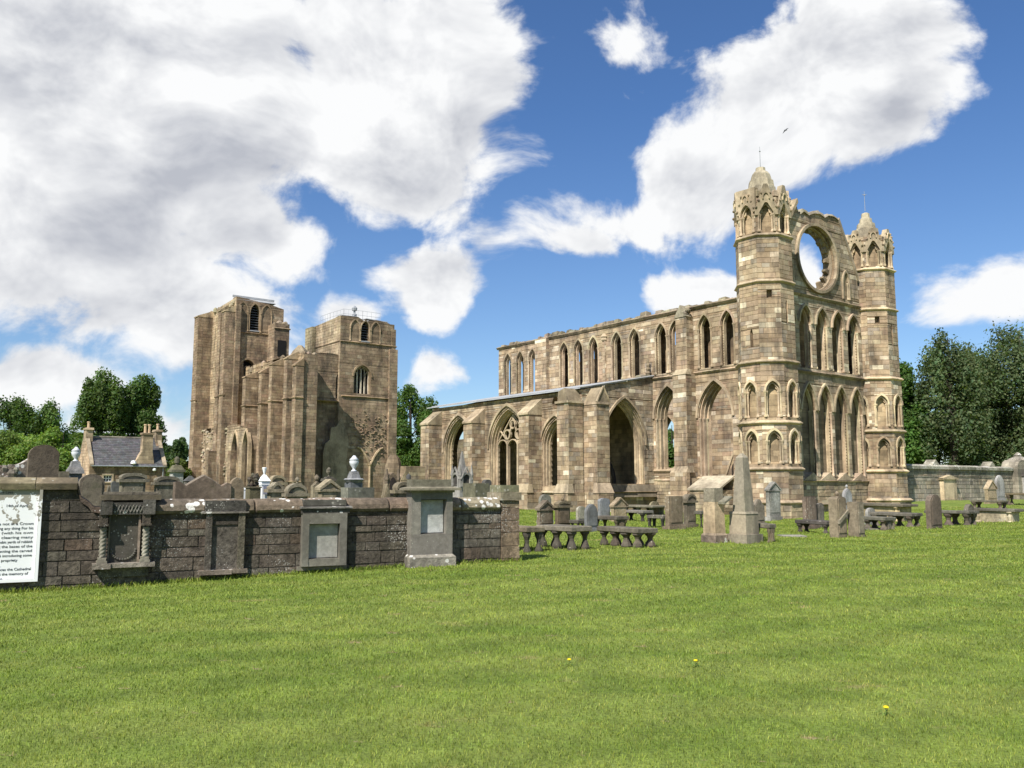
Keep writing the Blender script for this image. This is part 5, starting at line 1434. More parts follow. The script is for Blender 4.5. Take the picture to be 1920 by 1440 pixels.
def build_boundary_wall():
    root = thing('boundary_wall', 'dark mossy stone wall with rounded lichen-spotted coping, running across the lawn', 'wall', (FWO[0], FWO[1], 0))
    pal = [((.118, .098, .076), 4), ((.090, .076, .060), 4), ((.142, .119, .090), 3), ((.135, .121, .10), 3), ((.155, .108, .074), 1.2), ((.18, .165, .132), 1.0)]
    M = Masonry(pal, ch=.185, bl=(.22, .72), joint=.007, chamfer=.008, proud=.016, core_tint=(.15, .13, .105), contrast=.5)
    L = -12.5
    aR, aS, aT = wa(146), wa(168), wa(190)
    ct = wz(400, 962)                      # underside of the coping
    hi = wz(60, 918)
    top = [(L, -.15), (-.38, -.15), (-.38, ct), (aT, ct), (aT - .12, ct + .03), (aS, ct + .12), (aS - .12, ct + .22), (aR, hi), (L, hi)]
    M.core(FW, top, [], .5, .007)
    M.vary = (.62, 1.35)
    M.face(FW, [(L, -.15), (-.38, -.15), (-.38, ct), (aT, ct), (aT - .12, ct + .03), (aS, ct + .12), (aS - .12, ct + .22), (aR, hi), (L, hi)], [], rough=1.3, d0=.007)
    # end pier in large plain blocks
    z = -.15; zt = wz(950, 938)
    while z < zt - .05:
        h = min(rnd.uniform(.24, .32), zt - z)
        m = MB(jit((.20, .145, .10), .18)); j = .006
        m.hexa([FW(-.38, z + j, -.06), FW(.02, z + j, -.06), FW(.02, z + j, .56), FW(-.38, z + j, .56)], [FW(-.375, z + h - j, -.055), FW(.015, z + h - j, -.055), FW(.015, z + h - j, .555), FW(-.375, z + h - j, .555)])
        m.build('pier_block', M_WALL, root); z += h
    m = MB((.21, .18, .125)); zq = wz(950, 925)
    m.hexa([FW(-.42, zt, -.10), FW(.05, zt, -.10), FW(.05, zt, .6), FW(-.42, zt, .6)], [FW(-.42, zq + .02, -.10), FW(.05, zq + .02, -.10), FW(.05, zq + .02, .6), FW(-.42, zq + .02, .6)])
    m.build('pier_cap', M_GRAVE, root)
    m = MB((.17, .165, .10)); FW.box(m, -.40, .02, zq + .025, zq + .17, -.04, .5); m.build('pier_cap_block', M_GRAVE, root)
    # rounded coping stones
    x = aT + .05; hc = wz(400, 938) - ct + .02
    while x < -.40:
        y = min(x + rnd.uniform(.55, 1.05), -.40)
        if -.40 - y < .3: y = -.40
        m = MB(jit((.21, .165, .12), .2)); prof = [(-.05, 0), (-.085, .05), (-.07, .13), (-.01, .205), (.10, hc), (.38, hc), (.5, .2), (.57, .08), (.55, 0)]
        o = rnd.uniform(-.012, .012); dz = rnd.uniform(-.008, .008)
        rr = []
        for a, k in ((x + .008, .93), (x + .03, 1.0), ((x + y) / 2, 1.02), (y - .03, 1.0), (y - .008, .93)):
            rr.append([FW(a, ct + dz + zz_ * k + rnd.uniform(-.006, .006), .25 + (dep - .25) * k + o) for dep, zz_ in prof])
        m.rings(rr); m.build('coping_stone', M_COPE, root); x = y
    # flat coping of the raised end at the left, then the swept ramp
    x = L
    while x < aR - .05:
        y = min(x + rnd.uniform(.9, 1.4), aR)
        if aR - y < .4: y = aR
        m = MB(jit((.17, .14, .088), .12)); b = hi
        m.hexa([FW(x + .005, b, -.10), FW(y - .005, b, -.10), FW(y - .005, b, .6), FW(x + .005, b, .6)], [FW(x + .005, b + .10, -.12), FW(y - .005, b + .10, -.12), FW(y - .005, b + .10, .62), FW(x + .005, b + .10, .62)])
        m.hexa([FW(x + .005, b + .10, -.12), FW(y - .005, b + .10, -.12), FW(y - .005, b + .10, .62), FW(x + .005, b + .10, .62)], [FW(x + .005, b + .20, .10), FW(y - .005, b + .20, .10), FW(y - .005, b + .20, .4), FW(x + .005, b + .20, .4)])
        m.build('coping_stone', M_GRAVE, root); x = y
    m = MB((.15, .11, .085)); pts = [(aR, hi + .10), (aS - .12, ct + .30), (aS, ct + .22), (aT - .1, ct + .13), (aT + .06, ct + .10)]
    rr = [[FW(a, z - .09, -.05), FW(a, z, -.05), FW(a, z + .01, .5), FW(a, z - .09, .5)] for a, z in pts]; m.rings(rr); m.build('ramp_coping', M_COPE, root)
    M.finish(root, M_WALL, M_WALL, keep=300, minpx=40)


build_boundary_wall()


def fixed(name, label, cat, a, group=None): return thing(name, label, cat, FW(a, 0.0, 0.0), group)


def frame_of(P, m, a0, a1, z0, z1, w, d0, d1, tint):
    """four bars round an opening"""
    FW.box(m, a0, a0 + w, z0, z1, d0, d1, tint); FW.box(m, a1 - w, a1, z0, z1, d0, d1, tint)
    FW.box(m, a0 + w, a1 - w, z1 - w, z1, d0 + .002, d1, tint); FW.box(m, a0 + w, a1 - w, z0, z0 + w, d0 + .002, d1, tint)


def build_wall_monuments():
    # ---- tall grey pedestal
    a0, a1 = wa(764), wa(840)
    r = fixed('wall_pedestal', 'tall grey stone pedestal with pale inset panel, standing higher than the wall', 'monument', (a0 + a1) / 2)
    g = (.21, .195, .165); zc = wz(800, 923); z1 = zc; zb = .27; pj = -.26
    m = MB(g); FW.box(m, a0 - .05, a1 + .05, -.1, zb, pj - .07, .05, (.23, .21, .175)); m.hexa([FW(a0 - .05, zb, pj - .07), FW(a1 + .05, zb, pj - .07), FW(a1 + .05, zb, .05), FW(a0 - .05, zb, .05)], [FW(a0, zb + .05, pj), FW(a1, zb + .05, pj), FW(a1, zb + .05, .05), FW(a0, zb + .05, .05)], (.25, .23, .19)); m.build('base', M_COPE, r)
    p0, p1 = wz(800, 1000), wz(800, 936)
    m = MB(g); FW.box(m, a0, a1, zb + .05, p0, pj, .05, (.17, .155, .135)); m.build('die', M_GREY, r)
    m = MB(g); FW.box(m, a0, a0 + .19, p0, z1, pj, .05, (.22, .205, .175)); FW.box(m, a1 - .13, a1, p0, z1, pj, .05, (.19, .18, .155)); FW.box(m, a0 + .19, a1 - .13, p1, z1, pj + .002, .05, (.17, .16, .14)); FW.box(m, a0 + .19, a1 - .13, p0, p1, pj + .16, .05, (.2, .19, .17)); m.build('panel_surround', M_GREY, r)
    m = MB((.42, .43, .41)); FW.box(m, a0 + .215, a1 - .15, p0 + .02, p1 - .015, pj + .135, pj + .165); m.build('inscription_panel', M_GREY, r)
    m = MB((.24, .22, .16)); FW.box(m, a0 - .03, a1 + .03, z1, z1 + .04, pj - .03, .1); FW.box(m, a0 - .10, a1 + .14, z1 + .04, z1 + .08, pj - .12, .2); m.hexa([FW(a0 - .10, z1 + .08, pj - .12), FW(a1 + .14, z1 + .08, pj - .12), FW(a1 + .14, z1 + .08, .2), FW(a0 - .1, z1 + .08, .2)], [FW(a0 + .02, z1 + .11, pj), FW(a1 + .02, z1 + .11, pj), FW(a1 + .02, z1 + .11, .1), FW(a0 + .02, z1 + .11, .1)]); m.build('cornice', M_GRAVE, r)
    m = MB((.19, .18, .13)); FW.box(m, a0 + .02, a1 - .02, z1 + .11, wz(800, 900) + .01, pj + .03, .1); m.build('cap_block', M_GRAVE, r)
    # ---- grey plaque with entablature
    a0, a1 = wa(566), wa(648); z0, z1 = wz(600, 1060), wz(600, 962)
    r = fixed('wall_plaque', 'square grey framed plaque under a dark crumbling cornice, set in the near wall', 'monument', (a0 + a1) / 2)
    m = MB((.19, .18, .15)); FW.box(m, a0, a0 + .12, z0, z1, -.17, .02); FW.box(m, a1 - .13, a1, z0, z1, -.17, .02, (.18, .17, .145)); FW.box(m, a0 + .12, a1 - .13, z1 - .19, z1, -.168, .02); FW.box(m, a0 + .12, a1 - .13, z0, z0 + .13, -.16, .02, (.22, .205, .17)); FW.box(m, a0 + .12, a1 - .13, z0 + .13, z1 - .19, -.025, .02, (.24, .23, .2)); m.build('surround', M_GREY, r)
    m = MB((.44, .44, .40)); FW.box(m, a0 + .135, a1 - .145, z0 + .145, z1 - .205, -.045, -.024); m.build('inscription_panel', M_GREY, r)
    m = MB((.075, .07, .06)); FW.box(m, a0 - .02, a1 + .05, z1, z1 + .09, -.16, .05); m.hexa([FW(a0 - .05, z1 + .09, -.2), FW(a1 + .09, z1 + .09, -.2), FW(a1 + .09, z1 + .09, .05), FW(a0 - .05, z1 + .09, .05)], [FW(a0 - .05, z1 + .115, -.2), FW(a1 + .09, z1 + .115, -.2), FW(a1 + .09, z1 + .15, .05), FW(a0 - .05, z1 + .15, .05)], (.2, .19, .17)); m.build('cornice', M_COPE, r)
    m = MB((.10, .095, .08)); FW.box(m, a0 + .01, a1 - .02, z1 + .14, wz(600, 938) + .01, -.14, .1); m.build('cap_block', M_GRAVE, r)
    m = MB((.2, .18, .15)); FW.box(m, a0 - .06, a1 + .04, z0 - .08, z0, -.06, .02); m.build('sill', M_GREY, r)
    # ---- monument with twisted columns
    a0, a1 = wa(188), wa(293)
    r = fixed('twisted_column_monument', 'carved wall monument with two twisted columns round a dark recessed panel', 'monument', (a0 + a1) / 2)
    zs, zc, zf, ztp = wz(240, 1055), wz(240, 985), wz(240, 964), wz(240, 938)
    m = MB((.115, .10, .078)); FW.box(m, a0 + .04, a1 - .07, zs - .22, zs - .06, -.10, .02, (.13, .125, .095)); FW.box(m, a0 + .1, a1 - .1, -.1, zs - .22, -.05, .02, (.13, .115, .085)); m.build('apron', M_WALL, r)
    m = MB((.26, .23, .19)); FW.box(m, a0 - .06, a0 + .22, zs - .075, zs + .012, -.27, .02, (.25, .22, .18)); FW.box(m, a0 + .225, a1 + .02, zs - .06, zs + .01, -.25, .02); m.build('sill', M_COPE, r)
    cols = (a0 + .07, a1 - .15)
    for ac in cols:
        m = MB((.27, .255, .205)); rr = []; n = 26; hh = zc - zs - .12
        for k in range(n + 1):
            z = zs + .10 + hh * k / n; ring = []
            p = FW(ac + .015, z, -.13)
            for i in range(14):
                th = 2 * math.pi * i / 14; rad = .050 * (1 + .22 * math.cos(3 * (th - k * .62)))
                ring.append((p[0] + rad * math.cos(th), p[1] + rad * math.sin(th), z))
            rr.append(ring)
        m.rings(rr); c = m.build('twisted_column', M_GRAVE, r, smooth=True)
        m = MB((.25, .23, .18)); FW.box(m, ac - .07, ac + .09, zs + .012, zs + .055, -.24, -.02); FW.box(m, ac - .055, ac + .075, zs + .055, zs + .105, -.22, -.03); m.build('column_base', M_GRAVE, c)
        m = MB((.12, .10, .075)); FW.box(m, ac - .07, ac + .09, zc, zc + .035, -.24, 0); FW.box(m, ac - .055, ac + .075, zc + .035, zf + .005, -.21, 0); m.build('capital', M_WALL, c)
    m = MB((.10, .085, .065)); FW.box(m, cols[0] + .092, cols[0] + .115, zs + .01, zf, -.10, .02, (.17, .15, .115)); FW.box(m, cols[1] - .105, cols[1] - .072, zs + .01, zf, -.12, .02, (.24, .19, .15)); m.build('jamb', M_GRAVE, r)
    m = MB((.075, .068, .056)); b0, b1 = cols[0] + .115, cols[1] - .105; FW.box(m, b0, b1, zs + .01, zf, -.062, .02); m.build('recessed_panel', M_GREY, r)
    m = MB((.085, .08, .068)); cc = (b0 + b1) / 2          # carved foliage border at the foot of the panel
    for k in range(15):
        th = math.pi + math.pi * k / 14; p = FW(cc + (b1 - b0) * .43 * math.cos(th), zs + .22 + .16 * math.sin(th), -.07)
        m.lathe((p[0], p[1], p[2] - .02), [(.012, 0), (.026, .018), (.012, .04)], 6, tint=jit((.10, .095, .08), .2))
    m.build('carved_border', M_GREY, r)
    m = MB((.11, .105, .09)); FW.box(m, a0 + .02, a0 + .20, zf, ztp - .02, -.24, .05); FW.box(m, a0 + .20, a1 - .20, zf, ztp - .035, -.17, .05, (.13, .125, .11)); FW.box(m, a1 - .20, a1 - .01, zf, ztp + .01, -.24, .05, (.18, .17, .15)); m.build('frieze', M_COPE, r)
    m = MB((.13, .125, .11))          # worn strapwork carving on the frieze
    for k in range(9):
        a = a0 + .24 + k * .052; z = (zf + ztp) / 2 - .02
        m.tube(FW(a - .02, z - .06, -.175), FW(a + .03, z + .06, -.175), .012, .012, 4, jit((.22, .215, .19), .2)); m.tube(FW(a + .03, z - .05, -.175), FW(a - .01, z + .05, -.175), .010, .010, 4, jit((.2, .19, .17), .2))
    m.build('frieze_carving', M_GREY, r)
    # two loose slabs lying on the wall head above it
    s0, s1 = wa(190), wa(305)
    r = fixed('coping_slab', 'two-layered long stone slab lying on the wall above the twisted columns', 'slab', (s0 + s1) / 2)
    m = MB((.17, .145, .10)); zt = ztp + .005; FW.box(m, s0, s1 - .02, zt, zt + .085, -.12, .45); m.build('lower_slab', M_GRAVE, r)
    m = MB((.23, .205, .155)); FW.box(m, s0 + .05, s1 - .03, zt + .09, zt + .135, .02, .5); m.build('upper_slab', M_COPE, r)
    # ---- plain weathered panel with pilasters
    a0, a1 = wa(388), wa(460); z0, z1 = wz(420, 1070), wz(420, 962)
    r = fixed('weathered_wall_panel', 'worn dark wall panel with stubby pilasters and thin ledge, left of the grey plaque', 'monument', (a0 + a1) / 2)
    m = MB((.105, .092, .075)); FW.box(m, a0, a0 + .10, z0 + .02, z1, -.13, .02); FW.box(m, a1 - .11, a1, z0 + .02, z1, -.13, .02, (.14, .125, .09)); m.build('pilaster', M_WALL, r)
    m = MB((.13, .115, .095)); FW.box(m, a0 + .10, a1 - .11, z0 + .02, z1 - .2, -.062, .02); m.build('panel', M_WALL, r)
    m = MB((.07, .06, .048)); FW.box(m, a0 + .10, a1 - .11, z1 - .2, z1, -.085, .02); m.build('lintel', M_WALL, r)
    m = MB((.22, .18, .145)); zq = z0 - .05; FW.box(m, a0 - .09, (a0 + a1) / 2 + .12, zq, zq + .075, -.2, .02); FW.box(m, (a0 + a1) / 2 + .125, a1 + .06, zq + .012, zq + .08, -.19, .02, (.2, .165, .13)); m.build('ledge', M_COPE, r)
    m = MB((.24, .22, .18)); FW.box(m, a0 - .08, a1 + .06, z1, z1 + .03, -.16, .05, (.22, .2, .17)); m.build('drip_ledge', M_COPE, r)
    m = MB((.085, .08, .07)); FW.box(m, a0 - .02, a1 + .01, z1 + .03, wz(420, 940) + .015, -.13, .1); m.build('cap_block', M_WALL, r)
    # ---- white memorial board with painted lettering
    s1 = wa(82); s0 = s1 - 1.5; z0, z1 = wz(60, 1090), wz(60, 910)
    r = fixed('memorial_board', 'large white board with peeling paint and black lettering on the near wall', 'sign', (s0 + s1) / 2)
    m = MB((.75, .75, .73)); FW.box(m, s0 + .05, s1 - .05, z0 + .05, z1 - .05, -.055, .01); m.build('board', M_SIGN, r)
    m = MB((.7, .7, .68)); frame_of(None, m, s0, s1, z0, z1, .045, -.10, .01, (.7, .7, .68)); m.build('frame', M_SIGN, r)
    lines = ['Here Lyes', '', '', '14th of April', '', '', '', 'while not in a Crown', 'doing any thing For his', 'and (with his own', 'ds clearing many', 'and cubic yards of rubbish', 'sing the bases of the', 'collecting the carved', 'ments & introducing some', 'order & propriety', '______', 'reverences the Cathedral', 'respect the memory of', 'this man.']
    H = z1 - z0 - .12; rot = math.atan2(FWd[1], FWd[0])
    for i, t in enumerate(lines):
        if not t: continue
        cu = bpy.data.curves.new('lettering', 'FONT'); cu.body = t; cu.size = .060 if i != 16 else .05; cu.extrude = .0015; cu.align_x = 'RIGHT'
        cu.materials.append(M_INK)
        tmp = bpy.data.objects.new('lettering', cu); COL.objects.link(tmp); dg = bpy.context.evaluated_depsgraph_get()
        me = bpy.data.meshes.new_from_object(tmp.evaluated_get(dg)); bpy.data.objects.remove(tmp); bpy.data.curves.remove(cu)
        if not me.materials: me.materials.append(M_INK)
        o = bpy.data.objects.new('lettering', me); COL.objects.link(o); o.parent = r
        ind = {0: .34, 3: .12, 15: .22, 16: .45, 18: .06, 19: .40}.get(i, .02)
        p = Vector(FW(s1 - .085 - ind, z1 - .13 - (H - .05) * i / (len(lines) - 1), -.0575)) - r.location
        o.location = p; o.rotation_euler = (math.pi / 2, 0, rot)
        if 7 <= i <= 14: o.scale = (min(1.35, .66 / (len(t) * .028)), 1, 1)


build_wall_monuments()
# ------------------------------------------------------------------ gravestones and tombs
SAND, BRN, GRY, PALE, DRK, OLV = (.24, .185, .12), (.17, .128, .088), (.235, .235, .225), (.42, .35, .25), (.085, .073, .058), (.155, .15, .105)
FB = FPX / math.cos(TILT)


def outline(style, w, h):
    a = w / 2
    if style == 'square': return [(-a, 0), (a, 0), (a, h), (-a, h)]
    if style == 'round': return [(-a, 0), (a, 0)] + [(a * math.cos(t), h - a * .8 + a * .8 * math.sin(t)) for t in [math.pi * i / 14 for i in range(15)]]
    if style == 'segment': return [(-a, 0), (a, 0)] + [(a * math.cos(t), h - a * .38 + a * .38 * math.sin(t)) for t in [math.pi * i / 12 for i in range(13)]]
    if style == 'pointed':
        q = arch_pts(0, a, h - a * 1.25, a * 1.25, 6); return [(-a, 0), (a, 0)] + q[::-1]
    if style == 'gable': return [(-a, 0), (a, 0), (a, h - a * .75), (0, h), (-a, h - a * .75)]
    if style == 'shoulder': return [(-a, 0), (a, 0), (a, h - a * .95), (a * .72, h - a * .85)] + [(a * .72 * math.cos(t), h - a * .7 + a * .7 * math.sin(t)) for t in [math.pi * i / 10 for i in range(11)]] + [(-a * .72, h - a * .85), (-a, h - a * .95)]
    if style == 'ogee':
        return [(-a, 0), (a, 0), (a, h - a * .75), (a * .82, h - a * .62), (a * .6, h - a * .5), (a * .38, h - a * .2), (a * .2, h - a * .04), (0, h), (-a * .2, h - a * .04), (-a * .38, h - a * .2), (-a * .6, h - a * .5), (-a * .82, h - a * .62), (-a, h - a * .75)]
    if style == 'wave':
        return [(-a, 0), (a, 0), (a, h * .62), (a * .88, h * .7), (a * .7, h * .66), (a * .5, h * .72), (a * .2, h * .93), (0, h), (-a * .2, h * .93), (-a * .5, h * .74), (-a * .72, h * .68), (-a * .9, h * .72), (-a, h * .64)]
    raise ValueError(style)


def inset(poly, w, h, k=.80, z0=.12):
    return [(x * k, h * z0 + (z / h) * h * (.97 - z0)) for x, z in poly]


def stand(u, v=None, Y=None):
    """foot of a thing: on the ground at a photo pixel, or on the ground at a column and distance"""
    if Y is None: return ground(u, v)
    x = at(u, HOR, Y)[0]; return (x, Y, gz(x, Y))


def headstone(name, label, u0, u1, vtop, vbase=None, Y=None, style='round', tint=BRN, t=.14, az=142.5, lean=0.0, base=True, panel=True, pediment=False, mat=None, finial=None, cat='gravestone', group='gravestones', base_tint=None):
    u = (u0 + u1) / 2; p = stand(u, vbase, Y)
    n = (math.sin(R(az)), math.cos(R(az))); d = (-n[1], n[0])
    if d[0] < 0: d = (n[1], -n[0])
    L = math.hypot(p[0], p[1]); cosv = abs((-p[0] * n[0] - p[1] * n[1]) / L); sinv = math.sqrt(max(0, 1 - cosv ** 2))
    span = (u1 - u0) * p[1] / FB
    w = max(.2, (span - t * sinv) / max(cosv, .35)); h = at(u, vtop, p[1])[2] - p[2]
    root = thing(name, label, cat, p, group)
    fr = Frame((p[0], p[1]), d, n); mt = mat or M_GRAVE
    zb = .0
    if base:
        m = MB(base_tint or jit(tint, .1)); zb = min(.22, h * .12)
        fr.box(m, -w / 2 - .07, w / 2 + .07, p[2] - .1, p[2] + zb, -t / 2 - .07, t / 2 + .07); m.build('plinth', mt, root)
    H = h - zb
    if pediment: H -= .0
    poly = outline(style, w, H)
    def put(poly, d0, d1, nm, tn, par, mm):
        m = MB(tn); fr.prism(m, [(a, p[2] + zb + z) for a, z in poly], d0, d1)
        if lean: m.v = [(x + lean * (z - p[2]) * d[0], y + lean * (z - p[2]) * d[1], z) for x, y, z in m.v]
        return m.build(nm, mm, par)
    body = put([(a, z if z > 0 else -.02) for a, z in poly], -t / 2, t / 2, 'slab', tint, root, mt)
    if panel: put(inset(poly, w, H), -t / 2 - .018, -t / 2 + .01, 'inscription_panel', jit(tuple(c * 1.12 for c in tint), .08), body, mt)
    if pediment:
        m = MB(jit(tuple(c * 1.1 for c in tint), .1)); zt = p[2] + zb + H
        if style == 'gable':
            for sg in (-1, 1):
                m.hexa([fr(sg * (w / 2 + .07), zt - w * .375 - .07, -t / 2 - .06), fr(0, zt - .04, -t / 2 - .06), fr(0, zt - .04, t / 2 + .04), fr(sg * (w / 2 + .07), zt - w * .375 - .07, t / 2 + .04)],
                       [fr(sg * (w / 2 + .07), zt - w * .375, -t / 2 - .06), fr(0, zt + .05, -t / 2 - .06), fr(0, zt + .05, t / 2 + .04), fr(sg * (w / 2 + .07), zt - w * .375, t / 2 + .04)])
            fr.box(m, -w / 2 - .06, w / 2 + .06, zt - w * .375 - .10, zt - w * .375 - .04, -t / 2 - .05, t / 2 + .03)
        else:
            q = [(a, z) for a, z in poly if z > H * .5]
            rr = [[fr(a * 1.0, p[2] + zb + z - .05, -t / 2 - .05), fr(a * 1.08, p[2] + zb + z + .03, -t / 2 - .05), fr(a * 1.08, p[2] + zb + z + .03, t / 2 + .03), fr(a, p[2] + zb + z - .05, t / 2 + .03)] for a, z in q]
            m.rings(rr)
            fr.box(m, -w / 2 - .08, w / 2 + .08, p[2] + zb + q[0][1] - .10, p[2] + zb + q[0][1] - .02, -t / 2 - .06, t / 2 + .04)
        m.build('pediment', mt, root)
    if finial:
        m = MB(jit(tint, .15)); q = fr(0, p[2] + zb + H, 0); k = finial
        m.lathe((q[0], q[1], q[2] - .03), [(k * .5, 0), (k * .3, k * .5), (k * .6, k * .9), (k * .65, k * 1.3), (k * .3, k * 1.8), (k * .1, k * 2.0)], 8); m.build('finial', mt, root)
    return root, fr, p, w, h


def urn_profile(k): return [(k * .55, 0), (k * .55, k * .2), (k * .25, k * .35), (k * .3, k * .6), (k * .8, k * 1.3), (k * .95, k * 1.9), (k * .8, k * 2.2), (k * .95, k * 2.3), (k * .5, k * 2.7), (k * .2, k * 3.1)]


def pedestal(name, label, u, Y, parts, cat='monument', group=None, mat=None, z0=None, az=142.5):
    """stack of square tiers: (part name, half width px at bottom, at top, v bottom, v top, tint, seg) in photo pixels"""
    p = stand(u, None, Y); root = thing(name, label, cat, p, group); k = Y / FB
    zof = lambda v: at(u, v, Y)[2]
    for (nm, w0, w1, v0, v1, tint, seg) in parts:
        m = MB(tint); zb = p[2] - .05 if v0 is None else zof(v0); zt = zof(v1)
        f4 = 1.0 if seg != 4 else 1.25
        m.lathe((p[0], p[1], 0), [(w0 * k * f4, zb), (w1 * k * f4, zt)], seg, R(45) if seg == 4 else 0, ax=(Nd, Ed)); m.build(nm, mat or M_GRAVE, root)
    return root, p, k, zof


def table_tomb(label, u0, u1, vtop, vbase, tint=(.15, .13, .10), legs=3, thick=.13, ratio=.48, group='table tombs on the lawn', legt=None, endpanel=False, chest=False, az=None):
    u = (u0 + u1) / 2; p = ground(u, vbase)
    az_c = math.atan2(p[0], p[1]); aw = abs(math.cos(az_c + AX - math.pi / 2)); 
    cw = abs(Wd[0] * math.cos(az_c) - Wd[1] * math.sin(az_c)); cn = abs(Nd[0] * math.cos(az_c) - Nd[1] * math.sin(az_c))
    Ln = (u1 - u0) * p[1] / FB / (cw + ratio * cn); Wn = Ln * ratio
    h = at(u, vtop, p[1])[2] - p[2]; h = max(.32, h)
    # the pixel row of the base is the near corner: push the centre back by half the footprint
    c = (p[0] - Ed[0] * Ln * .30 - Sd[0] * Wn * .30, p[1] - Ed[1] * Ln * .30 - Sd[1] * Wn * .30); g = gz(*c)
    root = thing('chest_tomb' if chest else 'table_tomb', label, 'tomb', (c[0], c[1], g), group)
    X = lambda s_, e_, z: (c[0] + Wd[0] * s_ + Nd[0] * e_, c[1] + Wd[1] * s_ + Nd[1] * e_, z)
    def slab(m, l, w, z0, z1, ch=.02):
        q = lambda k: [X(-l / 2 + k, -w / 2 + k, 0), X(l / 2 - k, -w / 2 + k, 0), X(l / 2 - k, w / 2 - k, 0), X(-l / 2 + k, w / 2 - k, 0)]
        st = lambda k, z: [(a, b, z) for a, b, _ in q(k)]
        m.rings([st(ch * 1.5, z0), st(0, z0 + ch), st(0, z1 - ch), st(ch, z1)])
    zt = g + h
    m = MB(jit(tint, .1)); slab(m, Ln, Wn, zt - thick, zt); tx, ty = rnd.uniform(-.018, .018), rnd.uniform(-.012, .012)
    m.v = [(x, y, z + (x - c[0]) * tx + (y - c[1]) * ty) for x, y, z in m.v]; m.build('top_slab', M_GRAVE, root)
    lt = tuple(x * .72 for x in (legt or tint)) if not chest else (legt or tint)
    if chest:
        for (s_, ww, dd) in ((0, Ln * .82, Wn * .78),):
            m = MB(jit(lt, .08)); slab(m, ww, dd, g - .05, zt - thick + .005, .01); m.build('chest', M_GRAVE, root)
        for s_ in (-.36, .36):
            for e_ in (-.36, .36):
                m = MB(jit(lt, .12)); q = X(Ln * s_, Wn * e_ * 1.12, g - .05); hh = zt - thick - g + .05
                m.lathe(q, [(.11, 0), (.12, hh * .15), (.07, hh * .25), (.10, hh * .6), (.06, hh * .8), (.13, hh * .92), (.13, hh)], 8); m.build('corner_baluster', M_GRAVE, root)
        return root
    hh = zt - thick - g + .06; kind = rnd.randrange(3)
    xs_ = [(-.40 + .80 * k / (legs - 1)) for k in range(legs)]
    for s_ in xs_:
        for e_ in (-.32, .32):
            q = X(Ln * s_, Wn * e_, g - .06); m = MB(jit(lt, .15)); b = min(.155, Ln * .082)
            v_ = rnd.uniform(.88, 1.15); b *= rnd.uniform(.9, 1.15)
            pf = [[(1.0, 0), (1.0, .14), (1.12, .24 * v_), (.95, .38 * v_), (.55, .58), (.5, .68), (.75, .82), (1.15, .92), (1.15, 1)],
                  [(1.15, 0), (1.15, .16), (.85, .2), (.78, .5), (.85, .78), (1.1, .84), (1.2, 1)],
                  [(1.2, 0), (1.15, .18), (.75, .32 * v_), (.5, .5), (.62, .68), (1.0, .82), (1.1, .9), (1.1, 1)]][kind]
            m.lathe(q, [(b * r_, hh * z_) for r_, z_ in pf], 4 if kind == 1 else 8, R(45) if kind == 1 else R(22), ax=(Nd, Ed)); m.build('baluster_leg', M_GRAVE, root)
    if endpanel:
        m = MB(jit(lt, .1)); a = X(-Ln * .43, -Wn * .22, 0); b = X(-Ln * .43, Wn * .22, 0)
        n_ = Frame((a[0], a[1]), Nd, Ed); w = Wn * .44; n_.prism(m, [(0, g - .05), (w, g - .05), (w, g + hh * .86), (0, g + hh * .86)], -.04, .06); m.build('end_panel', M_GRAVE, root)
        m = MB(jit(tuple(x * 1.3 for x in lt), .1)); ring_ = arch_open(w / 2, w * .3, g + hh * .1, g + hh * .5, w * .3, 5); n_.prism(m, ring_, -.06, -.03); m.build('carved_arch', M_GRAVE, root)
    return root


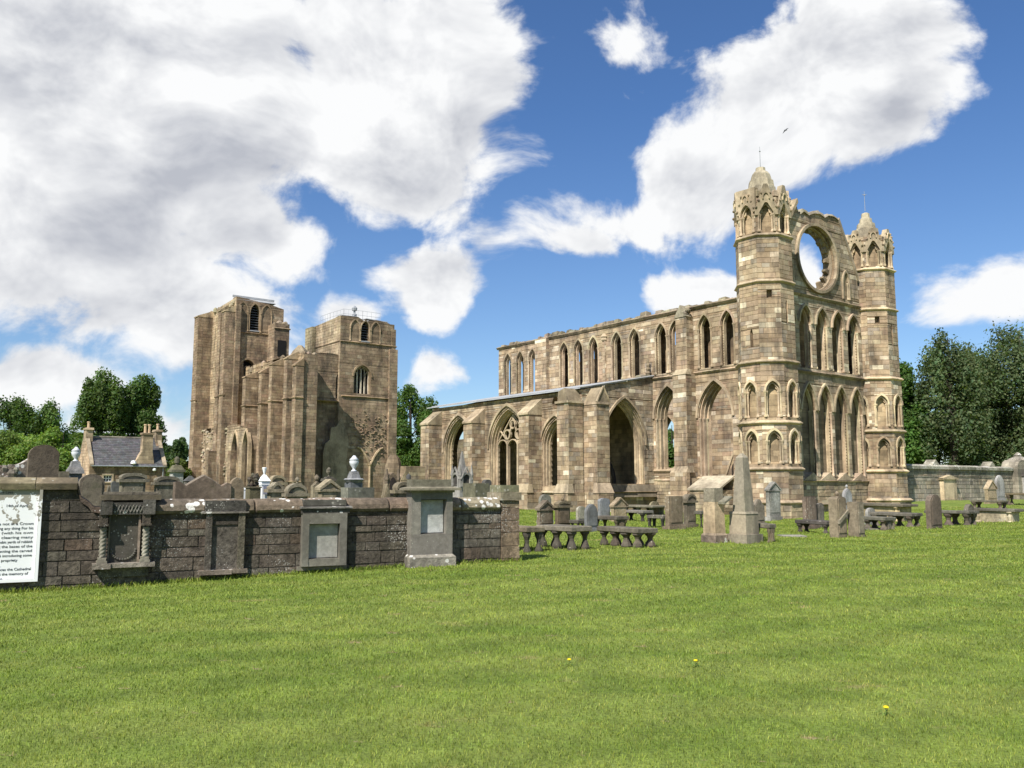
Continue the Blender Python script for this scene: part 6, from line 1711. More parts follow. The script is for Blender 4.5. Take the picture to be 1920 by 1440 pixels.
def build_graves():
    GB = 'old gravestones behind the near wall'
    # --- behind the near wall, from the left edge
    r = thing('broken_tomb', 'heap of broken carved tomb stones with a sloping capstone at the left picture edge', 'tomb', stand(22, None, 19))
    p = r.location
    k = 19 / FB
    fr = Frame((p.x, p.y), Nd, Ed)
    m = MB((.17, .135, .105)); zf = lambda v: at(22, v, 19)[2]
    fr.prism(m, [(-.35, zf(900)), (.36, zf(900)), (.36, zf(882)), (.38, zf(855)), (.15, zf(868)), (-.1, zf(876)), (-.35, zf(878))], -.25, .3, (.19, .155, .125)); m.build('capstone', M_COPE, r)
    m = MB((.15, .12, .10)); fr.box(m, -.36, -.12, -.05, zf(896), -.2, .25); fr.box(m, .2, .36, -.05, zf(896), -.2, .25); m.build('pier', M_COPE, r)
    m = MB((.16, .13, .11))
    for q in range(16):
        pp = fr(rnd.uniform(-.5, .1), zf(rnd.uniform(876, 900)), rnd.uniform(-.3, -.1)); rr_ = rnd.uniform(.05, .11); m.lathe(pp, [(rr_ * .6, -rr_), (rr_, 0), (rr_ * .5, rr_ * .8)], 6, rnd.random() * 3, tint=jit((.19, .16, .13), .3))
    m.build('broken_carving', M_COPE, r)
    headstone('headstone', 'tall plain brown round-topped headstone above the white board', 52, 105, 834, Y=16.6, style='round', tint=(.155, .125, .09), t=.13, panel=False, base=False, group=GB)
    headstone('tomb_block', 'low lichen-topped block beside the tall brown headstone', 104, 127, 884, Y=20, style='square', tint=(.21, .18, .13), t=.3, panel=False, group=GB, cat='tomb')
    r, p, k, zf = pedestal('urn_monument', 'dark grey pedestal with draped grey urn, in front of the lodge gable', 139, 22, [('shaft', 12, 12, None, 888, (.10, .105, .115), 4), ('cornice', 16, 15, 888, 882, (.2, .195, .19), 4), ('cap', 15, 11, 882, 875, (.19, .185, .18), 4), ('upper_block', 10, 7.5, 875, 865, (.2, .2, .2), 4)])
    MB((.36, .36, .37)).lathe((p[0], p[1], zf(865)), urn_profile(.118), 12).build('draped_urn', M_MARBLE, r, smooth=True)
    headstone('headstone', 'broad round-topped brown headstone directly above the sweep of the wall', 149, 194, 889, Y=19, style='round', tint=(.15, .125, .095), t=.14, base=False, panel=True, group=GB)
    headstone('scroll_stone', 'small dark scroll-topped stone between round headstone and arched tomb', 192, 216, 910, Y=24, style='wave', tint=(.12, .105, .08), panel=False, base=False, group=GB)
    headstone('disc_stone', 'small dark disc-topped stone behind the scroll-topped one', 208, 223, 902, Y=27, style='round', tint=(.10, .10, .095), panel=False, base=False, group=GB)
    headstone('arched_tomb', 'broad pale tomb stone with arched carved pediment, below the lodge window', 226, 271, 889, Y=23, style='segment', tint=(.235, .21, .155), t=.25, pediment=True, base=False, group=GB)
    headstone('arched_tomb', 'broad pale tomb stone with arched carved pediment, right of the lodge', 291, 333, 895, Y=23.5, style='segment', tint=(.23, .205, .155), t=.25, pediment=True, base=False, group=GB)
    pedestal('roofed_monument', 'pillar monument with stepped mossy roof, ball finial and white panel', 330, 34, [('shaft', 11, 11, None, 885, (.34, .34, .32), 4), ('cornice', 15, 14, 885, 881, (.12, .115, .08), 4), ('roof', 13, 7, 881, 872, (.16, .15, .095), 4), ('neck', 3, 3, 872, 868, (.15, .14, .1), 8), ('ball', 5, 5, 868, 860, (.15, .14, .1), 10), ('ball_top', 5, 2, 860, 856, (.15, .14, .1), 10)])
    pedestal('hipped_cap_tomb', 'low tomb with dark pyramid cap beside the wide brown pediment slab', 356, 26, [('block', 10, 10, None, 902, (.14, .13, .11), 4), ('cap', 12, 2, 902, 892, (.12, .12, .12), 4)], cat='tomb')
    # wide brown slab with swept shoulders
    p = stand(380, None, 20); r = thing('wide_pediment_slab', 'very wide brown slab with low pointed top and swept shoulders behind the wall', 'gravestone', p, GB)
    fr = Frame((p[0], p[1]), Nd, Ed); zf = lambda v: at(380, v, 20)[2]; k = 20 / FB / .93
    m = MB((.185, .14, .105)); fr.prism(m, [(-48 * k, -.05), (48 * k, -.05), (48 * k, zf(908)), (42 * k, zf(905)), (30 * k, zf(912)), (14 * k, zf(900)), (0, zf(892)), (-12 * k, zf(899)), (-30 * k, zf(911)), (-40 * k, zf(903)), (-48 * k, zf(904))], -.09, .09); m.build('slab', M_GRAVE, r)
    m = MB((.25, .21, .165)); pts = [(-30, 911), (-12, 899), (0, 892), (14, 900), (30, 912)]
    for a, b in zip(pts, pts[1:]): m.tube(fr(a[0] * k, zf(a[1]), -.02), fr(b[0] * k, zf(b[1]), -.02), .035, .035, 5)
    m.build('coping_edge', M_GRAVE, r)
    headstone('headstone', 'narrow pointed brown headstone right of the very wide slab', 430, 457, 895, Y=20.5, style='pointed', tint=(.20, .155, .105), t=.13, panel=False, base=False, group=GB)
    pedestal('white_post', 'short white painted post beside the olive block tomb', 459, 22, [('post', 3.6, 3.6, None, 918, (.78, .78, .76), 4), ('cap', 4.4, 3, 918, 914, (.78, .78, .76), 4)], cat='post', mat=M_WHITE)
    r, p, k, zf = pedestal('block_tomb', 'olive green block tomb heaped with dark carved foliage, left of the white urn pillar', 475, 21.5, [('block', 12, 12, None, 915, (.165, .15, .09), 4), ('lip', 14, 13, 915, 912, (.12, .11, .07), 4)], cat='tomb')
    m = MB((.08, .07, .05))
    for q in range(26):
        t_ = rnd.random(); rr_ = rnd.uniform(.035, .07); pp = (p[0] + rnd.uniform(-.13, .13) * (1 - t_ * .5), p[1] + rnd.uniform(-.1, .1), zf(912) + t_ * .28); m.lathe(pp, [(rr_ * .5, -rr_), (rr_, 0), (rr_ * .4, rr_)], 6, rnd.random(), tint=jit((.10, .085, .06), .3))
    m.build('carved_foliage', M_GRAVE, r)
    r, p, k, zf = pedestal('white_urn_pillar', 'white painted pillar with pyramid cap and urn, brightest monument behind the wall', 495, 22.5, [('pillar', 7.5, 7.5, None, 909, (.78, .78, .77), 4), ('collar', 9, 9, 909, 902, (.78, .78, .77), 4), ('cap', 11, 2.5, 902, 890, (.78, .78, .77), 4), ('neck', 1.6, 1.6, 890, 888, (.78, .78, .77), 8), ('urn', 1.8, 4.3, 888, 878, (.78, .78, .77), 10), ('urn_lid', 4.6, 4.2, 878, 876.5, (.78, .78, .77), 10)], mat=M_WHITE)
    m = MB((.2, .2, .24)); fr = Frame((p[0], p[1]), Nd, Ed); fr.box(m, -.07, .085, zf(927), zf(911), -.145, -.12); m.build('slate_panel', M_SLATE, r)
    headstone('arch_stone', 'stone with open round arch and carved ring, behind a small pedimented tomb', 505, 533, 893, Y=26, style='round', tint=(.22, .18, .12), t=.2, pediment=True, panel=True, base=False, group=GB)
    headstone('pediment_stone', 'small tomb stone with scrolled pediment in front of the round-arched one', 502, 531, 906, Y=21.5, style='ogee', tint=(.28, .245, .18), t=.2, pediment=True, base=False, group=GB)
    headstone('finial_stone', 'thin stone topped by a little stepped roof finial, right of the round-arched stone', 548, 566, 905, Y=28, style='square', tint=(.22, .19, .14), t=.14, base=False, finial=.11, panel=False, group=GB)
    headstone('carved_arch_stone', 'pale arched stone with carved head and ribs, leaning among smaller arcs', 536, 573, 909, Y=21.5, style='round', tint=(.25, .225, .16), t=.15, base=False, pediment=True, group=GB, lean=.04)
    headstone('finial_stone', 'lichened stone with mushroom finial, left of the eye-carved pediment', 583, 604, 904, Y=24, style='ogee', tint=(.25, .215, .145), t=.18, base=False, finial=.12, group=GB)
    headstone('eye_pediment_stone', 'tomb stone with pointed pediment pierced by a ring', 597, 633, 902, Y=21.5, style='gable', tint=(.27, .23, .155), t=.22, base=False, pediment=True, group=GB)
    r, p, k, zf = pedestal('urn_monument', 'dark square monument with small round urn, behind the ring-pierced pediment', 616, 30, [('shaft', 10, 10, None, 902, (.12, .11, .09), 4), ('cornice', 13, 12, 902, 897, (.11, .10, .08), 4), ('step', 8, 7, 897, 894, (.12, .11, .09), 4)])
    MB((.17, .155, .12)).lathe((p[0], p[1], zf(894)), urn_profile(.105), 10).build('urn', M_GRAVE, r, smooth=True)
    r, p, k, zf = pedestal('urn_monument', 'large grey monument with wide dished cap and draped pale urn, highest urn in the picture', 663, 24, [('shaft', 14, 14, None, 905, (.14, .15, .16), 4), ('dish', 15, 20, 905, 899, (.2, .205, .21), 8), ('dish_rim', 20, 17, 899, 897, (.36, .37, .38), 8), ('pyramid', 11, 7, 897, 884, (.22, .225, .23), 4)])
    MB((.46, .47, .48)).lathe((p[0], p[1], zf(884)), urn_profile(.142), 12).build('draped_urn', M_MARBLE, r, smooth=True)
    headstone('green_block_tomb', 'long low green-stained block tomb below the large grey urn', 640, 702, 914, Y=19.6, style='square', tint=(.165, .165, .13), t=.35, panel=False, base=False, group=GB, cat='tomb')
    r, fr, p, w, h = headstone('gothic_niche_stone', 'gothic headstone with dark pointed niche and side pinnacles', 718, 747, 886, Y=25, style='gable', tint=(.22, .17, .115), t=.25, base=False, panel=False, group=GB)
    m = MB((.05, .04, .035)); fr.prism(m, arch_open(0, .10, p[2] + h - .65, p[2] + h - .3, .17), -.14, -.11); m.build('niche', M_GRAVE, r)  # dark plate on the face paints the shade of a niche
    m = MB((.2, .16, .115))
    for sg in (-1, 1):
        q = fr(sg * (w / 2), p[2] + h - .75, -.1); m.lathe(q, [(.06, 0), (.05, .5), (.07, .55), (.02, .85)], 6)
    m.build_split('pinnacle', M_GRAVE, r)
    headstone('volute_stone', 'low stone with two curling volutes, left of the grey pedestal', 706, 742, 907, Y=20.5, style='wave', tint=(.21, .175, .115), t=.16, base=False, panel=True, group=GB)
    headstone('volute_stone', 'low scroll-arched stone half hidden by the grey pedestal', 738, 768, 906, Y=21, style='round', tint=(.20, .165, .115), t=.16, base=False, pediment=True, group=GB)
    pedestal('ball_finial_post', 'slender stone post with ball finial behind the grey pedestal', 766, 28, [('post', 6, 6, None, 903, (.3, .26, .19), 4), ('neck', 2, 2, 903, 898, (.16, .16, .17), 8), ('ball', 4.4, 4.4, 898, 891, (.16, .16, .17), 10), ('tip', 3, 1, 891, 888, (.16, .16, .17), 8)], cat='post')
    # ruined wall stub between the tree and the aisle
    p = stand(768, None, 62); r = thing('ruined_wall_stub', 'pale fragment of ruined wall between the big tree and the aisle', 'ruin', p)
    fr = Frame((p[0], p[1]), Nd, Ed); zf = lambda v: at(768, v, 62)[2]
    M = Masonry(PAL_RUB, ch=.3, bl=(.35, .8)); ol = [(-.75, -.2), (1.3, -.2), (1.3, zf(874)), (-.35, zf(874)), (-.4, zf(888)), (-.75, zf(896))]
    M.core(fr, ol, [], .7); M.face(fr, ol, []); M.finish(r, M_ASH, M_CORE, keep=0)
    p = stand(737, None, 70); r = thing('rough_pinnacle_ruin', 'rough rounded stump of masonry at the foot of the right tower', 'ruin', p); zf = lambda v: at(737, v, 70)[2]
    m = MB((.25, .19, .125)); m.lathe((p[0], p[1], 0), [(.75, -.1), (.72, zf(880)), (.62, zf(870)), (.5, zf(860)), (.25, zf(853))], 9); m.build('masonry', M_CORE, r)
    # white gothic shrine
    r, p, k, zf = pedestal('gothic_shrine', 'whitish gothic shrine with gabled arches and a crocketed spire', 866, 24, [('base', 15, 15, None, 912, (.30, .29, .265), 4), ('core', 10, 10, 912, 893, (.27, .26, .24), 4), ('spire', 9, 1, 893, 846, (.31, .30, .275), 4)])
    fr = Frame((p[0], p[1]), Nd, Ed)
    for (a, nn) in ((0, Ed), (1, Sd)):
        dd = Nd if nn is Ed else (-Wd[0], -Wd[1]); w = 14 * k
        f2 = Frame((p[0] + nn[0] * w, p[1] + nn[1] * w), dd, nn)
        m = MB((.46, .45, .42)); arch_band(m, f2, 0, w * .55, zf(912), zf(898), w * .6, 0, .05, -.03, .1, (.30, .29, .265))
        for sg in (-1, 1): m.tube(f2(sg * w * .95, zf(899), -.02), f2(0, zf(876), -.02), .026, .022, 5, (.30, .29, .265))
        m.build('gabled_arch', M_GRAVE, r)
        m = MB((.06, .055, .05)); f2.prism(m, arch_open(0, w * .5, zf(912), zf(898), w * .55), .02, .08); m.build('niche', M_GRAVE, r)  # dark plate filling the arch, shade put into its colour
    m = MB((.44, .43, .4))
    for sx in (-1, 1):
        for sy in (-1, 1):
            q = (p[0] + (Nd[0] * sx + Ed[0] * sy) * 13 * k, p[1] + (Nd[1] * sx + Ed[1] * sy) * 13 * k, zf(914)); m.lathe(q, [(.045, 0), (.04, .30), (.055, .33), (.01, .62)], 6)
    m.t = [(.30, .29, .265)] * len(m.v); m.build_split('pinnacle', M_GRAVE, r)
    headstone('green_block_tomb', 'long olive block tomb at the right end of the near wall', 868, 917, 906, Y=20, style='square', tint=(.135, .13, .085), t=.5, panel=False, base=False, group=GB, cat='tomb')
    headstone('headstone', 'dark narrow round-topped stone behind the olive block tomb', 905, 920, 899, Y=21.5, style='round', tint=(.10, .095, .085), panel=False, base=False, group=GB)

    # --- on the lawn in front of the choir
    GL = 'gravestones on the lawn before the choir'
    HS = lambda *a, **k: headstone('headstone', *a, group=GL, **k)
    HS('brown headstone with triangular pediment, behind the left end of the table tombs', 1007, 1037, 940, 993, style='gable', tint=(.15, .118, .088), t=.18, pediment=True)
    HS('round mossy headstone with white lichen, peeping over the triangular pediment', 1010, 1034, 927, 982, style='round', tint=(.25, .24, .2), t=.16, panel=False)
    HS('brown headstone with curved hood and knob finial, behind the middle table tomb', 1041, 1069, 941, 992, style='segment', tint=(.17, .135, .09), t=.18, pediment=True, finial=.1)
    HS('small pale keyhole-shaped headstone at the foot of the choir', 1080, 1099, 949, 979, style='round', tint=(.30, .28, .225), t=.14)
    HS('blue-grey pointed headstone behind the table tombs', 1096, 1121, 945, 997, style='pointed', tint=(.225, .235, .245), t=.15, mat=M_GREY)
    HS('blue-grey round-shouldered headstone near the great aisle arch', 1121, 1144, 934, 976, style='segment', tint=(.24, .25, .26), t=.2, mat=M_GREY)
    HS('sandstone headstone under a pitched stone hood with trefoil arch', 1146, 1176, 934, 977, style='gable', tint=(.33, .265, .17), t=.2, pediment=True)
    HS('low moss-tinged round headstone close to the choir wall', 1217, 1237, 940, 965, style='round', tint=(.25, .22, .14), t=.15, panel=False)
    HS('square-topped brown headstone on a stone base, left of the hooded arched one', 1248, 1281, 930, 994, style='square', tint=(.22, .175, .12), t=.2)
    HS('brown headstone with dark arched hood, right of the square-topped one', 1282, 1305, 928, 990, style='round', tint=(.20, .165, .12), t=.2, pediment=True)
    HS('mottled headstone with wavy top just right of the obelisk', 1410, 1434, 936, 986, style='ogee', tint=(.24, .205, .155), t=.14)
    HS('pale grey gothic gabled headstone against the near turret', 1438, 1464, 905, 976, style='gable', tint=(.31, .30, .27), t=.24, pediment=True, finial=.07)
    HS('reddish square-topped headstone behind a table slab, right of the near turret', 1507, 1532, 931, 992, style='square', tint=(.20, .15, .115), t=.16)
    HS('small dark-stained arched headstone touching the reddish square one', 1531, 1546, 943, 990, style='round', tint=(.16, .145, .12), t=.12)
    HS('stout worn pillar-like headstone, right of the one with the slanting rail', 1592, 1621, 941, 1007, style='square', tint=(.21, .175, .125), t=.34, base=False)
    HS('white gothic headstone with arched niche, behind the stone with slanting rail', 1581, 1599, 916, 972, style='pointed', tint=(.40, .40, .40), t=.16, mat=M_GREY, finial=.13)
    HS('tall dark headstone with pointed arch moulding, standing alone on the right lawn', 1739, 1766, 927, 991, style='round', tint=(.15, .12, .092), t=.2, base=False)
    HS('small dark obelisk-like stone in front of the right-hand table tombs', 1809, 1828, 945, 984, style='pointed', tint=(.12, .105, .082), t=.2, base=False, panel=False)
    HS('sandstone headstone with pitched carved top, leaning near the right-hand wall', 1849, 1869, 902, 944, style='gable', tint=(.38, .31, .20), t=.25, pediment=True, lean=-.03)
    HS('tall narrow white pointed stone beside the leaning sandstone one', 1867, 1884, 891, 942, style='pointed', tint=(.36, .355, .34), t=.18, mat=M_GREY, lean=.03)
    HS('small pale round stone low behind the long table tombs', 1624, 1642, 952, 984, style='round', tint=(.30, .29, .27), t=.14)

    # broken pedestal monument and obelisk
    p = ground(1340, 1018); r = thing('broken_pedestal_monument', 'crumbling square pedestal with slipped cornice, left of the obelisk', 'monument', p)
    k = p[1] / FB; fr = Frame((p[0], p[1]), Nd, Ed); zf = lambda v: at(1340, v, p[1])[2]
    W_ = 15 * k * 1.15
    def sq(m, w0, w1, v0, v1, t): m.lathe((p[0], p[1], 0), [(w0 * k * 1.02, p[2] - .06 if v0 is None else zf(v0)), (w1 * k * 1.02, zf(v1))], 4, R(45), ax=(Nd, Ed), tint=t)
    m = MB((.26, .205, .155)); sq(m, 24, 24, None, 1003, (.24, .19, .15)); sq(m, 24, 20, 1003, 999, (.3, .24, .17)); m.build('base', M_COPE, r)
    m = MB((.42, .325, .21)); sq(m, 20, 18, 999, 941, (.42, .325, .21)); m.build('die', M_GRAVE, r)
    m = MB((.20, .175, .125)); sq(m, 18, 17, 941, 915, (.21, .185, .135)); m.build('upper_die', M_GRAVE, r)
    m = MB((.17, .16, .12)); m.hexa([fr(-.05, zf(945), -.42), fr(.32, zf(934), -.40), fr(.32, zf(934), .0), fr(-.05, zf(945), .0)], [fr(-.05, zf(941), -.42), fr(.32, zf(930), -.40), fr(.32, zf(930), .0), fr(-.05, zf(941), .0)]); m.build('slipped_cornice', M_GRAVE, r)
    p2 = ground(1396, 1018); r = thing('obelisk', 'smooth grey-brown stone obelisk on a stepped pedestal, tallest monument on the lawn', 'obelisk', p2)
    k2 = p2[1] / FB; zo = lambda v: at(1396, v, p2[1])[2]
    def so_(nm, w0, w1, v0, v1, t): MB(t).lathe((p2[0], p2[1], 0), [(w0 * k2, p2[2] - .06 if v0 is None else zo(v0)), (w1 * k2, zo(v1))], 4, R(45), ax=(Nd, Ed)).build(nm, M_GREY, r)
    so_('plinth', 34, 34, None, 1001, (.235, .205, .155)); so_('pedestal', 27, 26, 1001, 963, (.30, .255, .185)); so_('pedestal_cap', 27.5, 25, 963, 959, (.29, .25, .185))
    so_('shaft', 20, 11.5, 959, 858, (.25, .22, .165)); so_('pyramidion', 11.5, 2.5, 858, 850, (.30, .265, .20))
    # leaning headstone with a slanting rail fixed across it
    r, fr, p, w, h = headstone('railed_headstone', 'worn headstone crossed by a slanting stone rail, urn finial on top', 1557, 1588, 931, 1008, style='segment', tint=(.215, .175, .12), t=.30, base=False, panel=True, finial=.10, group=GL)
    m = MB((.20, .175, .13)); m.hexa([fr(-w / 2, p[2] + h * .34, -.22), fr(w / 2 + .04, p[2] + h * .60, -.22), fr(w / 2 + .04, p[2] + h * .60, -.1), fr(-w / 2, p[2] + h * .34, -.1)], [fr(-w / 2, p[2] + h * .43, -.22), fr(w / 2 + .04, p[2] + h * .69, -.22), fr(w / 2 + .04, p[2] + h * .69, -.1), fr(-w / 2, p[2] + h * .43, -.1)]); m.build('slanting_rail', M_GRAVE, r)

    T = table_tomb
    T('table tomb partly hidden by the end of the near wall, thick vase-shaped legs', 938, 1028, 988, 1035, (.20, .165, .115), 3, legt=(.13, .115, .095))
    T('long table tomb with stubby vase legs, middle of the front row', 1012, 1120, 987, 1031, (.19, .17, .13), 3, legt=(.12, .105, .085))
    T('table tomb with vase legs at the right end of the front row', 1130, 1246, 990, 1027, (.17, .15, .115), 4, legt=(.15, .125, .095))
    T('small table tomb with arched end panel in the second row', 1118, 1186, 968, 994, (.16, .145, .11), 2, endpanel=True, legt=(.25, .205, .135))
    T('dark low table tomb with white spots behind the second row', 1170, 1232, 957, 978, (.17, .16, .14), 2, legt=(.05, .045, .04))
    T('dark table tomb partly behind the square-topped headstone', 1218, 1262, 966, 990, (.13, .12, .095), 2, legt=(.05, .045, .04))
    T('thin slab on low legs close under the choir wall', 1172, 1262, 948, 966, (.17, .155, .12), 3)
    T('dark slab tomb between the brown hooded and blue-grey pointed headstones', 1064, 1100, 977, 992, (.15, .135, .11), 2)
    T('dark table tomb between the arched headstone and the broken pedestal', 1296, 1330, 958, 990, (.14, .13, .11), 2, legt=(.06, .055, .045))
    T('small table tomb with carved shield panel right of the obelisk', 1416, 1462, 982, 1017, (.16, .145, .11), 2, endpanel=True, legt=(.24, .195, .13))
    T('dark slab on carved legs below the reddish square headstone', 1505, 1580, 976, 1000, (.09, .08, .07), 2, legt=(.10, .085, .07))
    T('long thin table tomb with fluted end, right of the stout pillar stone', 1606, 1694, 969, 994, (.13, .12, .095), 3, endpanel=True, legt=(.17, .145, .11))
    T('long table tomb behind the thin one with fluted end', 1652, 1745, 961, 988, (.14, .125, .10), 3, legt=(.18, .145, .11))
    T('pale carved chest tomb with scrolled ends before the far turret', 1614, 1742, 944, 978, (.17, .15, .11), 3, legt=(.50, .40, .24), chest=True)
    T('table tomb behind the lone dark headstone on the right lawn', 1758, 1852, 957, 985, (.13, .12, .095), 3, legt=(.19, .155, .12))
    T('pale-sided chest tomb at the right picture edge', 1846, 1935, 953, 979, (.15, .135, .105), 3, legt=(.42, .36, .25), chest=True)
    T('small table tomb on short pillars before the right-hand wall', 1838, 1902, 939, 957, (.15, .135, .105), 2, legt=(.2, .16, .12))
    T('table tomb cut by the right picture edge under the dark wall panel', 1900, 1945, 925, 948, (.22, .18, .11), 2, legt=(.2, .16, .12))
    for (lab, u, v, w) in (('flat grave slab sunk in the grass before the reddish headstone', 1487, 1007, 22), ('flat grave slab in the grass below the long thin table tomb', 1632, 993, 26)):
        p = ground(u, v); m = MB((.25, .235, .19)); k = p[1] / FB * w
        m.hexa([(p[0] - k, p[1] - .3, p[2] - .03), (p[0] + k, p[1] - .2, p[2] - .03), (p[0] + k, p[1] + .45, p[2] - .03), (p[0] - k, p[1] + .4, p[2] - .03)], [(p[0] - k, p[1] - .3, p[2] + .05), (p[0] + k, p[1] - .2, p[2] + .05), (p[0] + k, p[1] + .45, p[2] + .05), (p[0] - k, p[1] + .4, p[2] + .05)])
        o = m.build('ledger_slab', M_GRAVE, None, loc=p); tag(o, lab, 'slab', 'flat grave slabs', 'thing')


build_graves()


# ------------------------------------------------------------------ far churchyard wall on the right
def build_right_wall():
    O = loc(1.2, 14.2)
    f = Frame((O[0], O[1]), Nd, Ed)
    root = thing('churchyard_wall', 'grey rubble churchyard wall with heavy coping, running right from the far turret', 'wall', (O[0], O[1], 0))
    M = Masonry([((.33, .30, .235), 4), ((.27, .245, .20), 4), ((.40, .36, .28), 3), ((.36, .28, .19), 2), ((.22, .20, .17), 2)], ch=.34, bl=(.4, 1.0), joint=.03, core_tint=(.24, .22, .175))
    L = 36.0; zt = 2.95
    door = arch_open(1.05, .55, -.2, 1.9, .35)
    M.core(f, [(-1.5, -.4), (L, -.4), (L, zt), (-1.5, zt)], [door], .8)
    M.face(f, [(-1.5, -.4), (L, -.4), (L, zt), (-1.5, zt)], [door], rough=1.6)
    x = -1.5
    while x < L - 1.5:
        y = min(x + rnd.uniform(.9, 1.6), L); m = MB(jit((.36, .34, .28), .15))
        m.hexa([f(x + .01, zt - .02, -.18), f(y - .01, zt - .02, -.18), f(y - .01, zt - .02, .98), f(x + .01, zt - .02, .98)], [f(x + .01, zt + .2, -.2), f(y - .01, zt + .2, -.2), f(y - .01, zt + .2, 1.0), f(x + .01, zt + .2, 1.0)])
        m.hexa([f(x + .01, zt + .2, -.2), f(y - .01, zt + .2, -.2), f(y - .01, zt + .2, 1.0), f(x + .01, zt + .2, 1.0)], [f(x + .01, zt + .34, .1), f(y - .01, zt + .34, .1), f(y - .01, zt + .34, .7), f(x + .01, zt + .34, .7)])
        m.build('coping_stone', M_COPE, root); x = y
    for a in (2.3, 9.6, 19.5):
        m = MB((.3, .28, .22)); f.prism(m, [(a - .6, zt + .3), (a + .6, zt + .3), (a, zt + .75)], .0, .8); m.build('coping_gablet', M_COPE, root)
    M.finish(root, M_ASH, M_CORE, keep=300, minpx=50)
    # end pier with rounded shoulder
    def fa(px):
        k = (px - 960) / FB; return (k * O[1] - O[0]) / (Nd[0] - k * Nd[1])
    a0 = fa(1899); p = f(a0, 0); r = thing('gate_pier', 'massive stone pier with rounded shoulders and capped knob at the right picture edge', 'pier', p)
    zp = lambda v: at(1905, v, p[1])[2]
    m = MB((.30, .27, .21)); f.prism(m, [(a0, -.2), (a0 + 3.2, -.2), (a0 + 3.2, zp(862)), (a0 + .9, zp(862)), (a0 + .35, zp(866)), (a0, zp(875))], -.5, .9); m.build('pier_body', M_CORE, r)
    m = MB((.34, .31, .25)); q = f(a0 + 1.9, 0, .2); m.lathe((q[0], q[1], zp(862)), [(.9, 0), (.85, .1), (.5, .25), (.3, .35), (.35, .45), (.1, .7)], 10); m.build('pier_cap', M_COPE, r)
    # wall monuments
    a = fa(1774); p = f(a, 0, -.2); r = thing('pedimented_wall_tomb', 'pale yellow pedimented wall tomb on the right-hand churchyard wall', 'monument', p)
    zq = lambda v: at(1774, v, p[1])[2]; hw = 1.05
    m = MB((.58, .47, .31)); f.box(m, a - hw, a + hw, zq(936), zq(899), -.35, .02); m.build('panel', M_GREY, r)
    m = MB((.40, .33, .22)); f.box(m, a - hw - .1, a + hw + .1, -.1, zq(936), -.42, .02); m.build('base', M_GRAVE, r)
    m = MB((.42, .34, .22)); f.box(m, a - hw - .15, a + hw + .2, zq(899), zq(896.5), -.45, .02); f.prism(m, [(a - hw - .2, zq(896.5)), (a + hw + .25, zq(896.5)), (a, zq(891))], -.42, .02); m.build('pediment', M_GRAVE, r)
    a = fa(1911); p = f(a, 0, -.6); r = thing('dark_wall_panel', 'dark recessed memorial panel on the gate pier at the right edge', 'monument', p); zq = lambda v: at(1911, v, p[1])[2]
    m = MB((.34, .33, .31)); f.box(m, a - .55, a - .4, zq(921), zq(893), -.75, -.45); f.box(m, a + .4, a + .55, zq(921), zq(893), -.75, -.45); f.box(m, a - .65, a + .65, zq(893), zq(889), -.8, -.45, (.13, .12, .11)); f.box(m, a - .6, a + .6, zq(925), zq(921), -.8, -.45); m.build('surround', M_GRAVE, r)
    m = MB((.09, .09, .10)); f.box(m, a - .4, a + .4, zq(921), zq(893), -.62, -.45); m.build('panel', M_GREY, r)


build_right_wall()


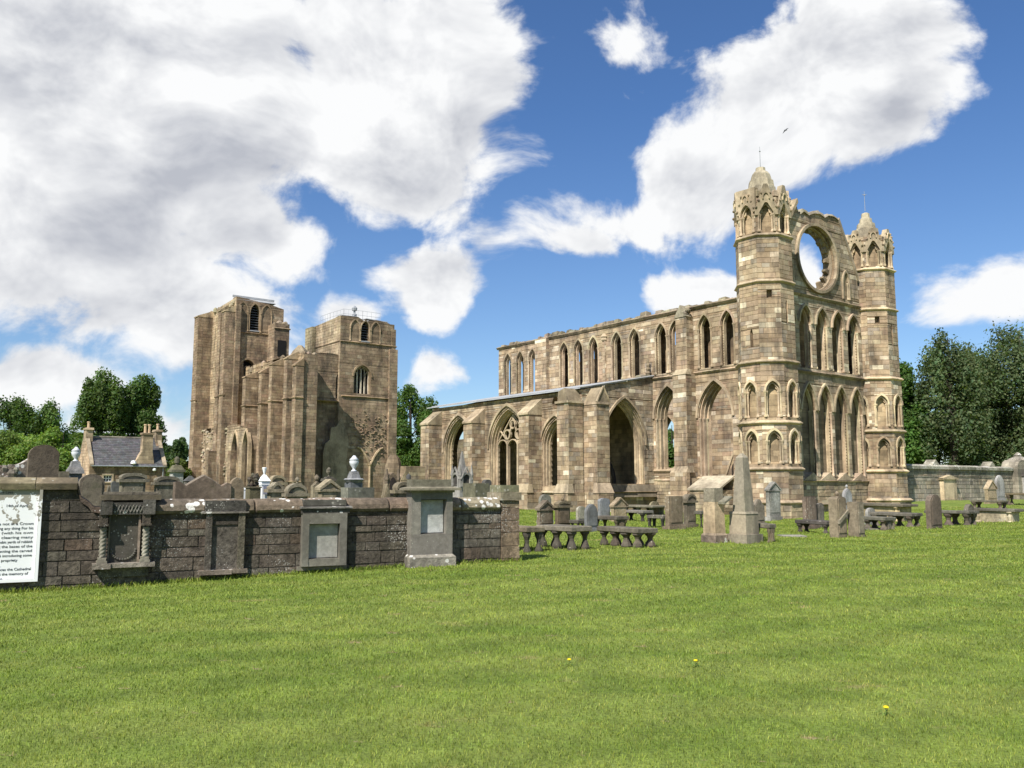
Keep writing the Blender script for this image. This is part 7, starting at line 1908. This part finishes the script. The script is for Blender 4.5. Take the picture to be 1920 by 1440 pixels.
# ------------------------------------------------------------------ small things: dandelions and a gull
def build_small():
    for i, (u, v, lab) in enumerate(((1066, 1245, 'yellow dandelion in the middle of the lawn, leftmost of three'), (1303, 1247, 'yellow dandelion in the lawn, middle one of three'), (1660, 1338, 'yellow dandelion nearest the bottom right corner of the lawn'))):
        p = ground(u, v + 4); r = thing('dandelion', lab, 'flower', p, 'dandelions in the lawn')
        MB((.1, .16, .03)).tube(p, (p[0] + .008, p[1], p[2] + .055), .003, .0025, 5).build('stem', M_STEM, r)
        m = MB((.8, .55, .02)); m.lathe((p[0] + .008, p[1], p[2] + .055), [(.006, -.004), (.019, .004), (.016, .012), (.005, .015)], 12)
        m.build('flower_head', M_YELLOW, r)
        m = MB((.08, .14, .03))
        for k in range(6):
            a = k * 1.05 + i; m.add([(p[0] + .004 * math.cos(a + 1.5), p[1] + .004 * math.sin(a + 1.5), p[2] + .008), (p[0] + .05 * math.cos(a + .12), p[1] + .05 * math.sin(a + .12), p[2] + .03), (p[0] + .10 * math.cos(a), p[1] + .10 * math.sin(a), p[2] + .012), (p[0] + .05 * math.cos(a - .12), p[1] + .05 * math.sin(a - .12), p[2] + .03)], [(0, 1, 2, 3)], (.08, .14, .03))
        m.build('leaves', M_STEM, r)
    c = Vector(at(1473, 244, 120)); sp = .62
    r = thing('gull', 'dark gull in flight high above the round gable window', 'bird', c)
    m = MB((.12, .12, .13)); ax = Vector((.9, .35, .12)).normalized(); rr = []
    u = ax.orthogonal().normalized(); w = ax.cross(u)
    for (t, q) in ((-.28, .01), (-.2, .05), (0, .075), (.14, .06), (.22, .035), (.28, .008)):
        rr.append([c + ax * t + (u * math.cos(6.283 * i / 8) + w * math.sin(6.283 * i / 8)) * q for i in range(8)])
    m.rings(rr)
    for (d, l) in ((Vector((-.62, -.1, -.78)), .72), (Vector((.72, .15, .52)), .62)):     # two bent, tapering wings
        d.normalize(); b = ax * .13; e = c + d * l * .5 + Vector((0, 0, .06)); tip = c + d * l
        m.hexa([c + b, c - b, e - b * .8, e + b * .9], [p_ + Vector((0, 0, .02)) for p_ in (c + b, c - b, e - b * .8, e + b * .9)])
        m.hexa([e + b * .9, e - b * .8, tip - b * .3, tip - b * .1], [p_ + Vector((0, 0, .015)) for p_ in (e + b * .9, e - b * .8, tip - b * .3, tip - b * .1)])
    m.build('body', M_FEATHER, r)


build_small()

# ------------------------------------------------------------------ lawn blades last: they also gather round the feet of stones
def foot_points():
    r = np.random.default_rng(9); P = []
    for o in COL.objects:
        if o.parent is None and o.type == 'EMPTY' and o.get('category') in ('gravestone', 'tomb', 'monument', 'obelisk', 'slab') and 8 < o.location.y < 62:
            w = 0.0
            for c in o.children:
                b = [Vector(v) for v in c.bound_box]; w = max(w, max(v.xy.length for v in b if v.z < .8) if any(v.z < .8 for v in b) else 0)
            w = min(max(w, .25), 1.1); n = int(110 * w + 60)
            a = r.random(n) * 6.283; q = w * (.55 + .55 * r.random(n))
            P.append(np.stack([o.location.x + np.cos(a) * q, o.location.y + np.sin(a) * q], -1))
    n = 5200; a = -12.2 + 12.25 * r.random(n); d = -.015 - .12 * r.random(n) ** 2
    P.append(np.stack([FWO[0] + FWd[0] * a - FWn[0] * d, FWO[1] + FWd[1] * a - FWn[1] * d], -1))
    return np.concatenate(P)


build_grass()
